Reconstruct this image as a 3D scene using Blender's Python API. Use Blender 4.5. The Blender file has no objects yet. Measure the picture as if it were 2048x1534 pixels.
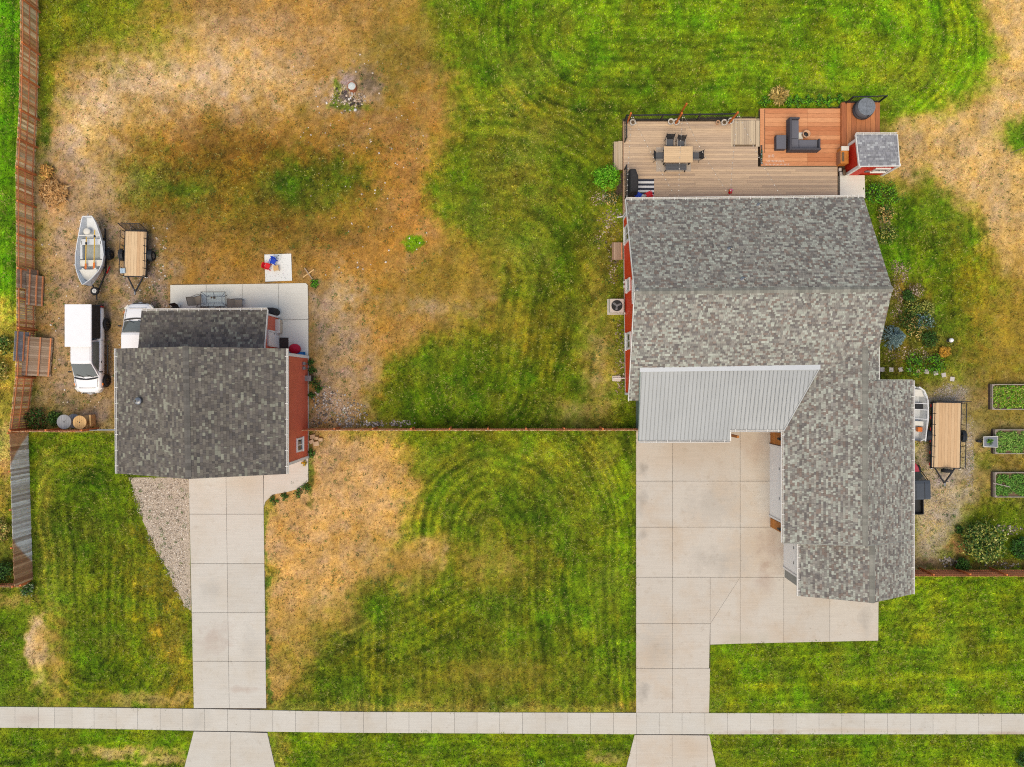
import bpy, math, random
import numpy as np
from mathutils import Vector, Euler, Matrix
random.seed(11)
RS = np.random.RandomState(7)
PI = math.pi
rad = math.radians
scene = bpy.context.scene
col = scene.collection

# ---------------------------------------------------------------- camera, sky, sun, exposure
H = 47.0            # drone height in metres
S = 30.0            # ground pixels per metre in the 2048 px photograph
cam_d = bpy.data.cameras.new('camera')
cam_d.sensor_width = 36.0
cam_d.lens = 36.0 * H / (2048 / S)
cam_d.clip_start = 0.5
cam_d.clip_end = 5000
cam = bpy.data.objects.new('camera', cam_d)
cam.location = (0, 0, H)
col.objects.link(cam)
scene.camera = cam

SUN_EL, SUN_AZ = 63.0, 196.0        # elevation; azimuth clockwise from +Y (photo top)
world = bpy.data.worlds.new('World')
scene.world = world
world.use_nodes = True
wn = world.node_tree.nodes
wl = world.node_tree.links
sky = wn.new('ShaderNodeTexSky')
sky.sky_type = 'NISHITA'
sky.sun_disc = False
sky.sun_elevation = rad(SUN_EL)
sky.sun_rotation = rad(SUN_AZ)
sky.dust_density = 2.0
hs = wn.new('ShaderNodeHueSaturation')      # thin overcast: the blue is washed out
hs.inputs['Saturation'].default_value = 0.7
wl.new(sky.outputs['Color'], hs.inputs['Color'])
wl.new(hs.outputs['Color'], wn['Background'].inputs['Color'])
wn['Background'].inputs['Strength'].default_value = 0.15

sun_d = bpy.data.lights.new('sun', 'SUN')
sun_d.energy = 1.5
sun_d.angle = rad(45)
sun_d.color = (1.0, 0.82, 0.52)
sun = bpy.data.objects.new('sun', sun_d)
to_sun = Vector((math.sin(rad(SUN_AZ)) * math.cos(rad(SUN_EL)), math.cos(rad(SUN_AZ)) * math.cos(rad(SUN_EL)), math.sin(rad(SUN_EL))))
sun.rotation_euler = to_sun.to_track_quat('Z', 'Y').to_euler()
sun.location = (0, 0, 60)
col.objects.link(sun)

vs = scene.view_settings
vs.view_transform = 'Standard'
vs.look = 'None'
vs.gamma = 1.0
vs.exposure = 0.6
vs.use_curve_mapping = False
scene.cycles.filter_width = 1.1
scene.cycles.use_denoising = False

# ---------------------------------------------------------------- helpers
GAIN = 1.4


def lin(c):
    c = np.asarray(c, float) / 255.0
    return np.where(c <= 0.04045, c / 12.92, ((c + 0.055) / 1.055) ** 2.4)


def A(r, g, b):
    """base colour whose evenly lit picture value is about r, g, b"""
    v = np.clip(lin((r, g, b)) / GAIN, 0.0015, 0.82)
    return tuple(float(t) for t in v)


def G(px, py, z=0.0):
    """place a point seen at photo pixel px, py and standing z metres high"""
    k = (H - z) / H
    return Vector(((px - 1024) / S * k, (767 - py) / S * k, z))


def XY(px, py):
    return ((px - 1024) / S, (767 - py) / S)


class MB:
    def __init__(self):
        self.v, self.f, self.c = [], [], []

    def add(self, vs_, fs, c=None):
        n = len(self.v)
        self.v.extend([tuple(p) for p in vs_])
        for f in fs:
            self.f.append(tuple(i + n for i in f))
            self.c.append(c)
        return self

    def box(self, c, s, rot=(0, 0, 0), col_=None):
        m = Euler(rot).to_matrix()
        c = Vector(c)
        vs_ = [c + m @ Vector((x * s[0] / 2, y * s[1] / 2, z * s[2] / 2)) for z in (-1, 1) for y in (-1, 1) for x in (-1, 1)]
        return self.add(vs_, [(0, 2, 3, 1), (4, 5, 7, 6), (0, 1, 5, 4), (2, 6, 7, 3), (0, 4, 6, 2), (1, 3, 7, 5)], col_)

    def beam(self, p0, p1, w, h, up=(0, 0, 1)):
        p0, p1 = Vector(p0), Vector(p1)
        d = (p1 - p0).normalized()
        u = Vector(up)
        sd = d.cross(u)
        if sd.length < 1e-4:
            sd = d.cross(Vector((1, 0, 0)))
        sd.normalize()
        u = sd.cross(d)
        vs_ = [p + sd * (a * w / 2) + u * (b * h / 2) for p in (p0, p1) for a, b in ((-1, -1), (1, -1), (1, 1), (-1, 1))]
        return self.add(vs_, [(0, 1, 2, 3), (7, 6, 5, 4), (0, 4, 5, 1), (1, 5, 6, 2), (2, 6, 7, 3), (3, 7, 4, 0)])

    def cyl(self, p0, p1, r0, r1=None, n=10, caps=True):
        r1 = r0 if r1 is None else r1
        p0, p1 = Vector(p0), Vector(p1)
        d = (p1 - p0).normalized()
        a = d.orthogonal().normalized()
        b = d.cross(a)
        ring = lambda p, r: [p + (a * math.cos(2 * PI * i / n) + b * math.sin(2 * PI * i / n)) * r for i in range(n)]
        fs = [(i, (i + 1) % n, n + (i + 1) % n, n + i) for i in range(n)]
        if caps:
            fs += [tuple(reversed(range(n))), tuple(range(n, 2 * n))]
        return self.add(ring(p0, r0) + ring(p1, r1), fs)

    def tube(self, pts, r, n=6):
        pts = [Vector(p) for p in pts]
        rings = []
        prev = None
        for i, p in enumerate(pts):
            d = (pts[min(i + 1, len(pts) - 1)] - pts[max(i - 1, 0)]).normalized()
            a = d.orthogonal() if prev is None else prev - d * prev.dot(d)
            a.normalize()
            prev = a
            b = d.cross(a)
            rr = r[i] if isinstance(r, (list, tuple)) else r
            rings.append([p + (a * math.cos(2 * PI * j / n) + b * math.sin(2 * PI * j / n)) * rr for j in range(n)])
        return self.loft(rings)

    def loft(self, rings, closed=True, caps=True):
        n = len(rings[0])
        vs_ = [p for r in rings for p in r]
        fs = []
        for i in range(len(rings) - 1):
            for j in range(n if closed else n - 1):
                j2 = (j + 1) % n
                fs.append((i * n + j, i * n + j2, (i + 1) * n + j2, (i + 1) * n + j))
        if caps and closed:
            fs.append(tuple(reversed(range(n))))
            fs.append(tuple((len(rings) - 1) * n + j for j in range(n)))
        return self.add(vs_, fs)

    def lathe(self, prof, c=(0, 0, 0), n=18):
        c = Vector(c)
        rings = [[c + Vector((r * math.cos(2 * PI * i / n), r * math.sin(2 * PI * i / n), z)) for i in range(n)] for r, z in prof]
        return self.loft(rings)

    def prism(self, poly, z0, z1, col_=None):
        if sum(poly[i][0] * poly[(i + 1) % len(poly)][1] - poly[(i + 1) % len(poly)][0] * poly[i][1] for i in range(len(poly))) < 0:
            poly = list(reversed(poly))
        n = len(poly)
        vs_ = [(p[0], p[1], z0) for p in poly] + [(p[0], p[1], z1) for p in poly]
        fs = [tuple(reversed(range(n))), tuple(range(n, 2 * n))] + [(i, (i + 1) % n, n + (i + 1) % n, n + i) for i in range(n)]
        return self.add(vs_, fs, col_)

    def slab(self, quad, t):
        """quad of 3-D points (counter-clockwise from above) with thickness t downwards"""
        q = [Vector(p) for p in quad]
        n = len(q)
        lo = [p - Vector((0, 0, t)) for p in q]
        return self.add(lo + q, [tuple(reversed(range(n))), tuple(range(n, 2 * n))] + [(i, (i + 1) % n, n + (i + 1) % n, n + i) for i in range(n)])

    def ell(self, c, r, nu=12, nv=7, z0=-1.0):
        rings = []
        c = Vector(c)
        for i in range(nv + 1):
            t = math.asin(z0) + (PI / 2 - math.asin(z0)) * i / nv
            rr = max(math.cos(t), 0.02)
            rings.append([c + Vector((r[0] * rr * math.cos(2 * PI * j / nu), r[1] * rr * math.sin(2 * PI * j / nu), r[2] * math.sin(t))) for j in range(nu)])
        return self.loft(rings)

    def build(self, name, mat, parent=None, world=False, smooth=False, bevel=0, subd=0, kind=None):
        me = bpy.data.meshes.new(name)
        v = self.v
        if world and parent is not None:
            o_ = wloc(parent)
            v = [(p[0] - o_.x, p[1] - o_.y, p[2] - o_.z) for p in v]
        me.from_pydata(v, [], self.f)
        if any(c is not None for c in self.c):
            at = me.attributes.new('tone', 'FLOAT_COLOR', 'FACE')
            at.data.foreach_set('color', np.array([(c[0], c[1], c[2], 1.0) if c is not None else (.3, .3, .3, 1) for c in self.c], 'f').ravel())
        me.materials.append(mat)
        if smooth:
            me.polygons.foreach_set('use_smooth', [True] * len(me.polygons))
        o = bpy.data.objects.new(name, me)
        col.objects.link(o)
        if parent is not None:
            o.parent = parent
        if bevel:
            b = o.modifiers.new('bevel', 'BEVEL')
            b.width = bevel
            b.segments = 2
            b.limit_method = 'ANGLE'
        if subd:
            s = o.modifiers.new('subd', 'SUBSURF')
            s.levels = s.render_levels = subd
        if kind:
            o['kind'] = kind
        return o


def wloc(o):
    p = Vector((0, 0, 0))
    while o is not None:
        p = p + o.location
        o = o.parent
    return p


def tag(o, label, cat, group=None):
    o['label'] = label
    o['category'] = cat
    if group:
        o['group'] = group
    return o


def thing(name, label, cat, loc=(0, 0, 0), rotz=0, group=None):
    o = bpy.data.objects.new(name, None)
    o.empty_display_size = 0.2
    o.location = loc
    o.rotation_euler = (0, 0, rotz)
    col.objects.link(o)
    return tag(o, label, cat, group)


_unit = {}


def unit_box(mat):
    if mat.name not in _unit:
        b = MB().box((0, 0, 0), (1, 1, 1))
        me = bpy.data.meshes.new('board')
        me.from_pydata(b.v, [], b.f)
        me.materials.append(mat)
        _unit[mat.name] = me
    return _unit[mat.name]


def piece(name, mat, parent, c, s, rot=(0, 0, 0), mesh=None):
    """a box-shaped piece that shares its mesh with its likes"""
    o = bpy.data.objects.new(name, mesh or unit_box(mat))
    o.location = c
    o.rotation_euler = rot
    o.scale = s
    o.parent = parent
    col.objects.link(o)
    return o


# ---------------------------------------------------------------- materials
def new_mat(name):
    m = bpy.data.materials.new(name)
    m.use_nodes = True
    nt = m.node_tree
    return m, nt, nt.nodes, nt.links, nt.nodes['Principled BSDF']


def mth(nt, op, a, b=None, clamp=False):
    n = nt.nodes.new('ShaderNodeMath')
    n.operation = op
    n.use_clamp = clamp
    for i, t in enumerate((a, b)):
        if t is None:
            continue
        if isinstance(t, (int, float)):
            n.inputs[i].default_value = t
        else:
            nt.links.new(t, n.inputs[i])
    return n.outputs[0]


def mix(nt, fac, a, b):
    n = nt.nodes.new('ShaderNodeMix')
    n.data_type = 'RGBA'
    for i, t in ((0, fac), (6, a), (7, b)):
        if isinstance(t, (int, float)):
            n.inputs[i].default_value = t
        elif isinstance(t, tuple):
            n.inputs[i].default_value = (t[0], t[1], t[2], 1)
        else:
            nt.links.new(t, n.inputs[i])
    return n.outputs[2]


def noise(nt, scale, detail=4, stretch=(1, 1, 1), rough=0.6, obj=False):
    tc = nt.nodes.new('ShaderNodeTexCoord') if obj else nt.nodes.new('ShaderNodeNewGeometry')
    src = tc.outputs['Object'] if obj else tc.outputs['Position']
    mp = nt.nodes.new('ShaderNodeMapping')
    mp.inputs['Scale'].default_value = stretch
    nt.links.new(src, mp.inputs['Vector'])
    n = nt.nodes.new('ShaderNodeTexNoise')
    n.inputs['Scale'].default_value = scale
    n.inputs['Detail'].default_value = detail
    n.inputs['Roughness'].default_value = rough
    nt.links.new(mp.outputs[0], n.inputs['Vector'])
    return n.outputs['Fac']


def rng(nt, v, a0, a1, b0, b1):
    n = nt.nodes.new('ShaderNodeMapRange')
    n.inputs[1].default_value = a0
    n.inputs[2].default_value = a1
    n.inputs[3].default_value = b0
    n.inputs[4].default_value = b1
    nt.links.new(v, n.inputs[0])
    return n.outputs[0]


def scl(nt, c, f):
    n = nt.nodes.new('ShaderNodeVectorMath')
    n.operation = 'SCALE'
    if isinstance(c, tuple):
        n.inputs[0].default_value = c[:3]
    else:
        nt.links.new(c, n.inputs[0])
    nt.links.new(f, n.inputs['Scale'])
    return n.outputs[0]


def M(name, rgb=None, rough=0.75, var=0.12, scale=6, stretch=(1, 1, 1), rand=0.0, rgb2=None, bump=0.0, bscale=None, metal=0.0, spec=0.35, attr=None, fine=0.0, coat=0.0, obj=False):
    m, nt, N, L, B = new_mat(name)
    if attr:
        a = N.new('ShaderNodeAttribute')
        a.attribute_name = attr
        c = a.outputs['Color']
    else:
        c = tuple(rgb)
    if rgb2 is not None:
        oi = N.new('ShaderNodeObjectInfo')
        c = mix(nt, oi.outputs['Random'], c, tuple(rgb2))
    if var:
        c = scl(nt, c, rng(nt, noise(nt, scale, 5, stretch, obj=obj), 0.25, 0.75, 1 - var, 1 + var))
    if fine:
        c = scl(nt, c, rng(nt, noise(nt, 55, 2, (1, 1, 1)), 0.25, 0.75, 1 - fine, 1 + fine))
    if rand:
        oi = N.new('ShaderNodeObjectInfo')
        wn_ = N.new('ShaderNodeTexWhiteNoise')
        wn_.noise_dimensions = '1D'
        L.new(mth(nt, 'MULTIPLY', oi.outputs['Random'], 77.7), wn_.inputs['W'])
        c = scl(nt, c, rng(nt, wn_.outputs['Value'], 0, 1, 1 - rand, 1 + rand))
    if isinstance(c, tuple):
        B.inputs['Base Color'].default_value = (*c, 1)
    else:
        L.new(c, B.inputs['Base Color'])
    B.inputs['Roughness'].default_value = rough
    B.inputs['Metallic'].default_value = metal
    B.inputs['Specular IOR Level'].default_value = spec
    if coat:
        B.inputs['Coat Weight'].default_value = coat
        B.inputs['Coat Roughness'].default_value = 0.12
    if bump:
        bp = N.new('ShaderNodeBump')
        bp.inputs['Strength'].default_value = bump
        bp.inputs['Distance'].default_value = 0.02
        L.new(noise(nt, bscale or scale * 3, 4, stretch), bp.inputs['Height'])
        L.new(bp.outputs[0], B.inputs['Normal'])
    return m


def mat_concrete(name, base, stain, amount=0.5, spots=()):
    m, nt, N, L, B = new_mat(name)
    oi = N.new('ShaderNodeObjectInfo')
    c = mix(nt, rng(nt, noise(nt, 0.35, 5, (1, 1, 1), 0.65), 0.45, 0.72, 0, amount), base, stain)
    c = mix(nt, rng(nt, noise(nt, 1.7, 6, (1, 1, 1), 0.7), 0.56, 0.8, 0, amount * 0.8), c, tuple(t * 0.62 for t in stain))
    c = scl(nt, c, rng(nt, noise(nt, 2.5, 4, (0.18, 6, 1)), 0.3, 0.7, 0.95, 1.05))
    c = scl(nt, c, rng(nt, noise(nt, 30, 3), 0.3, 0.7, 0.93, 1.07))
    sp = rng(nt, noise(nt, 5, 2), 0.70, 0.76, 0, 0.35)
    c = mix(nt, sp, c, tuple(t * 0.4 for t in stain))
    c = scl(nt, c, rng(nt, oi.outputs['Random'], 0, 1, 0.965, 1.03))
    # tyre tracks along the drive and oil or rust spots lying on the slabs
    g = N.new('ShaderNodeNewGeometry')
    wob = noise(nt, 1.4, 4)
    for px_, py_, rx_, ry_, st_, cc_ in spots:
        w = XY(px_, py_)
        mp = N.new('ShaderNodeVectorMath')
        mp.operation = 'SUBTRACT'
        L.new(g.outputs['Position'], mp.inputs[0])
        mp.inputs[1].default_value = (w[0], w[1], .05)
        m2 = N.new('ShaderNodeVectorMath')
        m2.operation = 'MULTIPLY'
        L.new(mp.outputs[0], m2.inputs[0])
        m2.inputs[1].default_value = (S / rx_, S / ry_, 0)
        ln_ = N.new('ShaderNodeVectorMath')
        ln_.operation = 'LENGTH'
        L.new(m2.outputs[0], ln_.inputs[0])
        d_ = mth(nt, 'ADD', ln_.outputs['Value'], rng(nt, wob, .3, .7, -.55, .55))
        c = mix(nt, rng(nt, d_, 0.1, 1.1, st_ * .7, 0), c, cc_)
    L.new(c, B.inputs['Base Color'])
    B.inputs['Roughness'].default_value = 0.85
    B.inputs['Specular IOR Level'].default_value = 0.25
    bp = N.new('ShaderNodeBump')
    bp.inputs['Strength'].default_value = 0.15
    bp.inputs['Distance'].default_value = 0.01
    L.new(noise(nt, 25, 3), bp.inputs['Height'])
    L.new(bp.outputs[0], B.inputs['Normal'])
    return m


def mat_siding(name, rgb, pitch=0.16):
    m, nt, N, L, B = new_mat(name)
    g = N.new('ShaderNodeNewGeometry')
    sx = N.new('ShaderNodeSeparateXYZ')
    L.new(g.outputs['Position'], sx.inputs[0])
    fr = mth(nt, 'FRACT', mth(nt, 'DIVIDE', sx.outputs['Z'], pitch))
    c = scl(nt, tuple(rgb), rng(nt, noise(nt, 1.6, 5), 0.3, 0.7, 0.92, 1.08))
    c = scl(nt, c, rng(nt, noise(nt, 22, 3, (1, 1, 4)), 0.3, 0.7, 0.95, 1.05))
    L.new(c, B.inputs['Base Color'])
    B.inputs['Roughness'].default_value = 0.55
    bp = N.new('ShaderNodeBump')
    bp.inputs['Strength'].default_value = 0.8
    bp.inputs['Distance'].default_value = 0.015
    bp.invert = True
    L.new(fr, bp.inputs['Height'])
    L.new(bp.outputs[0], B.inputs['Normal'])
    return m


def mat_glass(name, rgb=(0.03, 0.035, 0.04), rough=0.08):
    m, nt, N, L, B = new_mat(name)
    B.inputs['Base Color'].default_value = (*rgb, 1)
    B.inputs['Roughness'].default_value = rough
    B.inputs['Specular IOR Level'].default_value = 0.6
    return m


def mat_clear(name, tint=(0.93, 0.96, 0.95)):
    m, nt, N, L, B = new_mat(name)
    tr = N.new('ShaderNodeBsdfTransparent')
    tr.inputs['Color'].default_value = (*tint, 1)
    gl = N.new('ShaderNodeBsdfGlossy')
    gl.inputs['Roughness'].default_value = 0.05
    mx = N.new('ShaderNodeMixShader')
    mx.inputs[0].default_value = 0.07
    L.new(tr.outputs[0], mx.inputs[1])
    L.new(gl.outputs[0], mx.inputs[2])
    L.new(mx.outputs[0], N['Material Output'].inputs['Surface'])
    return m


def mat_leaf(name):
    m, nt, N, L, B = new_mat(name)
    a = N.new('ShaderNodeAttribute')
    a.attribute_name = 'tone'
    L.new(a.outputs['Color'], B.inputs['Base Color'])
    B.inputs['Roughness'].default_value = 0.7
    B.inputs['Specular IOR Level'].default_value = 0.2
    return m


MT = {}
_br, _dk, _oc = A(150, 100, 62), A(92, 86, 78), A(196, 166, 128)
SPOTS_R = [(1285, 940, 12, 18, .5, _dk), (1284, 1008, 11, 26, .4, _dk), (1287, 1066, 10, 14, .5, _dk), (1545, 1090, 40, 60, .45, _br), (1516, 893, 34, 34, .35, _br), (1530, 1160, 22, 34, .35, _br),
           (1425, 1010, 60, 44, .22, _dk), (1440, 1120, 70, 34, .25, _dk), (1286, 1382, 14, 26, .45, _dk), (1730, 1240, 14, 40, .3, _dk), (1400, 900, 130, 60, .3, _oc), (1385, 1500, 30, 34, .3, _oc), (1310, 1290, 40, 60, .2, _dk), (1490, 1275, 60, 14, .3, A(150, 140, 100))]
SPOTS_L = [(430, 1275, 40, 34, .35, _br), (485, 1378, 30, 8, .4, _br), (490, 960, 60, 26, .3, _oc), (420, 1180, 30, 24, .22, _dk), (500, 1290, 24, 40, .2, _dk), (60, 1438, 40, 16, .25, _br), (400, 1440, 30, 20, .2, _dk), (1700, 1460, 160, 7, .4, _oc), (1520, 1464, 90, 6, .45, _br), (2000, 1466, 70, 5, .5, _br), (1240, 1440, 60, 20, .25, _oc)]
MT['concrete'] = mat_concrete('concrete', A(208, 203, 192), A(194, 179, 155), 0.45, SPOTS_L)
MT['drive'] = mat_concrete('drive_concrete', A(207, 198, 184), A(196, 170, 138), 0.5, SPOTS_R)
MT['patio'] = mat_concrete('patio_concrete', A(236, 232, 218), A(222, 212, 192), 0.3)
MT['red_siding'] = mat_siding('red_siding', A(232, 62, 20))
MT['shop_siding'] = mat_siding('shop_siding', A(228, 106, 76))
MT['shed_siding'] = mat_siding('shed_siding', A(216, 48, 22), 0.3)
MT['grey_siding'] = mat_siding('grey_siding', A(140, 140, 132))
MT['green_metal'] = mat_siding('green_corrugated', A(110, 130, 122), 0.07)
MT['white'] = M('white_trim', A(240, 236, 228), 0.5, 0.05, 3)
MT['doorwhite'] = M('door_white', A(250, 246, 238), 0.5, 0.06, 2, (1, 1, 3))
MT['shingle'] = M('shingle', attr='tone', rough=0.95, var=0.10, scale=1.2, fine=0.22, spec=0.15)
MT['felt'] = M('roof_felt', A(70, 68, 66), 0.95, 0.1)
MT['cap'] = M('ridge_cap', A(140, 138, 128), 0.95, 0.12, 2, rand=0.22, fine=0.2, spec=0.15)
MT['capd'] = M('ridge_cap_dark', A(110, 106, 100), 0.95, 0.12, 2, rand=0.2, fine=0.2, spec=0.15)
MT['metalroof'] = M('metal_roof', A(173, 176, 176), 0.5, 0.09, 0.8, (1, .3, 1), metal=0.1, spec=0.35)
MT['seam'] = M('metal_seam', A(150, 153, 154), 0.5, 0.06, 0.8, metal=0.1, spec=0.35)
MT['flash'] = M('flashing', A(212, 215, 216), 0.4, 0.03, 2, metal=0.2)
MT['cedar'] = M('cedar', A(190, 118, 44), 0.6, 0.2, 3, (2, 2, 14), rand=0.2)
MT['glass'] = mat_glass('window_glass')
MT['car_glass'] = mat_glass('car_glass', (0.10, 0.105, 0.09), 0.05)  # base colour lightened to stand in for brownish-grey reflections on the glass
MT['paint_white'] = M('paint_white', A(250, 250, 250), 0.3, 0.03, 2, coat=0.5, spec=0.5)
MT['black'] = M('black_plastic', A(42, 42, 44), 0.55, 0.15, 8)
MT['black_cloth'] = M('black_cloth', A(52, 50, 50), 0.9, 0.25, 6, bump=0.4)
MT['blacksteel'] = M('black_steel', A(48, 50, 54), 0.45, 0.1, 5, metal=0.3)
MT['greysteel'] = M('grey_steel', A(150, 152, 155), 0.4, 0.1, 5, metal=0.6)
MT['tyre'] = M('tyre', A(40, 40, 42), 0.85, 0.15, 10)
MT['rim'] = M('rim', A(165, 165, 165), 0.35, 0.1, 5, metal=0.7)
MT['rimdark'] = M('rim_dark', A(90, 88, 86), 0.35, 0.1, 5, metal=0.6)
MT['fence'] = M('fence_board', A(236, 158, 96), 0.85, 0.35, 3, (8, 8, 1), rgb2=A(255, 228, 178), rand=.35, bump=0.25)
MT['rail'] = M('fence_rail', A(228, 148, 98), 0.8, 0.2, 4, rand=0.2)
MT['post'] = M('fence_post', A(214, 126, 68), 0.8, 0.2, 4, (6, 6, 1), rand=0.15)
MT['greyboard'] = M('grey_board', A(150, 122, 96), 0.9, 0.25, 3, (8, 8, 1), rgb2=A(196, 172, 146))
MT['deck'] = M('composite_board', A(186, 160, 134), 0.7, 0.13, 1.6, (1, 8, 1), rgb2=A(220, 190, 154), fine=0.07)
MT['deckns'] = M('composite_board_inlay', A(186, 166, 140), 0.7, 0.1, 1.3, (10, 1, 1), rgb2=A(214, 192, 158), fine=0.05)
MT['redwood'] = M('redwood_plank', A(198, 124, 78), 0.7, 0.22, 2.6, (1, 7, 1), rgb2=A(228, 162, 112), fine=0.08)
MT['redwoodns'] = M('redwood_plank_long', A(172, 102, 62), 0.7, 0.22, 2.2, (9, 1, 1), rgb2=A(205, 132, 80), fine=0.06)
MT['fascia'] = M('deck_fascia', A(170, 120, 86), 0.8, 0.15, 3)
MT['trailerwood'] = M('trailer_plank', A(214, 176, 132), 0.8, 0.16, 2.0, (14, 1, 1), rgb2=A(232, 202, 160))
MT['palewood'] = M('pale_wood', A(226, 184, 122), 0.8, 0.2, 3, (10, 1, 1), rand=0.08)
MT['greywood'] = M('grey_wood', A(160, 162, 164), 0.9, 0.22, 3, (10, 1, 1), rand=0.1)
MT['bedwood'] = M('bed_wood', A(170, 158, 146), 0.9, 0.2, 4)
MT['beddark'] = M('bed_wood_dark', A(96, 80, 72), 0.9, 0.2, 4)
MT['orangepost'] = M('stained_post', A(208, 110, 40), 0.7, 0.15, 4)
MT['wicker'] = M('wicker', A(76, 74, 80), 0.8, 0.15, 30, bump=0.4)
MT['wickerseat'] = M('wicker_seat', A(108, 108, 116), 0.85, 0.1, 25, bump=0.3)
MT['terra'] = M('terracotta', A(212, 168, 132), 0.8, 0.12, 6)
MT['whitepot'] = M('white_pot', A(226, 218, 206), 0.7, 0.08, 6)
MT['soil'] = M('soil', A(118, 98, 74), 0.95, 0.3, 9, bump=0.5)
MT['red'] = M('red_plastic', A(232, 20, 34), 0.4, 0.05, 4)
MT['blue'] = M('blue_plastic', A(18, 70, 200), 0.4, 0.05, 4)
MT['crimson'] = M('crimson_cloth', A(205, 24, 58), 0.8, 0.1, 5)
MT['skyblue'] = M('sky_blue_plastic', A(40, 150, 225), 0.5, 0.05, 5)
MT['pink'] = M('pink_plastic', A(240, 120, 150), 0.5, 0.05, 5)
MT['boatgrey'] = M('boat_paint', A(236, 238, 238), 0.5, 0.06, 2)
MT['boatin'] = M('boat_inside', A(220, 224, 226), 0.55, 0.1, 3)
MT['boatfloor'] = M('boat_floor', A(172, 176, 168), 0.6, 0.1, 3)
MT['cream'] = M('cream', A(232, 228, 216), 0.6, 0.06, 4)
MT['tan'] = M('tan_paint', A(206, 186, 160), 0.6, 0.08, 4)
MT['yellow'] = M('oar_yellow', A(236, 190, 70), 0.5, 0.08, 4)
MT['orange'] = M('orange', A(226, 120, 40), 0.5, 0.08, 4)
MT['sling'] = M('sling_fabric', A(158, 146, 130), 0.85, 0.1, 40)
MT['bronze'] = M('bronze_frame', A(96, 88, 80), 0.5, 0.1, 5, metal=0.3)
MT['mat'] = M('door_mat', A(74, 62, 56), 0.95, 0.25, 20)
MT['grey_mesh'] = M('grey_mesh', A(92, 94, 98), 0.8, 0.1, 20)
MT['tubgrey'] = M('tub_shell', A(92, 92, 98), 0.8, 0.25, 5, (1, 1, 6))
MT['tubcover'] = M('tub_cover', A(122, 128, 134), 0.6, 0.4, 8)
MT['rust'] = M('rust', A(176, 106, 70), 0.85, 0.3, 8)
MT['ash'] = M('ash', A(206, 212, 208), 0.95, 0.35, 12)
MT['utvblack'] = M('utv_black', A(70, 76, 84), 0.5, 0.08, 4, coat=0.2)
MT['utvred'] = M('utv_red', A(214, 66, 78), 0.35, 0.05, 4, coat=0.4)
MT['amber'] = M('amber_lens', A(240, 130, 30), 0.3, 0.02, 4)
MT['redlens'] = M('red_lens', A(170, 30, 30), 0.3, 0.02, 4)
MT['tabletop'] = M('table_top', A(222, 190, 148), 0.7, 0.12, 2, (1, 10, 1), rand=0.05)
MT['rug'] = M('rug_grey', A(188, 174, 158), 0.95, 0.2, 18, (8, 1, 1))
MT['navy'] = M('rug_navy', A(58, 62, 74), 0.95, 0.1, 20)
MT['rugwhite'] = M('rug_white', A(240, 240, 236), 0.95, 0.06, 20)
MT['leaf'] = mat_leaf('leaf')
MT['stone'] = M('stone', attr='tone', rough=0.9, var=0.15, scale=9, fine=0.1, spec=0.2)
MT['bark'] = M('bark', A(110, 88, 66), 0.9, 0.25, 8)
MT['bulb'] = M('bulb_glass', A(250, 246, 236), 0.25, 0.0)
MT['wire'] = M('wire', A(150, 140, 126), 0.6, 0.0)
MT['acbeige'] = M('ac_beige', A(216, 206, 194), 0.55, 0.06, 4)
MT['paver'] = M('paver', A(206, 198, 190), 0.9, 0.12, 6, rand=0.08)
MT['tanblock'] = M('tan_block', A(214, 184, 148), 0.9, 0.15, 6, rand=0.1)
MT['mat_print'] = None


def mat_playmat():
    m, nt, N, L, B = new_mat('play_mat_print')
    v = N.new('ShaderNodeTexVoronoi')
    v.inputs['Scale'].default_value = 7.5
    g = N.new('ShaderNodeNewGeometry')
    L.new(g.outputs['Position'], v.inputs['Vector'])
    d = rng(nt, v.outputs['Distance'], 0.18, 0.24, 0.75, 0.0)
    hsv = N.new('ShaderNodeHueSaturation')
    hsv.inputs['Saturation'].default_value = 0.5
    hsv.inputs['Value'].default_value = 0.45
    L.new(v.outputs['Color'], hsv.inputs['Color'])
    L.new(mix(nt, d, A(242, 242, 236), hsv.outputs[0]), B.inputs['Base Color'])
    B.inputs['Roughness'].default_value = 0.7
    return m


MT['mat_print'] = mat_playmat()


def mat_weathered():
    """grey boards bleached by a sprinkler's arc; its edge is a stain on the wood"""
    m, nt, N, L, B = new_mat('weathered_board')
    g = N.new('ShaderNodeNewGeometry')
    sp = N.new('ShaderNodeSeparateXYZ')
    L.new(g.outputs['Position'], sp.inputs[0])
    oi = N.new('ShaderNodeObjectInfo')
    brown = mix(nt, oi.outputs['Random'], A(160, 108, 72), A(226, 180, 136))
    grey = mix(nt, oi.outputs['Random'], A(176, 162, 148), A(255, 255, 250))
    t = mth(nt, 'DIVIDE', mth(nt, 'SUBTRACT', sp.outputs['Y'], -7.6), 4.0)
    top = mth(nt, 'SUBTRACT', 2.6, mth(nt, 'MULTIPLY', mth(nt, 'MULTIPLY', t, t), 2.3))
    f = rng(nt, mth(nt, 'SUBTRACT', sp.outputs['Z'], top), -0.12, 0.12, 1, 0)
    c = mix(nt, f, brown, grey)
    c = scl(nt, c, rng(nt, noise(nt, 3, 5, (6, 6, 1)), 0.25, 0.75, 0.65, 1.35))
    L.new(c, B.inputs['Base Color'])
    B.inputs['Roughness'].default_value = 0.9
    return m


MT['weathered'] = mat_weathered()
# ================================================================ GROUND
_ng = RS.rand(64, 256, 256).astype('f')


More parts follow.
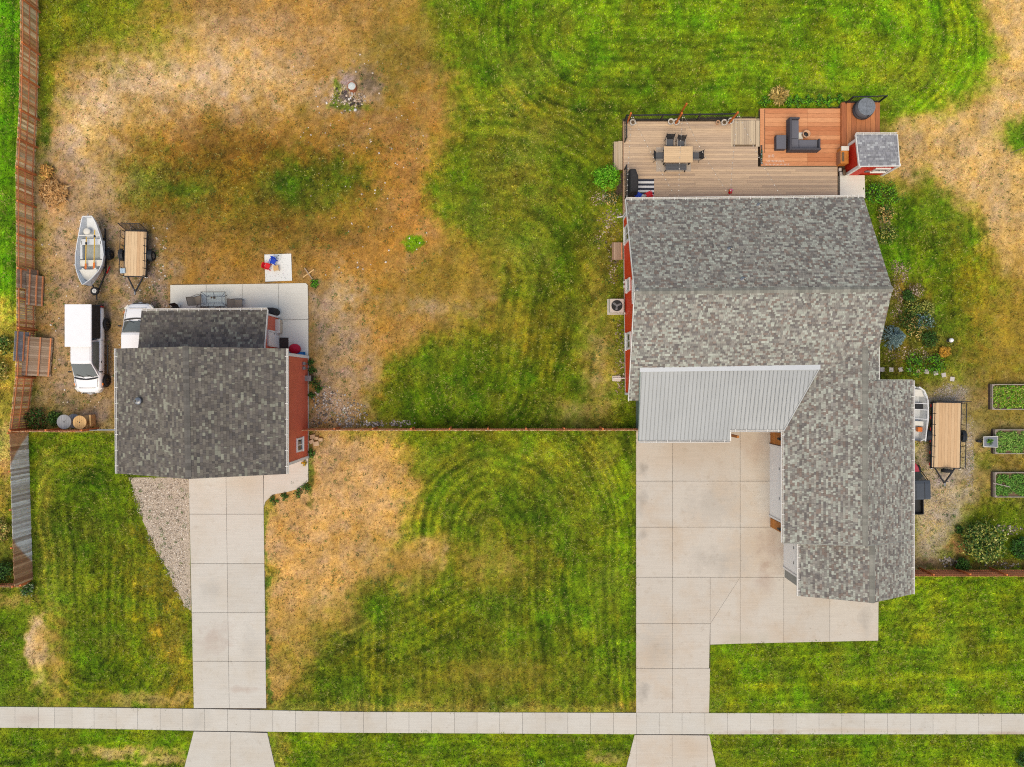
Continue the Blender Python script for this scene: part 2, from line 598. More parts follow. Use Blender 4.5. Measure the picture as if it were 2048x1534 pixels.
def vn(x, y, scale, seed):
    x = x / scale + seed * 17.31
    y = y / scale + seed * 9.77
    xi, yi = np.floor(x).astype(int), np.floor(y).astype(int)
    fx, fy = x - xi, y - yi
    fx, fy = fx * fx * (3 - 2 * fx), fy * fy * (3 - 2 * fy)
    g = _ng[seed % 64]
    a, b, c, d = g[xi & 255, yi & 255], g[(xi + 1) & 255, yi & 255], g[xi & 255, (yi + 1) & 255], g[(xi + 1) & 255, (yi + 1) & 255]
    return (a * (1 - fx) + b * fx) * (1 - fy) + (c * (1 - fx) + d * fx) * fy


def fbm(x, y, scale, seed, oct=4):
    t, w, s = 0, 0, 1.0
    for i in range(oct):
        t = t + vn(x, y, scale * (0.5 ** i), seed + i) * s
        w += s
        s *= 0.55
    return t / w


def poly_sd(px, py, poly):
    """signed distance in pixels, negative inside"""
    d = np.full(px.shape, 1e9)
    ins = np.zeros(px.shape, bool)
    n = len(poly)
    for i in range(n):
        x0, y0 = poly[i]
        x1, y1 = poly[(i + 1) % n]
        ex, ey = x1 - x0, y1 - y0
        t = np.clip(((px - x0) * ex + (py - y0) * ey) / max(ex * ex + ey * ey, 1e-6), 0, 1)
        d = np.minimum(d, (px - x0 - t * ex) ** 2 + (py - y0 - t * ey) ** 2)
        if y0 != y1:
            ins ^= ((y0 > py) != (y1 > py)) & (px < ex * (py - y0) / (y1 - y0) + x0)
    d = np.sqrt(d)
    return np.where(ins, -d, d)


def region_sd(px, py, rg):
    if rg[0] == 'e':
        _, cx, cy, rx, ry = rg
        return (np.hypot((px - cx) / rx, (py - cy) / ry) - 1) * min(rx, ry)
    return poly_sd(px, py, rg)


def sst(a, b, x):
    t = np.clip((x - a) / (b - a), 0, 1)
    return t * t * (3 - 2 * t)


E = lambda cx, cy, rx, ry: ('e', cx, cy, rx, ry)
DRY, SAND, ORANGE = (188, 146, 82), (206, 170, 112), (178, 126, 60)
GREEN, BRIGHT, DARKG, OLIVE = (94, 122, 26), (102, 142, 18), (72, 102, 20), (118, 112, 36)
SOIL, GREYS = (168, 142, 108), (170, 152, 130)
# (region, colour, feather px, ragged px, opacity, ragged scale)
LAYERS = [
    # back yard lawn
    ([(820, -200), (2300, -200), (2300, 260), (1700, 260), (900, 260), (860, 120)], BRIGHT, 40, 40, .85, 60),
    (E(1250, 150, 330, 70), (88, 118, 28), 60, 40, .7, 60),
    (E(1000, 60, 140, 90), (80, 112, 18), 50, 50, .6, 50),
    ([(860, 200), (1240, 200), (1240, 330), (1200, 560), (1210, 860), (740, 860), (740, 800), (800, 720), (900, 640), (980, 560), (900, 440), (870, 380)], (88, 108, 24), 22, 40, .9, 50),
    (E(1120, 470, 60, 200), (74, 98, 16), 30, 30, .7, 50),
    (E(1040, 360, 60, 160), (112, 124, 46), 30, 40, .6, 40),
    (E(900, 380, 55, 40), (78, 112, 14), 20, 30, .7, 30),
    (E(960, 780, 190, 80), (62, 94, 12), 40, 40, .8, 60),
    (E(1090, 680, 80, 60), (120, 122, 34), 30, 40, .6, 40),
    (E(1200, 720, 26, 80), (190, 160, 106), 18, 22, .75, 24),
    (E(1150, 830, 40, 22), (176, 150, 104), 14, 16, .7, 20),
    (E(1210, 520, 34, 120), (120, 118, 52), 16, 26, .6, 26),
    (E(1000, 640, 60, 26), (146, 124, 40), 20, 20, .6, 30),
    # dry back yard on the left
    ([(84, 120), (240, 70), (330, -200), (840, -200), (850, 110), (915, 150), (905, 190), (880, 260), (850, 330), (852, 400), (890, 450), (960, 520), (985, 600), (900, 640), (810, 700), (745, 790), (720, 862), (76, 862), (60, 640), (80, 480), (82, 300)], (172, 128, 60), 18, 36, 1, 40),
    ([(100, 170), (230, 100), (330, 60), (480, 50), (600, 110), (620, 200), (500, 240), (380, 250), (250, 280), (230, 340), (100, 350), (84, 260)], (218, 182, 126), 34, 40, .97, 50),
    (E(560, 60, 190, 70), (196, 150, 88), 40, 40, .7, 50),
    (E(430, 210, 120, 24), (176, 132, 74), 22, 30, .5, 40),
    (E(480, 360, 250, 105), (112, 100, 30), 40, 60, .85, 46),
    (E(290, 350, 64, 52), (100, 118, 44), 14, 44, .85, 14),
    (E(380, 380, 36, 28), (74, 108, 24), 10, 24, .9, 20),
    (E(500, 440, 90, 40), (104, 104, 34), 20, 50, .7, 22),
    (E(420, 320, 70, 34), (112, 104, 36), 18, 40, .6, 22),
    (E(640, 440, 80, 34), (110, 104, 38), 20, 44, .6, 22),
    (E(900, 545, 60, 40), (108, 108, 34), 20, 40, .6, 24),
    (E(190, 620, 70, 120), (150, 130, 84), 20, 40, .5, 20),
    (E(640, 375, 84, 54), (76, 102, 22), 20, 44, .9, 20),
    (E(585, 365, 34, 34), (82, 124, 22), 10, 22, .9, 16),
    (E(420, 290, 120, 30), (134, 88, 38), 24, 30, .6, 30),
    (E(480, 460, 200, 40), (136, 100, 46), 30, 40, .45, 36),
    (E(820, 330, 32, 150), (190, 132, 62), 24, 40, .8, 40),
    (E(770, 240, 70, 40), (172, 118, 66), 24, 26, .6, 26),
    (E(760, 540, 110, 90), (180, 128, 58), 40, 40, .6, 40),
    (E(800, 100, 80, 110), (140, 122, 40), 40, 50, .7, 50),
    (E(900, 560, 70, 60), (150, 126, 44), 30, 40, .6, 40),
    (E(820, 600, 90, 30), (132, 112, 40), 24, 30, .5, 30),
    (E(690, 580, 34, 26), (206, 182, 152), 14, 18, .7, 16),
    (E(860, 615, 50, 16), (176, 146, 112), 12, 16, .6, 16),
    ([(618, 560), (660, 580), (720, 650), (745, 740), (720, 862), (618, 862)], (176, 148, 112), 20, 30, .85, 30),
    ([(80, 360), (235, 300), (250, 480), (240, 600), (236, 862), (70, 862), (78, 500)], (186, 154, 112), 24, 34, .85, 36),
    ([(236, 480), (330, 470), (345, 560), (345, 625), (236, 625)], (164, 142, 118), 18, 26, .8, 26),
    (E(110, 350, 40, 60), (178, 150, 122), 20, 20, .7, 20),
    (E(115, 380, 26, 36), (216, 158, 88), 10, 14, .8, 12),
    (E(160, 820, 90, 40), (132, 114, 84), 20, 26, .6, 20),
    (E(92, 160, 14, 50), (76, 116, 20), 8, 12, .9, 18),
    (E(88, 250, 9, 70), (76, 106, 30), 6, 10, .9, 18),
    (E(190, 20, 130, 70), (104, 124, 26), 36, 40, .95, 40),
    (E(110, 60, 30, 120), (120, 128, 34), 14, 20, .8, 30),
    (E(704, 182, 50, 40), (186, 156, 128), 10, 18, .95, 14),
    (E(735, 163, 24, 18), (112, 94, 66), 8, 16, .85, 8),
    (E(686, 192, 22, 20), (196, 180, 170), 5, 12, .85, 8),
    (E(694, 200, 16, 12), (96, 82, 74), 4, 10, .85, 7),
    (E(672, 190, 8, 26), (86, 110, 36), 4, 8, .8, 8),
    (E(700, 214, 34, 7), (86, 116, 36), 4, 8, .8, 8),
    (E(828, 487, 17, 14), (84, 140, 14), 5, 12, .95, 10),
    # beyond the side fence
    ([(-400, -300), (44, -300), (44, 250), (36, 640), (-400, 640)], (72, 124, 14), 6, 6, 1, 30),
    ([(-400, 600), (40, 600), (34, 800), (24, 900), (30, 1180), (-400, 1180)], (150, 146, 70), 20, 20, .9, 26),
    (E(12, 720, 26, 60), (200, 180, 90), 12, 20, .6, 18),
    (E(10, 1120, 24, 40), (70, 96, 30), 10, 14, .8, 14),
    (E(8, 900, 16, 60), (196, 176, 130), 8, 12, .8, 14),
    # right of the house
    ([(1730, 360), (1850, 370), (1960, 480), (1990, 600), (1960, 720), (1900, 760), (1770, 700), (1730, 480)], (84, 120, 18), 16, 26, .9, 30),
    ([(2300, -300), (1950, -300), (1975, 60), (2005, 110), (1965, 170), (1900, 215), (1780, 240), (1768, 262), (1768, 335), (1760, 380), (1800, 372), (1850, 360), (1905, 395), (1960, 450), (1995, 540), (2300, 640)], (214, 172, 104), 14, 24, .97, 26),
    (E(2044, 268, 34, 34), (84, 124, 20), 8, 14, .95, 18),
    ([(1950, 560), (2020, 530), (2300, 560), (2300, 800), (1960, 790), (1930, 720)], (166, 130, 50), 34, 44, .8, 40),
    (E(1935, 540, 40, 60), (120, 118, 26), 26, 30, .7, 30),
    ([(1830, 770), (1990, 760), (2300, 820), (2300, 1010), (1960, 1010), (1900, 1060), (1830, 1140), (1820, 900)], (172, 142, 86), 18, 30, .9, 30),
    (E(2010, 835, 90, 18), (140, 124, 48), 10, 16, .8, 20),
    (E(2010, 925, 90, 14), (108, 112, 34), 10, 16, .8, 20),
    (E(2010, 1020, 70, 34), (92, 118, 22), 16, 22, .9, 24),
    ([(1828, 790), (1935, 780), (1945, 960), (1925, 1060), (1890, 1140), (1828, 1140)], (182, 162, 132), 12, 26, .75, 22),
    (E(1925, 1095, 26, 24), (168, 122, 76), 12, 12, .8, 12),
    ([(1760, 560), (1840, 560), (1880, 640), (1900, 700), (1880, 740), (1760, 745), (1750, 640)], (92, 92, 40), 10, 20, .85, 14),
    (E(1930, 1130, 120, 12), (136, 104, 70), 6, 10, .7, 12),
    # front lawns
    ([(520, 862), (1275, 862), (1275, 1430), (520, 1430)], (92, 118, 24), 4, 4, 1, 30),
    (E(1130, 930, 130, 50), (104, 126, 34), 40, 40, .5, 50),
    (E(1050, 950, 160, 60), (108, 128, 36), 40, 40, .5, 40),
    ([(520, 862), (790, 862), (835, 960), (815, 1040), (800, 1090), (880, 1070), (890, 1110), (860, 1150), (770, 1180), (728, 1190), (720, 1240), (650, 1262), (612, 1340), (575, 1400), (520, 1405)], (206, 160, 90), 14, 26, 1, 40),
    (E(800, 1120, 60, 40), (158, 128, 50), 20, 24, .7, 30),
    ([(500, 1240), (600, 1250), (720, 1240), (640, 1290), (600, 1380), (530, 1400)], (166, 134, 62), 26, 30, .7, 30),
    (E(985, 1128, 62, 30), (170, 140, 62), 22, 26, .8, 26),
    (E(760, 1200, 40, 32), (76, 112, 14), 16, 18, .9, 22),
    (E(960, 1355, 100, 30), (150, 128, 46), 26, 30, .75, 30),
    (E(890, 1116, 8, 28), (190, 156, 96), 6, 8, .7, 12),
    (E(740, 1300, 120, 60), (88, 110, 24), 40, 40, .6, 40),
    ([(520, 1405), (1275, 1408), (1275, 1440), (520, 1440)], (136, 138, 66), 8, 10, .8, 20),
    ([(1235, 900), (1262, 900), (1262, 1430), (1246, 1430)], (98, 136, 18), 6, 8, .7, 40),
    (E(640, 900, 60, 60), (196, 160, 108), 30, 30, .6, 30),
    ([(526, 1000), (533, 1000), (541, 1412), (533, 1412)], (78, 108, 40), 3, 7, .95, 9),
    (E(620, 930, 6, 70), (84, 108, 44), 3, 6, .8, 8),
    # left front lawn
    ([(48, 862), (270, 862), (385, 1240), (390, 1440), (-400, 1440), (-400, 1180), (48, 1180)], (86, 116, 20), 8, 8, 1, 30),
    (E(110, 1080, 40, 200), (120, 132, 52), 20, 24, .55, 40),
    (E(290, 1180, 70, 120), (122, 118, 36), 30, 34, .6, 34),
    (E(250, 1300, 70, 70), (84, 116, 12), 26, 30, .6, 30),
    ([(330, 1180), (386, 1220), (388, 1420), (340, 1420), (300, 1290)], (134, 124, 46), 18, 24, .7, 24),
    (E(73, 1300, 21, 76), (210, 174, 118), 7, 10, .97, 16),
    (E(108, 1340, 20, 78), (184, 146, 76), 10, 14, .85, 16),
    (E(280, 1398, 100, 14), (176, 146, 82), 10, 12, .75, 18),
    (E(30, 1200, 40, 14), (180, 148, 84), 8, 10, .7, 12),
    (E(20, 1370, 60, 30), (86, 128, 16), 16, 16, .8, 20),
    (E(90, 1010, 14, 120), (128, 134, 60), 8, 12, .6, 20),
    (E(160, 1030, 40, 60), (66, 104, 12), 24, 24, .6, 30),
    # right front lawn and verge
    ([(1420, 1140), (2400, 1140), (2400, 1440), (1420, 1440)], (94, 126, 18), 4, 4, 1, 30),
    (E(1850, 1260, 120, 60), (112, 136, 34), 40, 40, .6, 50),
    ([(1420, 1412), (2400, 1412), (2400, 1440), (1420, 1440)], (110, 132, 34), 8, 10, .6, 20),
    ([(-400, 1450), (2400, 1460), (2400, 1900), (-400, 1900)], (96, 128, 18), 6, 6, 1, 30),
    (E(240, 1503, 80, 10), (200, 168, 108), 6, 12, .8, 16),
    (E(330, 1520, 50, 8), (206, 174, 112), 6, 10, .8, 14),
    (E(560, 1510, 18, 50), (160, 150, 80), 10, 12, .6, 12),
    (E(1215, 1515, 40, 14), (190, 158, 96), 10, 12, .7, 14),
]
# mowing passes: (region, mode, params, period px, strength)
MOW = [
    ([(760, 862), (1275, 862), (1275, 1430), (640, 1430), (740, 1200), (830, 1000)], 'seg', (985, 1060, 1000, 1600), 21, .17),
    ([(730, 1150), (1010, 1160), (900, 1330), (640, 1330)], 'line', (0.45, 0.89), 19, .12),
    ([(880, 200), (1240, 220), (1200, 850), (740, 850), (860, 640)], 'seg', (990, 560, 960, 760), 24, .15),
    ([(850, -100), (2000, -100), (1990, 210), (1500, 230), (880, 230)], 'seg', (1180, 60, 1730, 70), 19, .14),
    ([(1420, 1150), (2300, 1140), (2300, 1430), (1420, 1430)], 'line', (0.05, 1.0), 22, .13),
    ([(1760, 1140), (2300, 1140), (2300, 1290), (1780, 1300)], 'seg', (1950, 1330, 2400, 1330), 17, .15),
    ([(50, 870), (260, 870), (385, 1420), (60, 1420)], 'seg', (170, 1000, 190, 1300), 22, .15),
    ([(-300, 1460), (2300, 1470), (2300, 1800), (-300, 1800)], 'line', (0.02, 1.0), 17, .13),
    ([(-300, -300), (38, -300), (38, 640), (-300, 640)], 'line', (1.0, 0.0), 18, .18),
    ([(1740, 380), (1980, 450), (1990, 740), (1780, 700)], 'seg', (1800, 330, 1850, 760), 22, .12),
]


def ground_rgb(px, py):
    n = len(px)
    out = np.empty((n, 3))
    out[:] = GREEN
    wx = px + (fbm(px, py, 30, 3) - .5) * 18
    wy = py + (fbm(px, py, 30, 8) - .5) * 18
    dry = np.zeros(n)
    for i, (rg, c, fe, ra, op, sc_) in enumerate(LAYERS):
        if rg[0] == 'e':
            bx0, bx1, by0, by1 = rg[1] - rg[3], rg[1] + rg[3], rg[2] - rg[4], rg[2] + rg[4]
        else:
            xs, ys = [p[0] for p in rg], [p[1] for p in rg]
            bx0, bx1, by0, by1 = min(xs), max(xs), min(ys), max(ys)
        mg = fe + ra * 2 + 20
        ix = np.nonzero((px > bx0 - mg) & (px < bx1 + mg) & (py > by0 - mg) & (py < by1 + mg))[0]
        if not len(ix):
            continue
        sd = region_sd(wx[ix], wy[ix], rg)
        sd = sd + (fbm(px[ix], py[ix], sc_, 11 + i % 40, 5) - .5) * ra * 2.4
        fe2 = fe * 2.2 + 4 if ra > 12 else fe
        a = (1 - sst(-fe2, fe2, sd)) * op
        gi = np.clip(fbm(px[ix], py[ix], 9, 20 + i % 30, 3) * 2 - .5, 0, 1)      # patchy edge rather than a fade
        a = np.clip(a + (gi - .5) * 1.5 * a * (1 - a), 0, op)
        out[ix] = out[ix] * (1 - a)[:, None] + np.array(c) * a[:, None]
        dd = 1.0 if (c[0] > c[1] * 1.12) else 0.0
        dry[ix] = dry[ix] * (1 - a) + dd * a
    grn = 1 - dry
    m = np.zeros(n)
    for i, (rg, mode, p, per, st) in enumerate(MOW):
        a = 1 - sst(-20, 24, poly_sd(wx, wy, rg))
        jx = px + (fbm(px, py, 120, 21 + i, 2) - .5) * 26
        jy = py + (fbm(px, py, 120, 31 + i, 2) - .5) * 26
        if mode == 'line':
            d = jx * p[0] + jy * p[1]
        else:
            ex, ey = p[2] - p[0], p[3] - p[1]
            t = np.clip(((jx - p[0]) * ex + (jy - p[1]) * ey) / (ex * ex + ey * ey), 0, 1)
            d = np.hypot(jx - p[0] - t * ex, jy - p[1] - t * ey)
        dj = d + (vn(d, d * .1, per * 2.3, 25 + i) - .5) * per * 1.3
        wv = np.sin(2 * PI * dj / (per * .8)) * (0.45 + 0.9 * fbm(px, py, 90, 41 + i, 2))
        clip_ = (vn(d * 1.0, d * 0.3, per * .7, 5 + i) - .5) * 1.1
        clip2 = (vn(d * 1.0, d * 0.2, per * .28, 15 + i) - .5) * 1.2
        m += a * st * (wv * .5 + clip_ * 1.1 + clip2 * .9) * (.4 + vn(px, py, 60, 33 + i) * 1.2) * (0.25 + 0.75 * grn)
    # clumps, seed heads and thatch
    f1 = fbm(px, py, 46, 50, 3) - .5
    f2 = fbm(px, py, 12, 53, 3) - .5
    f3 = fbm(px, py, 160, 56, 3) - .5
    f4 = fbm(px, py, 5, 57, 2) - .5
    br = 1 + m + f1 * (.42 - .2 * dry) + f2 * (.55 - .33 * dry) + f3 * .2 + f4 * (.38 - .12 * dry)
    out = out * np.clip(br, .4, 1.7)[:, None]
    # hue drift: lusher clumps against straw-coloured clippings
    h1 = (fbm(px, py, 34, 45, 4) - .5) * 1.5 + m * 1.2
    out = out * (1 + np.stack([h1 * .30, h1 * .02, h1 * .25], 1) * grn[:, None])
    h2 = fbm(px, py, 22, 47, 4) - .5
    out = out * (1 + np.stack([h2 * .1, h2 * .02, -h2 * .5], 1) * dry[:, None])
    lav = np.clip(fbm(px, py, 18, 48, 4) - .64, 0, 1) * 2 * dry
    out = out * (1 - np.clip(lav, 0, .7)[:, None]) + np.array((190, 160, 116)) * np.clip(lav, 0, .7)[:, None]
    out = out * (1 + np.array((.17, .08, -.12)) * grn[:, None])
    out = out * (1 + np.array((.01, .03, .10)) * dry[:, None])
    ye = np.clip(fbm(px, py, 60, 58, 4) - .52, 0, 1) * 2.0 * grn
    out = out * (1 - ye[:, None] * .55) + np.array((150, 140, 62)) * (ye * .55)[:, None]
    return lin(np.clip(out, 4, 250)) / GAIN, dry


# hard surfaces in photo ground pixels
WALK_T = [(-160, 1410), (0, 1413), (150, 1414), (400, 1417), (700, 1423), (1270, 1425), (2048, 1427), (2210, 1427)]
WALK_B = [(-160, 1453), (0, 1455), (150, 1456), (400, 1461), (700, 1465), (1270, 1468), (2048, 1468), (2210, 1468)]
HARD = [
    WALK_T + WALK_B[::-1],
    [(378, 935), (527, 935), (534, 1420), (388, 1420)],
    [(525, 900), (617, 900), (617, 962), (603, 976), (575, 984), (546, 989), (531, 1003), (527, 1014)],
    [(388, 1458), (535, 1460), (566, 1600), (352, 1600)],
    [(341, 568), (616, 566), (618, 714), (341, 714)],
    [(1272, 780), (1545, 780), (1572, 1060), (1572, 1150), (1757, 1150), (1757, 1281), (1420, 1289), (1418, 1430), (1273, 1430)],
    [(1270, 1464), (1416, 1466), (1446, 1600), (1236, 1600)],
    [(1226, 284), (1243, 284), (1243, 236), (1519, 232), (1519, 216), (1681, 214), (1684, 202), (1760, 202), (1760, 345), (1725, 352), (1727, 395), (1226, 395), (1243, 341), (1226, 341)],
    [(1247, 395), (1674, 392), (1680, 680), (1740, 690), (1740, 770), (1768, 770), (1768, 1153), (1570, 1153), (1541, 1053), (1541, 860), (1250, 790)],
    [(333, 713), (617, 713), (617, 915), (333, 915)],
    [(529, 508), (582, 507), (585, 562), (531, 564)],
    [(1976, 769), (2060, 769), (2060, 818), (1976, 818)],
    [(1981, 859), (2060, 859), (2060, 906), (1981, 906)],
    [(1980, 944), (2060, 944), (2060, 992), (1980, 992)],
]
GRAVEL = [[(262, 955), (378, 955), (382, 1222), (370, 1212), (352, 1175), (330, 1130), (300, 1075), (278, 1010)]]


def axis(lo, hi, step, far):
    core = np.arange(lo, hi + step / 2, step)
    out, s, p = [], step, hi
    while p < far:
        s *= 1.6
        p += s
        out.append(p)
    neg, s, p = [], step, lo
    while p > -far:
        s *= 1.6
        p -= s
        neg.append(p)
    return np.concatenate([np.array(neg[::-1]), core, np.array(out)])


def mesh_np(name, verts, faces_flat, nper, cols, mat, domain='POINT'):
    me = bpy.data.meshes.new(name)
    nv, nf = len(verts), len(faces_flat) // nper
    me.vertices.add(nv)
    me.vertices.foreach_set('co', np.asarray(verts, 'f').ravel())
    me.loops.add(nf * nper)
    me.loops.foreach_set('vertex_index', np.asarray(faces_flat, 'i'))
    me.polygons.add(nf)
    me.polygons.foreach_set('loop_start', np.arange(0, nf * nper, nper, dtype='i'))
    me.update(calc_edges=True)
    if cols is not None:
        at = me.attributes.new('tone', 'FLOAT_COLOR', domain)
        at.data.foreach_set('color', np.concatenate([cols, np.ones((len(cols), 1))], 1).astype('f').ravel())
    me.materials.append(mat)
    o = bpy.data.objects.new(name, me)
    col.objects.link(o)
    return o


def build_ground():
    gx = axis(-36.0, 36.0, 0.13, 1500)
    gy = axis(-27.5, 27.5, 0.13, 1500)
    X, Y = np.meshgrid(gx, gy)
    X, Y = X.ravel(), Y.ravel()
    px, py = X * S + 1024, 767 - Y * S
    c, dry = ground_rgb(np.clip(px, -350, 2350), np.clip(py, -250, 1850))
    hard = np.zeros(len(px), bool)
    for h in HARD:
        hard |= poly_sd(px, py, h) < -1.0
    c[hard] = lin((92, 80, 66)) / GAIN
    nx, ny = len(gx), len(gy)
    i = (np.arange(ny - 1)[:, None] * nx + np.arange(nx - 1)[None, :]).ravel()
    f = np.stack([i, i + 1, i + nx + 1, i + nx], 1).ravel()
    Z = (fbm(px, py, 40, 60, 3) - .5) * 0.03
    Z[(np.abs(X) > 40) | (np.abs(Y) > 30)] = 0
    Z[hard] = -0.02
    m, nt, N, L, B = new_mat('turf')
    a = N.new('ShaderNodeAttribute')
    a.attribute_name = 'tone'
    cc = scl(nt, a.outputs['Color'], rng(nt, noise(nt, 14, 3, rough=.8), 0.3, 0.7, 0.58, 1.4))
    cc = scl(nt, cc, rng(nt, noise(nt, 5, 3, rough=.6), 0.3, 0.7, 0.85, 1.15))
    L.new(cc, B.inputs['Base Color'])
    B.inputs['Roughness'].default_value = 0.95
    B.inputs['Specular IOR Level'].default_value = 0.1
    bp = N.new('ShaderNodeBump')
    bp.inputs['Strength'].default_value = 0.6
    bp.inputs['Distance'].default_value = 0.05
    L.new(noise(nt, 18, 4, rough=.7), bp.inputs['Height'])
    L.new(bp.outputs[0], B.inputs['Normal'])
    o = mesh_np('ground', np.stack([X, Y, Z], 1), f, 4, c, m)
    o['kind'] = 'structure'
    return o


def build_grass(n):
    px = RS.uniform(-40, 2088, n)
    py = RS.uniform(-40, 1574, n)
    jx = px + (fbm(px, py, 9, 61, 3) - .5) * 20
    jy = py + (fbm(px, py, 9, 63, 3) - .5) * 20
    keep = np.ones(n, bool)
    for h in HARD + GRAVEL:
        keep &= poly_sd(jx, jy, h) > 0.3
    px, py = px[keep], py[keep]
    c, dry = ground_rgb(px, py)
    keep = RS.rand(len(px)) > dry * 0.55
    px, py, c, dry = px[keep], py[keep], c[keep], dry[keep]
    n = len(px)
    X, Y = (px - 1024) / S, (767 - py) / S
    ln = RS.uniform(.05, .12, n) * (1 - .25 * dry)
    lush = np.clip(fbm(px, py, 26, 66, 3) - .5, 0, 1) * 2
    ln *= 1 + lush * .8
    c = c * np.exp(RS.normal(.08, .42, n) * (1 - .55 * dry))[:, None].clip(.3, 2.6)
    c = c * (1 + RS.normal(0, .16, (n, 1)) * np.array((1.0, .1, 1.2)))
    yel = RS.rand(n) < .05 + .12 * np.clip(fbm(px, py, 30, 49, 3) - .45, 0, 1) * 4 * (1 - dry)
    c[yel] = c[yel] * .35 + np.array(A(206, 200, 110)) * .65
    wd_ = (RS.rand(n) < .05 + .1 * np.clip(fbm(px, py, 40, 29, 3) - .5, 0, 1) * 4) & (dry > .5)
    c[wd_] = np.array(A(96, 104, 40)) * RS.uniform(.6, 1.2, (int(wd_.sum()), 1))
    dk = (RS.rand(n) < .05) & (dry > .5)
    c[dk] *= .5
    c = np.clip(c, .002, .8)
    nb = 3
    V = np.empty((n, nb * 3, 3), 'f')
    for b in range(nb):
        th = RS.uniform(0, 2 * PI, n)
        lean = RS.uniform(.5, 1.0, n) * ln
        w = RS.uniform(.016, .036, n)
        ox, oy = RS.normal(0, .025, n), RS.normal(0, .025, n)
        dx, dy = np.cos(th), np.sin(th)
        V[:, b * 3, 0], V[:, b * 3, 1], V[:, b * 3, 2] = X + ox - dy * w, Y + oy + dx * w, -.01
        V[:, b * 3 + 1, 0], V[:, b * 3 + 1, 1], V[:, b * 3 + 1, 2] = X + ox + dy * w, Y + oy - dx * w, -.01
        V[:, b * 3 + 2, 0], V[:, b * 3 + 2, 1], V[:, b * 3 + 2, 2] = X + ox + dx * lean, Y + oy + dy * lean, ln * RS.uniform(.5, .9, n)
    cols = np.repeat(c, nb * 3, 0)
    o = mesh_np('grass', V.reshape(-1, 3), np.arange(n * nb * 3), 3, cols, MT['leaf'])
    o['kind'] = 'stuff'
    tag(o, 'patchy green and straw-coloured grass covering the yards', 'grass')


_ico_v = None


def ico():
    t = (1 + 5 ** .5) / 2
    v = np.array([(-1, t, 0), (1, t, 0), (-1, -t, 0), (1, -t, 0), (0, -1, t), (0, 1, t), (0, -1, -t), (0, 1, -t), (t, 0, -1), (t, 0, 1), (-t, 0, -1), (-t, 0, 1)], float)
    v /= np.linalg.norm(v[0])
    f = np.array([(0, 11, 5), (0, 5, 1), (0, 1, 7), (0, 7, 10), (0, 10, 11), (1, 5, 9), (5, 11, 4), (11, 10, 2), (10, 7, 6), (7, 1, 8), (3, 9, 4), (3, 4, 2), (3, 2, 6), (3, 6, 8), (3, 8, 9), (4, 9, 5), (2, 4, 11), (6, 2, 10), (8, 6, 7), (9, 8, 1)])
    return v, f


def stones(name, label, cat, regs, n, smin, smax, palette, flat=.6, avoid=()):
    """many small stones lying over regions given in photo pixels: one mass"""
    v0, f0 = ico()
    P = []
    for rg in regs:
        if rg[0] == 'e':
            bx0, bx1, by0, by1 = rg[1] - rg[3], rg[1] + rg[3], rg[2] - rg[4], rg[2] + rg[4]
        else:
            bx0, bx1 = min(p[0] for p in rg), max(p[0] for p in rg)
            by0, by1 = min(p[1] for p in rg), max(p[1] for p in rg)
        m = int(n * 3 / len(regs))
        x, y = RS.uniform(bx0, bx1, m), RS.uniform(by0, by1, m)
        sd = region_sd(x, y, rg) + (fbm(x, y, 14, 44, 3) - .5) * 16
        k = sd < RS.uniform(-14, 1, m)
        for h in avoid:
            k &= poly_sd(x, y, h) > 1
        P.append(np.stack([x[k], y[k]], 1)[: int(n / len(regs))])
    P = np.concatenate(P)
    n = len(P)
    s = smin + (smax - smin) * RS.rand(n) ** 2.2
    th = RS.uniform(0, 2 * PI, n)
    V = v0[None] * (1 + RS.uniform(-.28, .28, (n, 12, 1)))
    V = V * np.stack([s * RS.uniform(.8, 1.25, n), s * RS.uniform(.6, 1.0, n), s * RS.uniform(flat * .6, flat, n)], 1)[:, None, :] / 2
    c, sn = np.cos(th)[:, None], np.sin(th)[:, None]
    X = V[:, :, 0] * c - V[:, :, 1] * sn + ((P[:, 0] - 1024) / S)[:, None]
    Y = V[:, :, 0] * sn + V[:, :, 1] * c + ((767 - P[:, 1]) / S)[:, None]
    Z = V[:, :, 2] + (s * flat * .22)[:, None]
    F = (f0[None] + (np.arange(n) * 12)[:, None, None]).ravel()
    pal = np.array([A(*q) for q in palette])[RS.randint(0, len(palette), n)] * RS.uniform(.75, 1.2, n)[:, None]
    o = mesh_np(name, np.stack([X, Y, Z], 2).reshape(-1, 3), F, 3, np.repeat(pal, 12, 0), MT['stone'])
    o['kind'] = 'stuff'
    tag(o, label, cat)
    return o


build_ground()
build_grass(430000)


# ---------------------------------------------------------------- concrete
def slabs(root, mat, polys, z1=0.05, gap=0.009, z0=-0.12):
    for p in polys:
        w = [Vector((*XY(*q), 0)) for q in p]
        c = sum(w, Vector()) / len(w)
        q = []
        for t in w:
            d = c - t
            q.append(t + d.normalized() * min(gap * 1.5, d.length * .2))
        b = MB().prism([(t.x - c.x, t.y - c.y) for t in q], z0, z1)
        o = b.build('concrete_slab', mat, root, bevel=0.008)
        o.location = c
        o.rotation_euler = (random.uniform(-.0006, .0006), random.uniform(-.0006, .0006), 0)


def struct(name):
    o = bpy.data.objects.new(name, None)
    o['kind'] = 'structure'
    col.objects.link(o)
    return o


def lerp_line(L_, x):
    for (x0, y0), (x1, y1) in zip(L_, L_[1:]):
        if x0 <= x <= x1:
            return y0 + (y1 - y0) * (x - x0) / (x1 - x0)
    return L_[-1][1]


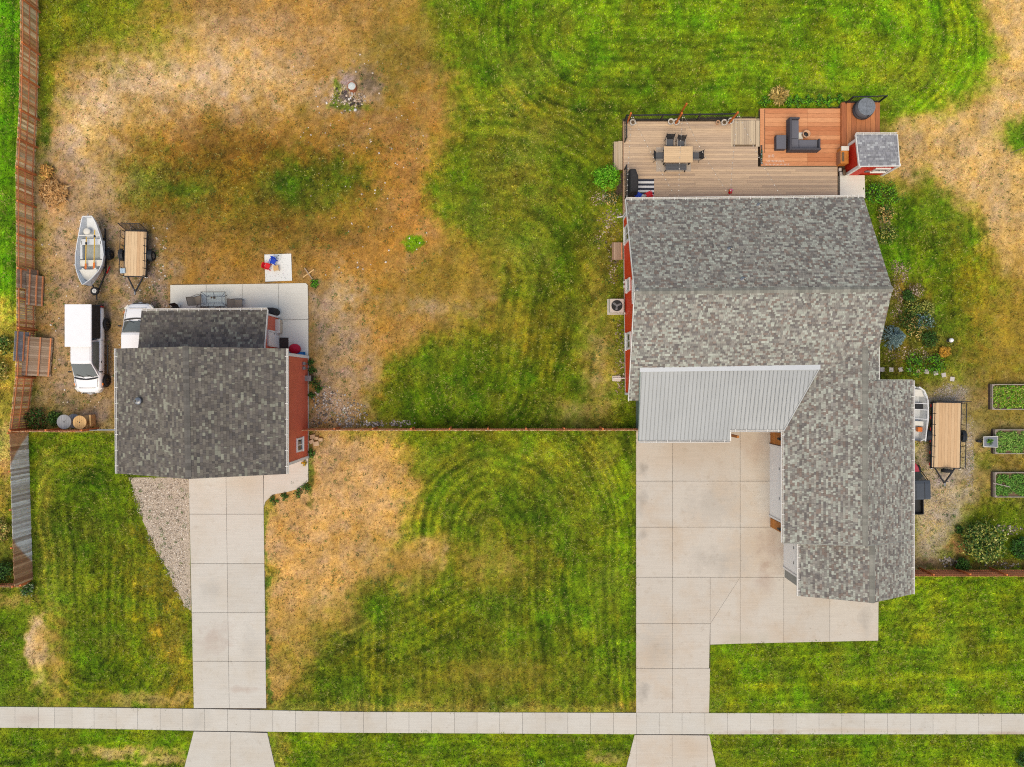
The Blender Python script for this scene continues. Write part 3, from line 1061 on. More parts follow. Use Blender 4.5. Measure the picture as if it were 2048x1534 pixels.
walk = struct('sidewalk')
xs = [-150, -104, -58, -14, 31, 78, 110, 145, 189, 233, 276, 321, 366, 410]
x = 410
while x < 1200:
    x += 45.35
    xs.append(x)
xs = xs[:-1] + [1227]
x = 1227
while x < 2190:
    x += 45.6
    xs.append(x)
slabs(walk, MT['concrete'], gap=.006, polys=[[(a, lerp_line(WALK_T, a)), (b, lerp_line(WALK_T, b)), (b, lerp_line(WALK_B, b)), (a, lerp_line(WALK_B, a))] for a, b in zip(xs, xs[1:])])

dl = struct('driveway')
rows = [925, 1028, 1127, 1225, 1322, 1416]
cx = lambda t, y: {0: 378, 1: 452.5, 2: 527}[t] + (y - 955) / 461 * {0: 10, 1: 6.5, 2: 6}[t]
P = []
for a, b in zip(rows, rows[1:]):
    for t in (0, 1):
        P.append([(cx(t, a), a), (cx(t + 1, a), a), (cx(t + 1, b), b), (cx(t, b), b)])
P.append([(527.6, 905), (617, 905), (617, 962), (603, 976), (575, 984), (546, 989), (531, 1003), (527.6, 1014)])
P.append([(388, 1462), (461, 1463), (462, 1600), (352, 1600)])
P.append([(461, 1463), (535, 1465), (566, 1600), (462, 1600)])
slabs(dl, MT['concrete'], P)

dr = struct('driveway')
P = []
for y0, y1, xr in ((780, 862, 1541), (862, 962, 1541), (962, 1054, 1541), (1054, 1154, 1569)):
    for x0, x1 in ((1272, 1345), (1345, 1480), (1480, xr)):
        P.append([(x0, y0), (x1, y0), (x1, y1), (x0, y1)])
P += [[(1272, 1154), (1345, 1154), (1345, 1247), (1272, 1247)], [(1345, 1154), (1420, 1154), (1420, 1247), (1345, 1247)],
      [(1420, 1154), (1480, 1154), (1420, 1247)], [(1480, 1154), (1480, 1287), (1420, 1289), (1420, 1247)],
      [(1480, 1154), (1567, 1154), (1567, 1285), (1480, 1287)], [(1567, 1154), (1659, 1154), (1659, 1283), (1567, 1285)],
      [(1659, 1154), (1757, 1154), (1756, 1281), (1659, 1283)]]
for y0, y1 in ((1247, 1336), (1336, 1425)):
    P += [[(1272, y0), (1345, y0), (1345, y1), (1272, y1)], [(1345, y0), (1420, y0), (1418, y1), (1345, y1)]]
P += [[(1272, 1469), (1272, 1600), (1236, 1600), (1269, 1469)], [(1272, 1469), (1344, 1469), (1344, 1600), (1272, 1600)],
      [(1344, 1469), (1415, 1470), (1415, 1600), (1344, 1600)], [(1415, 1470), (1418, 1470), (1446, 1600), (1415, 1600)]]
slabs(dr, MT['drive'], P)

pt = struct('patio')
P = [[(341, 570), (413, 569), (413, 640), (341, 640)], [(413, 569), (485, 568), (485, 640), (413, 640)], [(485, 568), (557, 567), (557, 640), (485, 640)],
     [(557, 567), (612, 566), (616, 570), (617, 639), (557, 640)], [(557, 640), (617, 639), (617, 714), (557, 714)]]
slabs(pt, MT['patio'], P)

pad = MB().prism([XY(1676, 353), XY(1725, 353), XY(1726, 398), XY(1676, 400)], -.1, .3).build('concrete_pad', MT['patio'], bevel=.01)
tag(pad, 'square pale concrete pad beside the shed and the deck', 'slab')

# gravel bed beside the left drive
gq = []
for (xa, ya), (xb, yb) in zip(GRAVEL[0], GRAVEL[0][1:] + GRAVEL[0][:1]):
    for k in range(8):
        t = k / 8
        j = random.uniform(-5, 4) if xa < 377 and not (ya == 955 and yb == 955) else 0
        gq.append((xa + (xb - xa) * t + j, ya + (yb - ya) * t + j * .4))
gp = MB().prism([XY(*q) for q in gq], -.05, .012).build('gravel_sheet', M('gravel', A(190, 175, 154), .95, .35, 18, bump=.8, bscale=45, fine=.35))
gp['kind'] = 'structure'
stones('gravel', 'pinkish tan gravel wedge beside the narrow driveway of the tall garage', 'gravel', [[(x - (6 if x < 377 else 0), y) for x, y in GRAVEL[0]]], 11000, .03, .1, [(218, 204, 186), (200, 186, 168), (234, 224, 208), (168, 152, 134), (188, 174, 156), (140, 126, 110)])
stones('gravel', 'grey gravel around the trailer beside the garage', 'gravel', [[(1828, 870), (1868, 870), (1900, 960), (1925, 1000), (1910, 1060), (1870, 1120), (1828, 1090)], E(1900, 790, 34, 24), E(1938, 920, 10, 90)], 5000, .03, .08, [(190, 176, 160), (206, 196, 182), (160, 146, 132), (214, 200, 186)])
stones('cobbles', 'pale cobbles along the red house side wall', 'stones', [E(1225, 435, 26, 22), E(1218, 470, 28, 50), E(1240, 690, 9, 70), E(1240, 760, 14, 40), E(1200, 395, 22, 16), E(1228, 540, 16, 40)], 900, .04, .17, [(192, 170, 144), (170, 150, 124), (206, 190, 168), (140, 122, 100), (108, 96, 80)])
stones('cobbles', 'white cobbles beside the garage wall and cross fence', 'stones', [[(618, 780), (660, 770), (720, 800), (740, 830), (700, 856), (618, 856)], E(760, 848, 70, 7)], 1300, .04, .2, [(196, 186, 174), (220, 212, 202), (150, 140, 128), (206, 182, 160), (120, 110, 100)])
stones('cobbles', 'pale river stones ringing the flower bed by the gable end', 'stones', [E(1770, 440, 12, 26), E(1795, 600, 14, 50), [(1762, 690), (1840, 690), (1880, 710), (1850, 726), (1764, 726)], E(1830, 580, 20, 14), E(1800, 545, 22, 26)], 1500, .04, .14, [(192, 170, 146), (170, 150, 128), (206, 190, 170), (130, 114, 96), (100, 90, 76)])
stones('cobbles', 'white rocks along the fence under the large shrub', 'stones', [E(1895, 1122, 22, 14), E(2000, 1130, 50, 10), E(2020, 1058, 40, 12)], 420, .05, .22, [(186, 174, 156), (206, 194, 176), (140, 130, 114), (104, 98, 86)])
stones('cobbles', 'scattered white stones on the dry back yard', 'stones', [[(80, 380), (240, 380), (240, 860), (76, 860)], [(560, 100), (860, 100), (860, 560), (640, 560)], [(240, 440), (340, 440), (340, 620), (240, 620)]], 420, .05, .16, [(232, 222, 210), (214, 196, 176)])
# ================================================================ BUILDINGS
PAL_SHOP = [(99, 93, 87), (110, 104, 97), (119, 113, 104), (128, 123, 112), (105, 100, 96), (93, 89, 86), (144, 143, 128), (115, 108, 101), (109, 103, 97), (121, 115, 105)]
PAL_HOUSE = [(127, 120, 113), (146, 141, 133), (166, 166, 154), (172, 173, 161), (119, 114, 110), (159, 154, 143), (138, 135, 128), (176, 179, 166), (151, 147, 138), (138, 124, 114)]
PAL_SHED = [(150, 150, 152), (162, 162, 164), (142, 142, 146), (186, 188, 188), (156, 156, 158), (150, 150, 154)]


def shingles(parent, q, palette, course=.135, wmin=.11, wmax=.34):
    """tabs in courses over a slope: q = eave left, eave right, ridge right, ridge left (seen from the eave)"""
    a, b, c, d = [Vector(p) for p in q]
    nrm = (b - a).cross(d - a).normalized()
    if nrm.z < 0:
        nrm = -nrm
    hgt = ((c + d) / 2 - (a + b) / 2).length
    nc = max(1, int(round(hgt / course)))
    mb = MB()
    pal = [A(*p) for p in palette]
    for i in range(nc):
        t0, t1 = i / nc, (i + 1) / nc
        l0, r0, l1, r1 = a.lerp(d, t0), b.lerp(c, t0), a.lerp(d, t1), b.lerp(c, t1)
        ln = (r0 - l0).length
        if ln < .05:
            continue
        u = 0.0
        off = -random.uniform(0, wmax)
        band = random.uniform(.95, 1.05)
        while off < ln:
            w = random.choice((.1, .13, .15, .18, .22, .3)) * random.uniform(.85, 1.15) * (course / .15)
            e0, e1 = max(off, 0) / ln, min(off + w, ln) / ln
            off += w
            if e1 - e0 < .01 / ln:
                continue
            g = .004
            e0g, e1g = e0 + g / ln, e1 - g / ln
            th = random.choice((.010, .016, .022))
            p0, p1 = l0.lerp(r0, e0g), l0.lerp(r0, e1g)
            p2, p3 = l1.lerp(r1, e1g), l1.lerp(r1, e0g)
            v = [p0 + nrm * .002, p1 + nrm * .002, p0 + nrm * th, p1 + nrm * th, p2 + nrm * .006, p3 + nrm * .006, p2, p3]
            cc = random.choice(pal)
            k = random.uniform(.86, 1.12) * band
            mb.add(v, [(2, 3, 4, 5), (0, 1, 3, 2), (0, 2, 5, 7), (1, 6, 4, 3)], (cc[0] * k, cc[1] * k, cc[2] * k))
    o = mb.build('shingles', MT['shingle'], parent, world=True)
    o['kind'] = 'stuff'
    return o


def roof_slope(house, q, palette, t=.16, **kw):
    o = MB().slab([Vector(p) for p in (q if ccw(q) else q[::-1])], t).build('roof_slope', MT['felt'], house, world=True)
    shingles(o, q, palette, **kw)
    return o


def ccw(q):
    return sum(q[i][0] * q[(i + 1) % len(q)][1] - q[(i + 1) % len(q)][0] * q[i][1] for i in range(len(q))) > 0


def gutter(house, p0, p1, out, hang=.6, name='gutter'):
    """white trough along an eave with its hangers"""
    p0, p1, out = Vector(p0), Vector(p1), Vector(out).normalized()
    b = MB()
    m = out * .055
    b.beam(p0 + out * .10, p1 + out * .10, .025, .11)
    b.beam(p0 + out * .05 - Vector((0, 0, .08)), p1 + out * .05 - Vector((0, 0, .08)), .1, .02)
    b.beam(p0 + out * .005, p1 + out * .005, .02, .1)
    g = b.build(name, MT['white'], house, world=True)
    n = max(2, int((p1 - p0).length / hang))
    rz = math.atan2(out.y, out.x)
    for i in range(n):
        p = p0.lerp(p1, (i + .5) / n) + out * .02 + Vector((0, 0, .045))
        piece('hanger', MT['white'], g, p - wloc(g), (.19, .03, .016), (0, 0, rz))
    return g


def trim(house, pts, w=.1, h=.16, mat=None, name='fascia'):
    b = MB()
    for p0, p1 in zip(pts, pts[1:]):
        b.beam(p0, p1, w, h)
    return b.build(name, mat or MT['white'], house, world=True)


def ridge_caps(house, p0, p1, mat, w=.17, tilt=.45, dirv=None):
    p0, p1 = Vector(p0), Vector(p1)
    d = (p1 - p0).normalized()
    sd = d.cross(Vector((0, 0, 1))).normalized()
    n = int((p1 - p0).length / .2)
    L_ = (p1 - p0).length / n
    b = MB()
    hw = w
    for lift, y0, y1 in ((0, -.01, .24),):
        v = []
        for yy, zz in ((y0, .028), (y1, .014)):
            v += [Vector((-hw, yy, zz - hw * tilt)), Vector((0, yy, zz)), Vector((hw, yy, zz - hw * tilt))]
        v += [Vector((-hw, y0, -hw * tilt)), Vector((0, y0, 0)), Vector((hw, y0, -hw * tilt))]
        b.add(v, [(0, 1, 4, 3), (1, 2, 5, 4), (6, 7, 1, 0), (7, 8, 2, 1)])
    me = bpy.data.meshes.new('ridge_cap')
    me.from_pydata(b.v, [], b.f)
    me.materials.append(mat)
    rz = math.atan2(d.y, d.x) - PI / 2
    rx = math.asin(d.z)
    for i in range(n):
        piece('ridge_cap', mat, house, p0 + d * (i * L_) + Vector((0, 0, .012)) - wloc(house), (1, L_ / .2, 1), Euler((rx, 0, rz)), mesh=me)


def window_on(house, c, wdir, w, h, out, mullion=True, t=.11):
    """framed window: centre c, horizontal direction wdir, outward normal out"""
    c, wdir, out = Vector(c), Vector(wdir).normalized(), Vector(out).normalized()
    up = Vector((0, 0, 1))
    b = MB()
    for s in (-1, 1):
        b.beam(c + up * (s * (h / 2 + t / 2)) - wdir * (w / 2 + t) + out * .03, c + up * (s * (h / 2 + t / 2)) + wdir * (w / 2 + t) + out * .03, .09, t)
        b.beam(c + wdir * (s * (w / 2 + t / 2)) - up * (h / 2) + out * .03, c + wdir * (s * (w / 2 + t / 2)) + up * (h / 2) + out * .03, .09, t, up=tuple(wdir))
    if mullion:
        b.beam(c - up * (h / 2) + out * .022, c + up * (h / 2) + out * .022, .05, .05, up=tuple(wdir))
    wd = b.build('window', MT['white'], house, world=True)
    g = MB().beam(c - wdir * (w / 2 - .002) + out * .006, c + wdir * (w / 2 - .002) + out * .006, .02, h - .004)
    g.build('pane', MT['glass'], wd, world=True)
    MB().beam(c - wdir * (w / 2 + t + .04) - up * (h / 2 + t + .02) + out * .05, c + wdir * (w / 2 + t + .04) - up * (h / 2 + t + .02) + out * .05, .14, .035).build('sill', MT['white'], wd, world=True)
    return wd


def vent(house, p, r=.05, h=.3):
    v = MB().cyl(p, Vector(p) + Vector((0, 0, h)), r, n=12, caps=False).cyl(Vector(p) + Vector((0, 0, h)), Vector(p) + Vector((0, 0, .02)), r * .8, n=12, caps=False)
    o = v.build('vent_pipe', MT['white'], house, world=True, smooth=True)
    MB().lathe([(r * 2.6, -.02), (r * 2.2, .05), (r * 1.05, .08)], p, 14).build('flashing_boot', MT['greysteel'], o, world=True, smooth=True)


def walls(house, mat, poly, z0, z1, name='wall'):
    """each wall face its own part: poly of (x, y), outward = right-hand side of ccw"""
    n = len(poly)
    for i in range(n):
        a, b = Vector((*poly[i], 0)), Vector((*poly[(i + 1) % n], 0))
        d = (b - a).normalized()
        inn = Vector((-d.y, d.x, 0)) * .15
        MB().prism([(a.x, a.y), (b.x, b.y), (b.x + inn.x - d.x * .1505, b.y + inn.y - d.y * .1505), (a.x + inn.x + d.x * .1505, a.y + inn.y + d.y * .1505)], z0, z1).build(name, mat, house, world=True)


def gable(house, mat, p0, p1, apex, inn):
    p0, p1, apex, inn = Vector(p0), Vector(p1), Vector(apex), Vector(inn)
    v = [p0, p1, apex, p0 + inn, p1 + inn, apex + inn]
    MB().add(v, [(0, 1, 2), (5, 4, 3), (0, 3, 4, 1), (1, 4, 5, 2), (2, 5, 3, 0)]).build('gable_wall', mat, house, world=True)


# ---------------------------------------------------------------- left shop with lean-to
zE, zR = 5.41, 7.57
base = Vector((*XY(475, 814), 0))
shop = thing('garage_building', 'tall terracotta red garage with grey gable roof and rear lean-to', 'building', base)
wW, wE_, wN, wS = XY(333, 0)[0], XY(617, 0)[0], XY(0, 713)[1], XY(0, 915)[1]
walls(shop, MT['shop_siding'], [(wW, wS), (wE_, wS), (wE_, wN), (wW, wN)], 0, zE + .02)
wM = (wW + wE_) / 2
gable(shop, MT['shop_siding'], (wW, wS, zE), (wE_, wS, zE), (wM, wS, zR - .25), (0, .15, 0))
gable(shop, MT['shop_siding'], (wE_, wN, zE), (wW, wN, zE), (wM, wN, zR - .25), (0, -.15, 0))
NW, NE = G(233, 697, zE), G(573, 697, zE)
SW, SE = G(235, 947, zE), G(573.5, 948, zE)
RN, RS_ = G(370, 693, zR), G(376, 958, zR)
roof_slope(shop, [SE, NE, RN, RS_], PAL_SHOP, course=.158)
roof_slope(shop, [NW, SW, RS_, RN], PAL_SHOP, course=.158)
ridge_caps(shop, RS_ + Vector((0, .1, 0)), RN, MT['capd'])
gutter(shop, NE, SE, (1, 0, 0), .9)
gutter(shop, SW, NW, (-1, 0, 0), .9)
trim(shop, [NW + Vector((0, -.03, -.17)), RN + Vector((0, -.03, -.17)), NE + Vector((0, -.03, -.17))], .035, .2)
trim(shop, [SW + Vector((0, .03, -.17)), RS_ + Vector((0, .03, -.17)), SE + Vector((0, .03, -.17))], .035, .2)
# soffit boards under both eaves
for xa, xb in ((wE_ - .02, SE.x), (SW.x, wW + .02)):
    MB().box(((xa + xb) / 2, (NE.y + SE.y) / 2, zE - .2), (abs(xb - xa), NE.y - SE.y - .1, .03)).build('soffit', MT['white'], shop, world=True)
for cx_, cy_ in ((wE_ + .02, wN - .05), (wE_ + .02, wS + .05)):
    MB().box((cx_, cy_, zE / 2 - .1), (.07, .16, zE - .25)).build('corner_board', MT['white'], shop, world=True)
MB().box((wE_ - .06, wN + .03, zE / 2 - .1), (.16, .07, zE - .25)).build('corner_board', MT['white'], shop, world=True)
window_on(shop, (wE_ + .01, XY(0, 884)[1], 2.05), (0, 1, 0), .66, 1.0, (1, 0, 0))
vent(shop, G(275, 802, 6.4) + Vector((0, 0, -.05)), .09, .35)
for yy in (728, 737):
    bx_ = MB().box((wE_ + .08, XY(0, yy)[1], 1.25), (.14, .2, .28))
    m_ = bx_.build('meter_box', MT['greysteel'], shop, world=True, bevel=.01)
    MB().cyl((wE_ + .06, XY(0, yy)[1], 1.1), (wE_ + .06, XY(0, yy)[1], 0), .025, n=8).build('conduit', MT['greysteel'], m_, world=True)
ub = MB().box((wE_ + .2, XY(0, 757)[1], .55), (.38, .34, .5)).build('utility_box', MT['black'], shop, world=True, bevel=.02)
MB().box((wE_ + .2, XY(0, 757)[1], .82), (.4, .36, .05)).build('lid', MT['greysteel'], ub, world=True)
# foundation
MB().prism([(wW - .03, wS - .03), (wE_ + .03, wS - .03), (wE_ + .03, wN + .03), (wW - .03, wN + .03)], -.1, .14).build('foundation', MT['concrete'], shop, world=True)
# garage door on the street side
gd = MB()
for i in range(4):
    gd.box((XY(452, 0)[0], wS - .03, .3 + .6 * i), (4.6, .05, .585))
gd.build('garage_door', MT['doorwhite'], shop, world=True)
trim(shop, [(XY(452, 0)[0] - 2.4, wS - .03, 0), (XY(452, 0)[0] - 2.4, wS - .03, 2.5), (XY(452, 0)[0] + 2.4, wS - .03, 2.5), (XY(452, 0)[0] + 2.4, wS - .03, 0)], .08, .14, name='door_frame')
# lean-to
lz0, lz1 = 2.72, 3.42
lW, lE, lN = wW, XY(557, 0)[0], XY(0, 633)[1]
walls(shop, MT['shop_siding'], [(lW, wN), (lE, wN), (lE, lN), (lW, lN)], 0, 2.6)
MB().add([(lE, wN, 2.6), (lE, lN, 2.6), (lE, wN, 3.25), (lE - .15, wN, 2.6), (lE - .15, lN, 2.6), (lE - .15, wN, 3.25)], [(0, 1, 2), (5, 4, 3), (0, 3, 4, 1), (1, 4, 5, 2), (2, 5, 3, 0)]).build('gable_wall', MT['shop_siding'], shop, world=True)
q = [G(534, 619, lz0), G(283, 621, lz0), G(275, 695, lz1), G(527, 695, lz1)]
q[2].y = q[3].y = wN + .01
roof_slope(shop, q, PAL_SHOP, course=.158)
gutter(shop, q[1], q[0], (0, 1, 0), .65)
trim(shop, [q[0] + Vector((.03, 0, -.08)), q[3] + Vector((.03, 0, -.08))], .035, .18)
dr_y = XY(0, 680)[1]
do = MB().box((lE + .03, dr_y, 1.05), (.05, .86, 2.05)).build('door', MT['doorwhite'], shop, world=True)
MB().cyl((lE + .05, dr_y + .34, 1.0), (lE + .12, dr_y + .34, 1.0), .03, n=8).build('handle', MT['greysteel'], do, world=True)
trim(shop, [(lE + .04, dr_y - .48, 0), (lE + .04, dr_y - .48, 2.14), (lE + .04, dr_y + .48, 2.14), (lE + .04, dr_y + .48, 0)], .1, .1, name='door_frame')
MB().box((lE + .02, lN - .06, 1.25), (.06, .12, 2.4)).build('corner_board', MT['white'], shop, world=True)

# ---------------------------------------------------------------- right house
zE, zR = 3.0, 6.41
base = Vector((*XY(1480, 600), 0))
hs_ = thing('red_house', 'long red house with grey gable roofs, metal porch roof and garage wing', 'house', base)
NWe, NEe, SWe, SEe = G(1252, 399, zE), G(1727, 394, zE), G(1258, 801, zE), G(1736, 797, zE)
RW, RE = G(1270, 583, zR), G(1785, 578, zR)
aNW, aSW = Vector((*XY(1247, 437), 0)), Vector((*XY(1250.5, 789), 0))
aNE, aSE = Vector((*XY(1671, 432), 0)), Vector((*XY(1674, 786), 0))
walls(hs_, MT['red_siding'], [(aNW.x, aNW.y), (aSW.x, aSW.y), (aSE.x, aSE.y), (aNE.x, aNE.y)], 0, zE - .04)
aRW, aRE = (aNW + aSW) / 2, (aNE + aSE) / 2
gable(hs_, MT['red_siding'], aNW + Vector((0, 0, zE - .06)), aSW + Vector((0, 0, zE - .06)), aRW + Vector((0, 0, zR - .2)), (.15, 0, 0))
gable(hs_, MT['red_siding'], aSE + Vector((0, 0, zE - .06)), aNE + Vector((0, 0, zE - .06)), aRE + Vector((0, 0, zR - .2)), (-.15, 0, 0))
roof_slope(hs_, [NEe, NWe, RW, RE], PAL_HOUSE)
roof_slope(hs_, [SWe, SEe, RE, RW], PAL_HOUSE)
ridge_caps(hs_, RW, RE, MT['cap'], tilt=.52)
gutter(hs_, NWe, NEe, (0, 1, 0), .65)
dz = Vector((0, 0, -.1))
trim(hs_, [NWe + Vector((-.03, 0, 0)) + dz, RW + Vector((-.03, 0, 0)) + dz, SWe + Vector((-.03, 0, 0)) + dz], .035, .2)
trim(hs_, [NEe + Vector((-.03, 0, -.07)) + dz, RE + Vector((-.03, 0, -.07)) + dz, SEe + Vector((-.03, 0, -.07)) + dz], .035, .2)
MB().prism([(aNW.x - .03, aNW.y + .03), (aSW.x - .03, aSW.y - .03), (aSE.x + .03, aSE.y - .03), (aNE.x + .03, aNE.y + .03)], -.1, .16).build('foundation', MT['concrete'], hs_, world=True)


def on_w(py):
    t = (py - 437) / (789 - 437)
    return aNW.lerp(aSW, t)


wd_ = (aSW - aNW).normalized()
ow = Vector((-1, 0, 0))
for y0, y1, z0, z1 in ((462, 492, .75, 2.4), (567, 589, 1.35, 2.4), (670, 700, .9, 2.45)):
    p = on_w((y0 + y1) / 2)
    window_on(hs_, p + Vector((-.01, 0, (z0 + z1) / 2)), wd_, (y1 - y0) / S - .12, z1 - z0 - .1, ow)
window_on(hs_, on_w(598) + Vector((-.01, 0, 4.25)), wd_, 1.2, .9, ow)
for c_ in (aNW + Vector((-.02, -.06, 0)), aSW + Vector((-.02, .06, 0))):
    MB().box(c_ + Vector((0, 0, 1.6)), (.06, .14, 3.1)).build('corner_board', MT['white'], hs_, world=True)
# downspout at the north-west corner
ds = MB().tube([NWe + Vector((.1, .05, -.1)), aNW + Vector((-.06, .1, 2.7)), aNW + Vector((-.06, .1, .15)), aNW + Vector((-.45, .06, .06))], .045, 6)
ds.build('downspout', MT['white'], hs_, world=True)
for yy in (566, 575, 628):
    MB().box(on_w(yy) + Vector((-.07, 0, .4)), (.1, .14, .2)).build('wall_box', MT['cream'], hs_, world=True, bevel=.01)
for x_, y_, z_ in ((1460, 500, 4.95), (1519, 412, 3.3), (1487, 560, 6.05), (1462, 502, 4.98)):
    if (x_, y_) != (1462, 502):
        vent(hs_, G(x_, y_, z_) + Vector((0, 0, -.04)), .085, .32)
vent(hs_, RW + Vector((.15, .1, -.05)), .05, .12)

# garage wing
k_, zr2, zr3 = 1.0, 4.72, 4.42
wz = 3.0
Wn, Ws = G(1566, 700, wz), G(1566, 1085, wz)
Rn, Rs = G(1724, 640, zr2), G(1731, 1091, zr2)
Rn.x, Wn.x = Rs.x + (Rn.x - Rs.x) * .0 - .02, Ws.x
Es, En = G(1827.5, 1188, wz), G(1825, 761, wz)
En2 = G(1758, 761, 4.13)
En3 = G(1757, 640, 4.13)
En3.x = En2.x
Rmid = Rs.copy()
Rmid.y = En.y
Rn.x = Rmid.x = Rs.x
roof_slope(hs_, [Wn, Ws, Rs, Vector((Rs.x, Rn.y - 1.2, zr2))], PAL_HOUSE)
Em = Vector((En.x, Rs.y - .02, wz))
roof_slope(hs_, [Em, En, Rmid, Rs], PAL_HOUSE)
roof_slope(hs_, [Vector((En2.x, En.y, 4.13)), En3 + Vector((0, -.35, 0)), Vector((Rs.x, En3.y - .35, zr2)), Rmid], PAL_HOUSE)
ridge_caps(hs_, Rs, Vector((Rs.x, Rn.y - 1.0, zr2)), MT['cap'], tilt=.42)
# lower southern bay of the wing
W2n, W2s = G(1597, 1078, wz), G(1597.5, 1192, wz)
R2s = G(1745, 1206, zr3)
R2n = Vector((R2s.x, Rs.y + .4, zr3))
W2n.x = W2s.x
W2n.y = R2n.y
Es.x = En.x
roof_slope(hs_, [W2n, W2s, R2s, R2n], PAL_HOUSE)
roof_slope(hs_, [Es, Vector((Es.x, R2n.y - .4, wz)), Vector((R2s.x, R2n.y - .4, zr3)), R2s], PAL_HOUSE)
ridge_caps(hs_, R2s, R2n + Vector((0, -.4, 0)), MT['cap'], tilt=.42)
W1n = G(1566, 860, wz)
gutter(hs_, Ws, Vector((Ws.x, W1n.y, wz)), (-1, 0, 0), .65)
gutter(hs_, W2s, Vector((W2s.x, Ws.y + .1, wz)), (-1, 0, 0), .65)
gutter(hs_, En, Es, (1, 0, 0), .65)
trim(hs_, [En + Vector((0, .03, -.08)), Vector((En2.x, En.y + .03, 4.05))], .035, .18)
trim(hs_, [Vector((En2.x + .03, En.y, 4.05)), En3 + Vector((.03, -.3, -.08))], .035, .18)
trim(hs_, [Ws + Vector((0, -.03, -.1)), Rs + Vector((0, -.03, -.1)), Em + Vector((0, -.03, -.1))], .06, .2, MT['grey_siding'])
trim(hs_, [W2s + Vector((0, .03, -.17)), R2s + Vector((0, .03, -.17)), Es + Vector((0, .03, -.17))], .035, .2)
vent(hs_, G(1762, 793, 4.0) + Vector((0, 0, -.06)), .09, .2)
# wing walls
gW, gS1, gN1 = XY(1541, 0)[0], XY(0, 1053)[1], XY(0, 795)[1]
g2W, g2S = XY(1568.6, 0)[0], XY(0, 1154)[1]
gE = XY(1767, 0)[0]
walls(hs_, MT['grey_siding'], [(gW, gS1), (g2W, gS1), (g2W, g2S), (gE, g2S), (gE, En.y - .3), (gW, En.y - .3)], 0, 2.95)
gable(hs_, MT['grey_siding'], (g2W, g2S, 2.9), (gE, g2S, 2.9), ((g2W + gE) / 2, g2S, zr3 - .25), (0, .15, 0))
walls(hs_, MT['red_siding'], [(aSE.x - 2, aSE.y - .2), (XY(1690, 0)[0], aSE.y - .2), (XY(1690, 0)[0], aSE.y + 2), (aSE.x - 2, aSE.y + 2)], 0, 3.9)
MB().prism([(gW - .02, gS1 - .02), (g2W - .02, gS1 - .02), (g2W - .02, g2S - .02), (gE + .02, g2S - .02), (gE + .02, En.y), (gW - .02, En.y)], -.1, .1).build('foundation', MT['concrete'], hs_, world=True)


def panel_door(x, y0, y1, n=4):
    """overhead door in the west wall between y0 and y1 (world), each panel a piece"""
    d = MB().box((x - .02, (y0 + y1) / 2, 1.2), (.02, abs(y1 - y0), 2.36)).build('garage_door', MT['doorwhite'], hs_, world=True)
    for i in range(n):
        piece('panel', MT['doorwhite'], d, Vector((x - .045, (y0 + y1) / 2, .31 + i * .59)) - wloc(d), (.05, abs(y1 - y0) - .02, .575))
    b = MB()
    for t in (.3, .7):
        b.box((x - .08, y0 + (y1 - y0) * t, 1.75), (.03, .16, .1))
    b.build('handle', MT['greysteel'], d, world=True)
    trim(hs_, [(x - .05, y0, 0), (x - .05, y0, 2.45), (x - .05, y1, 2.45), (x - .05, y1, 0)], .12, .14, name='door_frame')


panel_door(gW, XY(0, 889)[1], XY(0, 1031)[1])
panel_door(g2W, XY(0, 1062)[1], XY(0, 1134)[1])
# cedar cladding beside the wide door, board by board
for y0, y1 in ((862, 886), (1035, 1053)):
    ya, yb = XY(0, y0)[1], XY(0, y1)[1]
    for i in range(17):
        piece('cedar_board', MT['cedar'], hs_, Vector((gW - .03, (ya + yb) / 2, .2 + i * .16)) - base, (.05, abs(yb - ya), .15))
for yy in (873, 1046):
    sb = MB().cyl((gW - .16, XY(0, yy)[1], 1.75), (gW - .16, XY(0, yy)[1], 2.15), .07, .1, n=10)
    sb.box((gW - .09, XY(0, yy)[1], 2.0), (.12, .08, .2))
    sb.build('wall_lamp', MT['black'], hs_, world=True)

# metal porch roof with its standing seams
za, zb = 4.02, 2.55
y_top, y_bot = G(0, 742, za).y, G(0, 882, zb).y
zz = lambda y: za + (zb - za) * (y - y_top) / (y_bot - y_top)
mp = [G(1281, 742, za), G(1278, 882, zb), G(1460, 881, zb), G(1460, 860, 2.79), G(1564, 860, 2.79), G(1636, 738, za)]
for p in mp:
    p.z = zz(p.y)
LIFT = 3.03 - mp[4].z       # the roof twists up a little to clear the garage eave


def zl(x, y):
    f = min(max((x - mp[3].x) / (mp[4].x - mp[3].x), 0), 1)
    g = min(max((y_top - y) / (y_top - mp[4].y), 0), 1)
    return zz(y) + LIFT * f * g


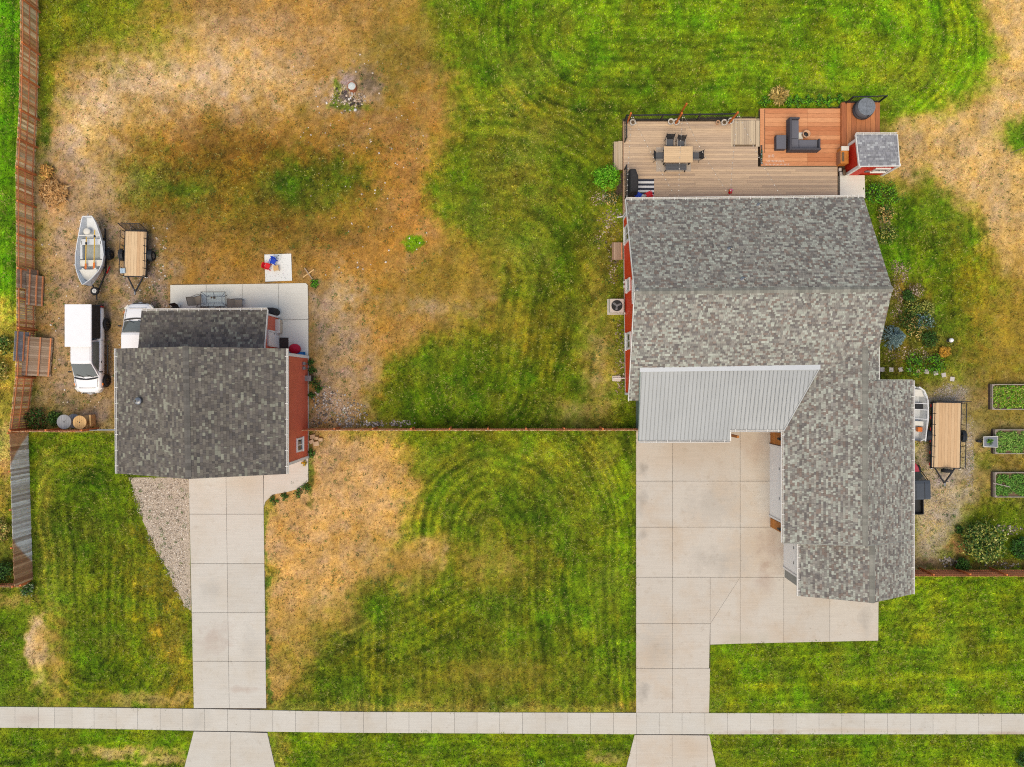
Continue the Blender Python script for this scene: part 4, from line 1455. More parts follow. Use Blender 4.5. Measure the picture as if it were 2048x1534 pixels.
mp[4].z += LIFT
tp = Vector((mp[3].x, y_top + (mp[5].y - y_top) * .5, zz(y_top)))
pb = MB().slab([mp[0], mp[1], mp[2], mp[3], tp], .09)
nx_ = 10
for i in range(nx_):
    f0, f1 = i / nx_, (i + 1) / nx_
    pb.slab([mp[3].lerp(mp[4], f0), mp[3].lerp(mp[4], f1), tp.lerp(mp[5], f1), tp.lerp(mp[5], f0)], .09)
pr = pb.build('porch_roof', MT['metalroof'], hs_, world=True)
xl, xr = mp[0].x, mp[5].x
x = xl + .1
while x < xr - .1:
    # seam from flashing to the eave or the valley
    y1 = y_top
    if x < mp[2].x:
        y0 = y_bot
    elif x < mp[4].x:
        y0 = mp[3].y
    else:
        y0 = mp[4].y + (mp[5].y - mp[4].y) * (x - mp[4].x) / (mp[5].x - mp[4].x)
    if y1 - y0 > .15:
        p0, p1 = Vector((x, y0 + .01, zl(x, y0) + .016)), Vector((x, y1, zl(x, y1) + .016))
        c_ = (p0 + p1) / 2
        piece('seam', MT['seam'], pr, c_ - wloc(pr), (.022, (p1 - p0).length, .045), (math.atan2(p1.z - p0.z, p1.y - p0.y), 0, 0))
    x += .243
trim(hs_, [mp[0] + Vector((-.05, .1, .06)), mp[5] + Vector((.1, .12, .06))], .32, .03, MT['flash'], 'flashing')
trim(hs_, [mp[4] + Vector((.03, 0, -.12)), mp[5] + Vector((.03, 0, -.12))], .06, .32, MT['metalroof'], 'flashing')
gutter(hs_, mp[1], mp[2], (0, -1, 0), .65)
gutter(hs_, mp[3], mp[4], (0, -1, 0), .65)
trim(hs_, [mp[2] + Vector((.03, 0, -.05)), mp[3] + Vector((.03, 0, -.05))], .06, .14)
trim(hs_, [mp[0] + Vector((-.02, 0, -.05)), mp[1] + Vector((-.02, 0, -.05))], .05, .12, MT['green_metal'])
MB().box((XY(1271.5, 0)[0] + .04, (XY(0, 800)[1] + XY(0, 856)[1]) / 2, 1.3), (.06, 56 / S, 2.5)).build('side_panel', MT['green_metal'], hs_, world=True)
for px_, py_ in ((1284, 868), (1452, 868), (1452, 845)):
    MB().box((*XY(px_, py_), 1.25), (.15, .15, 2.5)).build('porch_post', MT['cedar'], hs_, world=True)

# ---------------------------------------------------------------- garden shed
zs, zn = 2.28, 1.80
base = Vector((*XY(1726, 322), 0))
shed = thing('garden_shed', 'small red shed with white trim and grey single-slope roof by deck', 'shed', base)
fl = 0.0
a, b_, c_, d_ = XY(1689, 297), XY(1690, 351), XY(1763, 350), XY(1761, 296)
zsw, znw = 2.2, 1.74


def shed_wall(p, q, zp, zq):
    p, q = Vector((*p, 0)), Vector((*q, 0))
    d = (q - p).normalized()
    inn = Vector((-d.y, d.x, 0)) * .1
    v = [p, q, q + Vector((0, 0, zq)), p + Vector((0, 0, zp)), p + inn, q + inn, q + inn + Vector((0, 0, zq)), p + inn + Vector((0, 0, zp))]
    MB().add(v, [(0, 1, 2, 3), (7, 6, 5, 4), (0, 4, 5, 1), (1, 5, 6, 2), (2, 6, 7, 3), (3, 7, 4, 0)]).build('wall', MT['shed_siding'], shed, world=True)


shed_wall(a, b_, znw, zsw)
shed_wall(b_, c_, zsw, zsw)
shed_wall(c_, d_, zsw, znw)
shed_wall(d_, a, znw, znw)
for p, zt in ((a, znw), (b_, zsw), (c_, zsw), (d_, znw)):
    MB().box((p[0], p[1], zt / 2), (.17, .17, zt - .02)).build('corner_board', MT['white'], shed, world=True)
q = [G(1794, 269, zn), G(1712, 269, zn), G(1719, 332, zs), G(1798.5, 331, zs)]
MB().slab(q, .08).build('roof', MT['felt'], shed, world=True)
shingles(shed, q, PAL_SHED, course=.14, wmin=.3, wmax=.6)
gutter(shed, q[1], q[0], (0, 1, 0), .75)
trim(shed, [q[1] + Vector((-.02, 0, -.04)), q[2] + Vector((-.02, 0, -.04))], .05, .12)
trim(shed, [q[2] + Vector((0, -.02, -.04)), q[3] + Vector((0, -.02, -.04))], .05, .1)
trim(shed, [q[0] + Vector((.02, 0, -.04)), q[3] + Vector((.02, 0, -.04))], .05, .12)
window_on(shed, (XY(1741, 0)[0], b_[1] - .01, 1.32), (1, 0, 0), .8, .5, (0, -1, 0), t=.09)
for xx in (1700,):
    MB().box((XY(xx, 0)[0], b_[1] - .05, .95), (.7, .06, 1.7)).build('door', MT['shed_siding'], shed, world=True)
MB().box((XY(1716, 0)[0], b_[1] - .1, 1.2), (.3, .08, .16)).build('sign_board', MT['greysteel'], shed, world=True)
# ================================================================ FENCES
def fence(label, pts, h, side, bmat, pitch=.152, bw=.138, posts=2.35, gap_prob=0.0, cat='fence', rails=(.25, .95, 1.6), lean=0.0, rail_mat=None, post_mat=None, closed_face=False):
    """board fence: pts in photo ground pixels; rails and posts on the given side (+1 = left of the run)"""
    W = [Vector((*XY(*p), 0)) for p in pts]
    root = thing('board_fence', label, cat, W[0])
    rail_mat, post_mat = rail_mat or MT['rail'], post_mat or MT['post']
    for a, b in zip(W, W[1:]):
        d = (b - a)
        L_ = d.length
        d.normalize()
        nrm = Vector((-d.y, d.x, 0)) * side
        rz = math.atan2(d.y, d.x)
        n = int(L_ / pitch)
        for i in range(n):
            if random.random() < gap_prob:
                continue
            hh = h * random.uniform(.985, 1.012)
            p = a + d * ((i + .5) * L_ / n) - W[0]
            piece('board', bmat, root, p + Vector((0, 0, hh / 2 + .03)) - nrm * random.uniform(.0, .006), (bw * random.uniform(.9, 1.03), .018, hh), (random.uniform(-.012, .012) + lean, random.uniform(-.01, .01), rz))
        np_ = max(1, int(round(L_ / posts)))
        for i in range(np_):
            p0, p1 = a + d * (L_ * i / np_) - W[0], a + d * (L_ * (i + 1) / np_) - W[0]
            for z in rails:
                c = (p0 + p1) / 2 + nrm * .035 + Vector((0, 0, z))
                piece('rail', rail_mat, root, c, ((p1 - p0).length - .004, .04, .075), (0, random.uniform(-.004, .004), rz))
        for i in range(np_ + 1):
            p = a + d * (L_ * i / np_) - W[0] + nrm * .11
            piece('post', post_mat, root, p + Vector((0, 0, (h + .06) / 2)), (.1, .1, h + .06), (random.uniform(-.02, .02), random.uniform(-.02, .02), rz))
    return root


fence('orange-brown side fence showing rails and posts along the dry yard', [(77, -60), (78, 110), (75, 240), (69, 350), (70, 545), (71, 660), (68, 755), (56, 858)], 1.75, 1, MT['fence'])
fence('weathered grey board fence with pale bleached boards along the lawn', [(57, 863), (66, 1158)], 1.75, -1, MT['weathered'], pitch=.143, bw=.142)
fence('short brown fence behind the wooden cable spools', [(57, 860), (196, 860)], 1.75, 1, MT['fence'])
fence('low brown cross fence joining the tall garage to the porch', [(606, 858), (1274, 858)], 1.5, 1, MT['fence'], rails=(.3, 1.35), posts=2.45)
fence('red-brown fence east of the garage wing below the rocks', [(1768, 1139), (2120, 1139)], 1.6, 1, MT['rail'], rails=(.3, .95, 1.45))
pg = thing('pipe_gate', 'thin grey pipe gate between the spool fence and the garage', 'gate', (*XY(200, 858), 0))
w_ = (333 - 200) / S
for z in (.35, 1.15):
    MB().tube([(0, 0, z), (w_, 0, z)], .028, 8).build('rail', MT['greysteel'], pg)
for x in (0, w_ * .5, w_ - .05):
    MB().tube([(x, 0, 0), (x, 0, 1.2)], .03, 8).build('upright', MT['greysteel'], pg)
stub = fence('low brown boundary fence ending at the weathered fence corner', [(-60, 1166), (60, 1166)], .9, 1, MT['fence'], rails=(.3, .75))


def board_panel(label, px, py, w, l, tilt, rz, n, mat, z0=0.0, rot2=0.0):
    """spare fence panel: boards along local x, battens across; leaning"""
    r = thing('fence_panel', label, 'panel', Vector((*XY(px, py), z0)), 0)
    r.rotation_euler = (0, tilt, rz)
    for i in range(n):
        y = -l / 2 + (i + .5) * l / n
        piece('board', mat, r, (random.uniform(-.02, .02), y, 0), (w, l / n - .008, .02))
    for x in (-w * .34, w * .06, w * .42):
        piece('batten', MT['rail'], r, (x, 0, .035), (.08, l, .045))
    return r


board_panel('weathered spare fence panel propped on the side fence by the boat', 75, 562, 1.7, 1.35, rad(81), rad(0), 10, MT['greyboard'], .9)
board_panel('narrower spare fence panel overlapping the propped one by the boat', 82, 583, 1.15, 2.0, rad(70), rad(-2), 14, MT['greyboard'], .6)
board_panel('wide loose fence panel lying tilted near the side fence', 88, 714, 1.6, 2.55, rad(42), rad(-4), 18, MT['greyboard'], .66)
board_panel('narrow grey fence panel tucked behind the wide loose one', 72.5, 695, 1.3, 1.9, rad(84), rad(-3), 13, MT['greywood'], 1.35)

# ================================================================ VEHICLES
def wheel(parent, c, r, w, rim=None, axis='x', name='wheel'):
    prof = [(r * .55, -w / 2), (r * .9, -w / 2), (r, -w * .32), (r, w * .32), (r * .9, w / 2), (r * .55, w / 2)]
    n = 24
    rings = [[Vector((z, q * math.cos(2 * PI * i / n), q * math.sin(2 * PI * i / n))) for i in range(n)] for q, z in prof]
    b = MB().loft(rings, caps=False)
    t = b.build(name, MT['tyre'], parent, smooth=True)
    t.location = c
    rb = MB()
    for s in (-1, 1):
        rb.cyl((s * w * .30, 0, 0), (s * w * .34, 0, 0), r * .56, r * .56, 24)
        for k in range(6):
            a = 2 * PI * k / 6
            rb.beam((s * w * .38, 0, 0), (s * w * .38, r * .54 * math.cos(a), r * .54 * math.sin(a)), .05, .07 * r / .35)
    rb.build('rim', rim or MT['rim'], t)
    if axis == 'z':
        t.rotation_euler = (0, PI / 2, 0)
    return t


def ring(y, w, zb, zt, crown=.05, round_=.12):
    return [Vector((-w * .96, y, zb)), Vector((-w, y, zb + (zt - zb) * .3)), Vector((-w, y, zt - round_)), Vector((-w + round_ * .8, y, zt - .02)), Vector((-w * .45, y, zt + crown * .6)), Vector((0, y, zt + crown)),
            Vector((w * .45, y, zt + crown * .6)), Vector((w - round_ * .8, y, zt - .02)), Vector((w, y, zt - round_)), Vector((w, y, zb + (zt - zb) * .3)), Vector((w * .96, y, zb))]


def pickup(label, loc, rotz, L_, W_, cap, hood_y, ws0, ws1, roof_back):
    """local +y = front; cab windscreen base ws0, top ws1"""
    t = thing('pickup_truck', label, 'truck', loc, rotz)
    w = W_ / 2
    yr, yf = -L_ / 2, L_ / 2
    b = MB()
    b.loft([ring(yr, w * .93, .5, .98, .0), ring(yr + .06, w * .99, .42, 1.05, .0), ring(yr + 1.0, w, .4, 1.06, .0), ring(-.4, w, .4, 1.08, .0), ring(ws0 - .1, w, .4, 1.08, .02),
            ring(ws0 + .25, w * .985, .4, 1.07, .045), ring(yf - .55, w * .96, .4, 1.0, .05), ring(yf - .28, w * .88, .4, .93, .04), ring(yf - .1, w * .72, .42, .84, .03), ring(yf, w * .5, .5, .74, .0)])
    b.build('body', MT['paint_white'], t, smooth=True, subd=1)
    # greenhouse
    zt, zb = 1.70, 1.06
    wb, wt = w * .93, w * .74
    cab = MB()
    ys = [(roof_back - .15, wb, zb), (roof_back, wt, zt - .04), (roof_back + .15, wt, zt), (ws1 - .12, wt, zt + .01), (ws1, wt * .98, zt - .04), (ws0, wb * .96, zb)]
    cab.loft([[Vector((-q - .0, y, zb - .05 if i in (0, 5) else zb - .05)), Vector((-q, y, z - (.06 if 0 < i < 5 else 0))), Vector((-q + .12, y, z)), Vector((0, y, z + (.03 if 0 < i < 5 else .01))), Vector((q - .12, y, z)), Vector((q, y, z - (.06 if 0 < i < 5 else 0))), Vector((q, y, zb - .05))] for i, (y, q, z) in enumerate(ys)])
    cab.build('cab', MT['paint_white'], t, smooth=False, bevel=.03)
    # windscreen, following the rake
    nrm = Vector((0, (zt - .04 - zb), (ws0 - ws1))).normalized()
    qa = [Vector((-wb * .88, ws0 - .02, zb + .02)), Vector((wb * .88, ws0 - .02, zb + .02)), Vector((wt * .9, ws1 + .03, zt - .06)), Vector((-wt * .9, ws1 + .03, zt - .06))]
    rows_ = []
    for i in range(5):
        f = i / 4
        a, c = qa[0].lerp(qa[3], f), qa[1].lerp(qa[2], f)
        rows_.append([a.lerp(c, j / 8) + nrm * (.02 + .05 * (1 - (2 * j / 8 - 1) ** 2)) for j in range(9)])
    MB().loft(rows_, closed=False, caps=False).build('windscreen', MT['car_glass'], t, smooth=True)
    cw = MB()
    cw.loft([[Vector((-wb * .9 + wb * 1.8 * j / 8, ws0 + .02 + .10 * (1 - (2 * j / 8 - 1) ** 2), zb + .035)) for j in range(9)], [Vector((-wb * .9 + wb * 1.8 * j / 8, ws0 + .12 + .12 * (1 - (2 * j / 8 - 1) ** 2), zb + .055)) for j in range(9)]], closed=False)
    cw.build('cowl', MT['black'], t)
    for x0 in (-.5, .12):
        MB().beam((x0, ws0 + .06, zb + .09), (x0 + .42, ws0 - .12, zb + .17), .03, .02).build('wiper', MT['black'], t)
    for s in (-1, 1):
        sw = MB()
        y0, y1 = roof_back + .02, ws0 - .28
        y1t = ws1 - .06
        o_ = .012 * s
        v = [Vector((s * wb * .985 + o_, y0, zb + .06)), Vector((s * wb * .985 + o_, y1, zb + .06)), Vector((s * (wt * 1.015) + o_, y1t, zt - .13)), Vector((s * (wt * 1.015) + o_, y0 + .06, zt - .13))]
        sw.add(v, [(0, 1, 2, 3)] if s > 0 else [(3, 2, 1, 0)])
        sw.build('side_window', MT['car_glass'], t)
        mr = MB().box((s * (w + .1), ws0 - .3, 1.16), (.2, .1, .16)).build('mirror', MT['black'], t, bevel=.03)
        MB().box((s * (w + .0), ws0 - .95, .95), (.03, .16, .04)).build('door_handle', MT['black'], t)
        MB().box((s * (w - .16), yf - .27, .79), (.1, .34, .15), (0, 0, s * .75)).build('headlight', MT['cream'], t, bevel=.02)
        MB().box((s * (w + .0), yf - .62, .78), (.06, .16, .1)).build('marker_lamp', MT['amber'], t, bevel=.015)
        MB().box((s * (w - .06), yr + .03, .82), (.16, .08, .34)).build('tail_lamp', MT['redlens'], t, bevel=.02)
        for y in (yr + 1.15, ws0 + .28):
            MB().cyl((s * (w - .1), y, .4), (s * (w + .035), y, .4), .44, .43, 20).build('wheel_arch', MT['black'], t)
            wheel(t, (s * (w - .03), y, .37), .37, .24, MT['rimdark'])
        MB().tube([(s * (w + .1), -.35, .42), (s * (w + .1), ws0 - .2, .42)], .05, 8).build('side_step', MT['black'], t)
    MB().loft([[Vector((-W_ * .44, yf - .38, z)), Vector((-W_ * .36, yf - .1, z)), Vector((0, yf + .06, z)), Vector((W_ * .36, yf - .1, z)), Vector((W_ * .44, yf - .38, z)), Vector((0, yf - .4, z))] for z in (.42, .68)]).build('bumper', MT['paint_white'], t, bevel=.04)
    MB().box((0, yf - .04, .76), (W_ * .42, .08, .12)).build('grille', MT['black'], t, bevel=.02)
    MB().box((0, yr - .05, .55), (W_ * .86, .14, .2)).build('bumper', MT['blacksteel'], t, bevel=.03)
    seam = MT['rimdark']
    for s in (-1, 1):
        for y in (roof_back - .05, ws0 - .18):
            MB().box((s * (w + .002), y, .78), (.012, .014, .5)).build('door_seam', seam, t)
        MB().beam((s * w * .80, ws0 + .18, 1.075), (s * w * .74, yf - .42, .985), .016, .012).build('hood_seam', seam, t)
    MB().box((0, yf - .36, .995), (W_ * .6, .014, .05)).build('hood_seam', seam, t)
    if cap:
        c0, c1, c2 = yr + .02, -.73, -.15
        zc = 1.98
        MB().loft([[Vector((-w * .98, y, 1.04)), Vector((-w * .9, y, zc - .1)), Vector((w * .9, y, zc - .1)), Vector((w * .98, y, 1.04))] for y in (c0, c1)]).build('canopy', MT['black'], t)
        MB().loft([[Vector((-w * .93, y, zc - .1)), Vector((-w * .93, y, zc - .03)), Vector((-w * .88, y, zc)), Vector((w * .88, y, zc)), Vector((w * .93, y, zc - .03)), Vector((w * .93, y, zc - .1))] for y in (c0 - .02, c2)]).build('canopy_roof', MT['paint_white'], t, bevel=.01)
        MB().box((w * .965, yr + 1.0, 1.5), (.03, .12, .05)).build('latch', MT['greysteel'], t)
    else:
        bed = MB().box((0, (yr + roof_back) / 2 - .1, 1.062), (W_ * .8, roof_back - yr - .5, .03)).build('bed_cover', MT['black'], t)
    return t


pickup('white pickup truck with white-roofed black canopy beside the side fence', (*XY(192, 701), 0), PI, 5.72, 1.84, True, 2.7, 1.74, .9, -.55)
pickup('white pickup truck half hidden under the garage lean-to eave', (*XY(291, 688), 0), 0, 5.3, 1.96, False, 2.5, 1.42, .62, -.9)


def utility_trailer(label, loc, rotz, W_, L_, z, gate_h, spare=False, planks=7, rail_h=.42, reflect=False, gtilt=.25):
    t = thing('utility_trailer', label, 'trailer', loc, rotz)
    for i in range(planks):
        pw = W_ / planks
        piece('plank', MT['trailerwood'], t, (-W_ / 2 + (i + .5) * pw, 0, z), (pw - .008, L_, .045))
    fr = MB()
    for s in (-1, 1):
        fr.beam((s * (W_ / 2 + .03), -L_ / 2 - .05, z - .05), (s * (W_ / 2 + .03), L_ / 2 + .05, z - .05), .06, .14)
        fr.beam((-W_ / 2 - .06, s * (L_ / 2 + .03), z - .05), (W_ / 2 + .06, s * (L_ / 2 + .03), z - .05), .06, .14)
    for y in (-L_ * .25, 0, L_ * .25):
        fr.beam((-W_ / 2, y, z - .1), (W_ / 2, y, z - .1), .05, .08)
    fr.build('frame', MT['blacksteel'], t)
    for s in (-1, 1):
        x = s * (W_ / 2 + .12)
        rl = MB().tube([(x, -L_ / 2, z + rail_h), (x, L_ / 2, z + rail_h)], .025, 6).build('side_rail', MT['blacksteel'], t)
        st = 7
        for i in range(st):
            y = -L_ / 2 + L_ * i / (st - 1)
            piece('stake', MT['blacksteel'], rl, (x - s * .04, y, z + rail_h / 2 - .05), (.04, .04, rail_h + .1), (0, -s * .18, 0))
        wheel(t, (s * (W_ / 2 + .26), -.05, .33), .33, .2)
        f = MB()
        pr = [Vector((0, -.05 + .42 * math.cos(a), .33 + .42 * math.sin(a))) for a in np.linspace(.25, PI - .25, 9)]
        f.loft([[p + Vector((s * (W_ / 2 + .13), 0, 0)), p + Vector((s * (W_ / 2 + .40), 0, 0)), p + Vector((s * (W_ / 2 + .40), 0, .02)), p + Vector((s * (W_ / 2 + .13), 0, .02))] for p in pr])
        f.build('fender', MT['blacksteel'], t, smooth=False)
        if reflect and s < 0:
            for i in range(6):
                MB().box((x - .02, -L_ / 2 + .2 + (L_ - .4) * i / 5, z - .02), (.03, .2, .07)).build('reflector', MT['redlens'], t)
        MB().box((s * (W_ / 2 + .03), -L_ / 2 - .09, z), (.1, .04, .1)).build('tail_lamp', MT['cream'], t)
    # loading gate standing at the rear, leaning back
    g = bpy.data.objects.new('gate_frame', None)
    gm = MB()
    dx, dzg = gate_h * math.sin(gtilt), gate_h * math.cos(gtilt)
    P0, P1 = Vector((-W_ / 2 - .02, L_ / 2 + .1, z)), Vector((W_ / 2 + .02, L_ / 2 + .1, z))
    up = Vector((0, dx, dzg))
    for a, b in ((P0, P0 + up), (P1, P1 + up), (P0, P1), (P0 + up, P1 + up), ((P0 + P1) / 2, (P0 + P1) / 2 + up)):
        gm.tube([a, b], .026, 6)
    for k in range(1, 6):
        gm.tube([P0 + up * k / 6, P1 + up * k / 6], .014, 5)
    for k in range(1, 14):
        gm.tube([P0.lerp(P1, k / 14), P0.lerp(P1, k / 14) + up], .008, 4)
    gm.build('loading_gate', MT['blacksteel'], t)
    bpy.data.objects.remove(g)
    for s in (-1, 1):
        MB().beam((s * W_ * .38, -L_ / 2, z - .08), (0, -L_ / 2 - 1.05, z - .1), .07, .09).build('drawbar', MT['blacksteel'], t)
    MB().box((0, -L_ / 2 - 1.12, z - .06), (.1, .22, .1)).build('coupler', MT['greysteel'], t, bevel=.02)
    MB().tube([(.06, -L_ / 2 - .9, z - .35), (.06, -L_ / 2 - .9, z + .25)], .03, 8).build('jack', MT['greysteel'], t)
    if spare:
        wheel(t, (0, -L_ / 2 - .2, z + .12), .33, .2, axis='y', name='spare_wheel').rotation_euler = (0, 0, PI / 2)
    return t


utility_trailer('small black utility trailer with pale plank deck next to the boat', (*XY(281, 511), 0), rad(-1.6), 1.38, 2.92, .62, .95)
bx_ = tag(MB().box((*XY(257.5, 545), .72), (.32, .33, .12), (0, 0, .05)).build('storage_box', M('pale_blue_plastic', A(190, 212, 228), .5, .15, 12), bevel=.02), 'pale blue box on the corner of the small trailer deck', 'box')
bx_.location = (0, 0, 0)
utility_trailer('long utility trailer with new pine deck beside the garage wing', (*XY(1881, 869), 0), rad(1.2) * -1, 1.82, 4.25, .62, 1.05, spare=True, planks=9, reflect=True, gtilt=.02)


# ---------------------------------------------------------------- drift boat on its trailer
def drift_boat():
    t = thing('drift_boat', 'white drift boat with yellow oars on a trailer near the fence', 'boat', (*XY(200, 508), 0), rad(1.0))
    # stations: y, gunwale half width, gunwale z, chine half width, chine z
    st = [(2.2, .30, 1.34, .24, 1.0), (1.8, .47, 1.24, .37, .80), (1.1, .66, 1.17, .52, .64), (.5, .80, 1.14, .62, .58), (-.3, .91, 1.17, .69, .56), (-.9, .86, 1.27, .60, .60), (-1.35, .71, 1.40, .44, .70), (-1.9, .38, 1.66, .20, .88), (-2.3, .03, 1.95, .02, 1.08)]
    outer = [[Vector((-a, y, z)), Vector((-c, y, zc)), Vector((c, y, zc)), Vector((a, y, z))] for y, a, z, c, zc in st]
    inner = [[Vector((-max(a - .035, .005), y, z)), Vector((-max(c - .03, .004), y, zc + .04)), Vector((max(c - .03, .004), y, zc + .04)), Vector((max(a - .035, .005), y, z))] for y, a, z, c, zc in st]
    b = MB().loft(outer, closed=False, caps=False)
    b.add(outer[0], [(0, 1, 2, 3)])
    b.build('hull', MT['boatgrey'], t, smooth=False)
    b = MB()
    n = 4
    vs_ = [p for r in inner for p in r]
    fs = [(i * n + j + 1, i * n + j, (i + 1) * n + j, (i + 1) * n + j + 1) for i in range(len(inner) - 1) for j in range(3)]
    b.add(vs_, fs)
    b.add([p + Vector((0, -.04, 0)) for p in inner[0]], [(3, 2, 1, 0)])
    b.build('lining', MT['boatin'], t)
    for s in (0, 3):
        MB().tube([r[s] + Vector((0, 0, .015)) for r in outer], .032, 6).build('gunwale', MT['boatgrey'], t)
    MB().tube([outer[0][0], outer[0][3]], .035, 6).build('transom_rail', MT['boatgrey'], t)
    MB().prism([(-.55, -.55), (.55, -.55), (.6, .55), (-.6, .55)], .66, .69).build('floor_panel', MT['boatfloor'], t)
    MB().box((0, -.78, 1.0), (1.46, .42, .08)).build('rowing_bench', MT['cream'], t, bevel=.03)
    MB().box((0, .62, .95), (1.3, .38, .06)).build('thwart', MT['boatin'], t, bevel=.02)
    MB().box((0, 1.0, 1.17), (1.4, .06, .05)).build('cross_bar', MT['cream'], t)
    MB().prism([(-.6, -1.25), (.6, -1.25), (.33, -1.8), (0, -2.05), (-.33, -1.8)], 1.26, 1.31).build('bow_deck', MT['cream'], t)
    MB().prism([(-.42, -1.12), (-.2, -1.28), (.2, -1.28), (.42, -1.12), (.55, -1.3), (-.55, -1.3)], 1.22, 1.275).build('bow_brace', MT['cream'], t)
    for s in (-1, 1):
        MB().box((s * .66, .1, .84), (.16, 1.2, .28)).build('side_locker', MT['boatin'], t, bevel=.02)
    MB().lathe([(.22, 0), (.24, .05), (.2, .09), (.05, .1)], (-.22, 1.28, 1.0), 18).build('swivel_seat', MT['cream'], t, smooth=True)
    MB().tube([(-.05, 2.2, 1.2), (-.02, 2.42, 1.22)], .025, 6).build('anchor_arm', MT['greysteel'], t)
    # trailer under it
    tr = MB()
    for s in (-1, 1):
        tr.beam((s * .62, 1.6, .42), (s * .62, -1.3, .42), .07, .1)
        tr.beam((s * .62, -1.3, .42), (.0, -2.75, .45), .07, .1)
    tr.beam((-.9, -.1, .38), (.9, -.1, .38), .07, .08)
    tr.beam((-.7, .9, .5), (.7, .9, .5), .08, .14)
    tr.beam((-.6, -1.0, .5), (.6, -1.0, .5), .08, .14)
    tr.build('trailer_frame', MT['blacksteel'], t)
    for s in (-1, 1):
        wheel(t, (s * .88, -.1, .3), .3, .18, MT['rimdark'])
        pr = [Vector((s * .88, -.1 + .4 * math.cos(a), .3 + .38 * math.sin(a))) for a in np.linspace(.3, PI - .3, 8)]
        MB().loft([[p + Vector((-.13, 0, 0)), p + Vector((.13, 0, 0)), p + Vector((.13, 0, .02)), p + Vector((-.13, 0, .02))] for p in pr]).build('fender', MT['blacksteel'], t)
        MB().box((s * .8, -1.15, .45), (.06, .5, .08), (0, 0, -s * .45)).build('reflector_bar', MT['redlens'], t)
    wheel(t, (-.02, -2.55, .62), .27, .16, MT['rugwhite'], axis='z', name='spare_wheel')
    MB().tube([(0, -2.75, .45), (0, -3.1, .45)], .04, 8).build('coupler', MT['blacksteel'], t)
    wt = wloc(t)
    R = Matrix.Rotation(rad(1.0), 3, 'Z')
    for x, y0, y1, nm in ((-.22, .9, -1.35, 'yellow oar lying in the drift boat nearer the fence'), (.32, 1.35, -1.3, 'yellow oar lying in the drift boat nearer the small trailer')):
        o = thing('oar', nm, 'oar', wt + R @ Vector((x, 0, 1.18)), rad(1.0) - .04)
        MB().tube([(0, y0, 0), (0, y1 + .5, .0)], .032, 8).build('shaft', MT['yellow'], o)
        MB().box((0, y1 + .15, 0), (.13, .75, .025)).build('blade', MT['orange'], o, bevel=.01)
        MB().cyl((0, y0 - .5, 0), (0, y0 - .35, 0), .06, n=10).build('collar', MT['black'], o)


drift_boat()


def lake_boat():
    t = thing('skiff_boat', 'white open boat with rails half hidden by the garage eave', 'boat', (*XY(1813, 822), 0), rad(-3))
    st = [(1.62, .12, 1.08, .05, .72), (1.4, .46, 1.08, .3, .6), (1.0, .68, 1.06, .48, .5), (.3, .80, 1.04, .6, .46), (-.6, .80, 1.02, .62, .46), (-1.9, .74, 1.02, .6, .48)]
    outer = [[Vector((-a, y, z)), Vector((-c, y, zc)), Vector((c, y, zc)), Vector((a, y, z))] for y, a, z, c, zc in st]
    b = MB().loft(outer, closed=False, caps=False)
    b.add(outer[-1], [(3, 2, 1, 0)])
    b.build('hull', MT['tan'], t)
    n = 4
    inner = [[Vector((-max(a - .05, .01), y, z)), Vector((-max(c - .04, .01), y, zc + .08)), Vector((max(c - .04, .01), y, zc + .08)), Vector((max(a - .05, .01), y, z))] for y, a, z, c, zc in st]
    MB().add([p for r in inner for p in r], [(i * n + j + 1, i * n + j, (i + 1) * n + j, (i + 1) * n + j + 1) for i in range(len(inner) - 1) for j in range(3)]).build('lining', MT['boatin'], t)
    for s in (0, 3):
        MB().tube([r[s] + Vector((0, 0, .02)) for r in outer], .05, 6).build('gunwale', MT['boatgrey'], t)
        sg = -1 if s == 0 else 1
        MB().tube([(sg * .45, 1.25, 1.1), (sg * .6, .8, 1.35), (sg * .66, -.4, 1.4), (sg * .6, -1.7, 1.3), (sg * .4, -1.9, 1.1)], .028, 6).build('hand_rail', MT['paint_white'], t)
        MB().tube([(sg * .80, .6, .98), (sg * .82, -.4, .96), (sg * .80, -1.2, .96)], .06, 6).build('side_strip', M('strip_blue', A(60, 110, 175), .5, .1, 4), t)
    for y in (.55, .15, -.45):
        MB().tube([(-.64, y, 1.36), (.64, y, 1.36)], .022, 6).build('cross_rail', MT['paint_white'], t)
    MB().prism([(-.5, 1.0), (.5, 1.0), (.3, 1.45), (-.3, 1.45)], 1.0, 1.05).build('bow_deck', MT['cream'], t)
    MB().box((.3, .35, .75), (.5, .35, .4)).build('seat', MT['black'], t, bevel=.03)
    MB().box((.3, -.75, .8), (.6, .3, .4)).build('seat', MT['cream'], t, bevel=.03)
    MB().box((.45, -1.15, .8), (.3, .3, .25)).build('fuel_box', MT['orange'], t, bevel=.03)
    MB().beam((.55, 1.4, .4), (.75, -2.0, .4), .1, .1).beam((-.55, 1.4, .4), (-.75, -2.0, .4), .1, .1).beam((-.8, -.9, .35), (.8, -.9, .35), .08, .08).build('trailer_frame', M('brown_steel', A(130, 92, 76), .6), t)
    for s in (-1, 1):
        wheel(t, (s * .92, -.9, .28), .28, .18)


lake_boat()


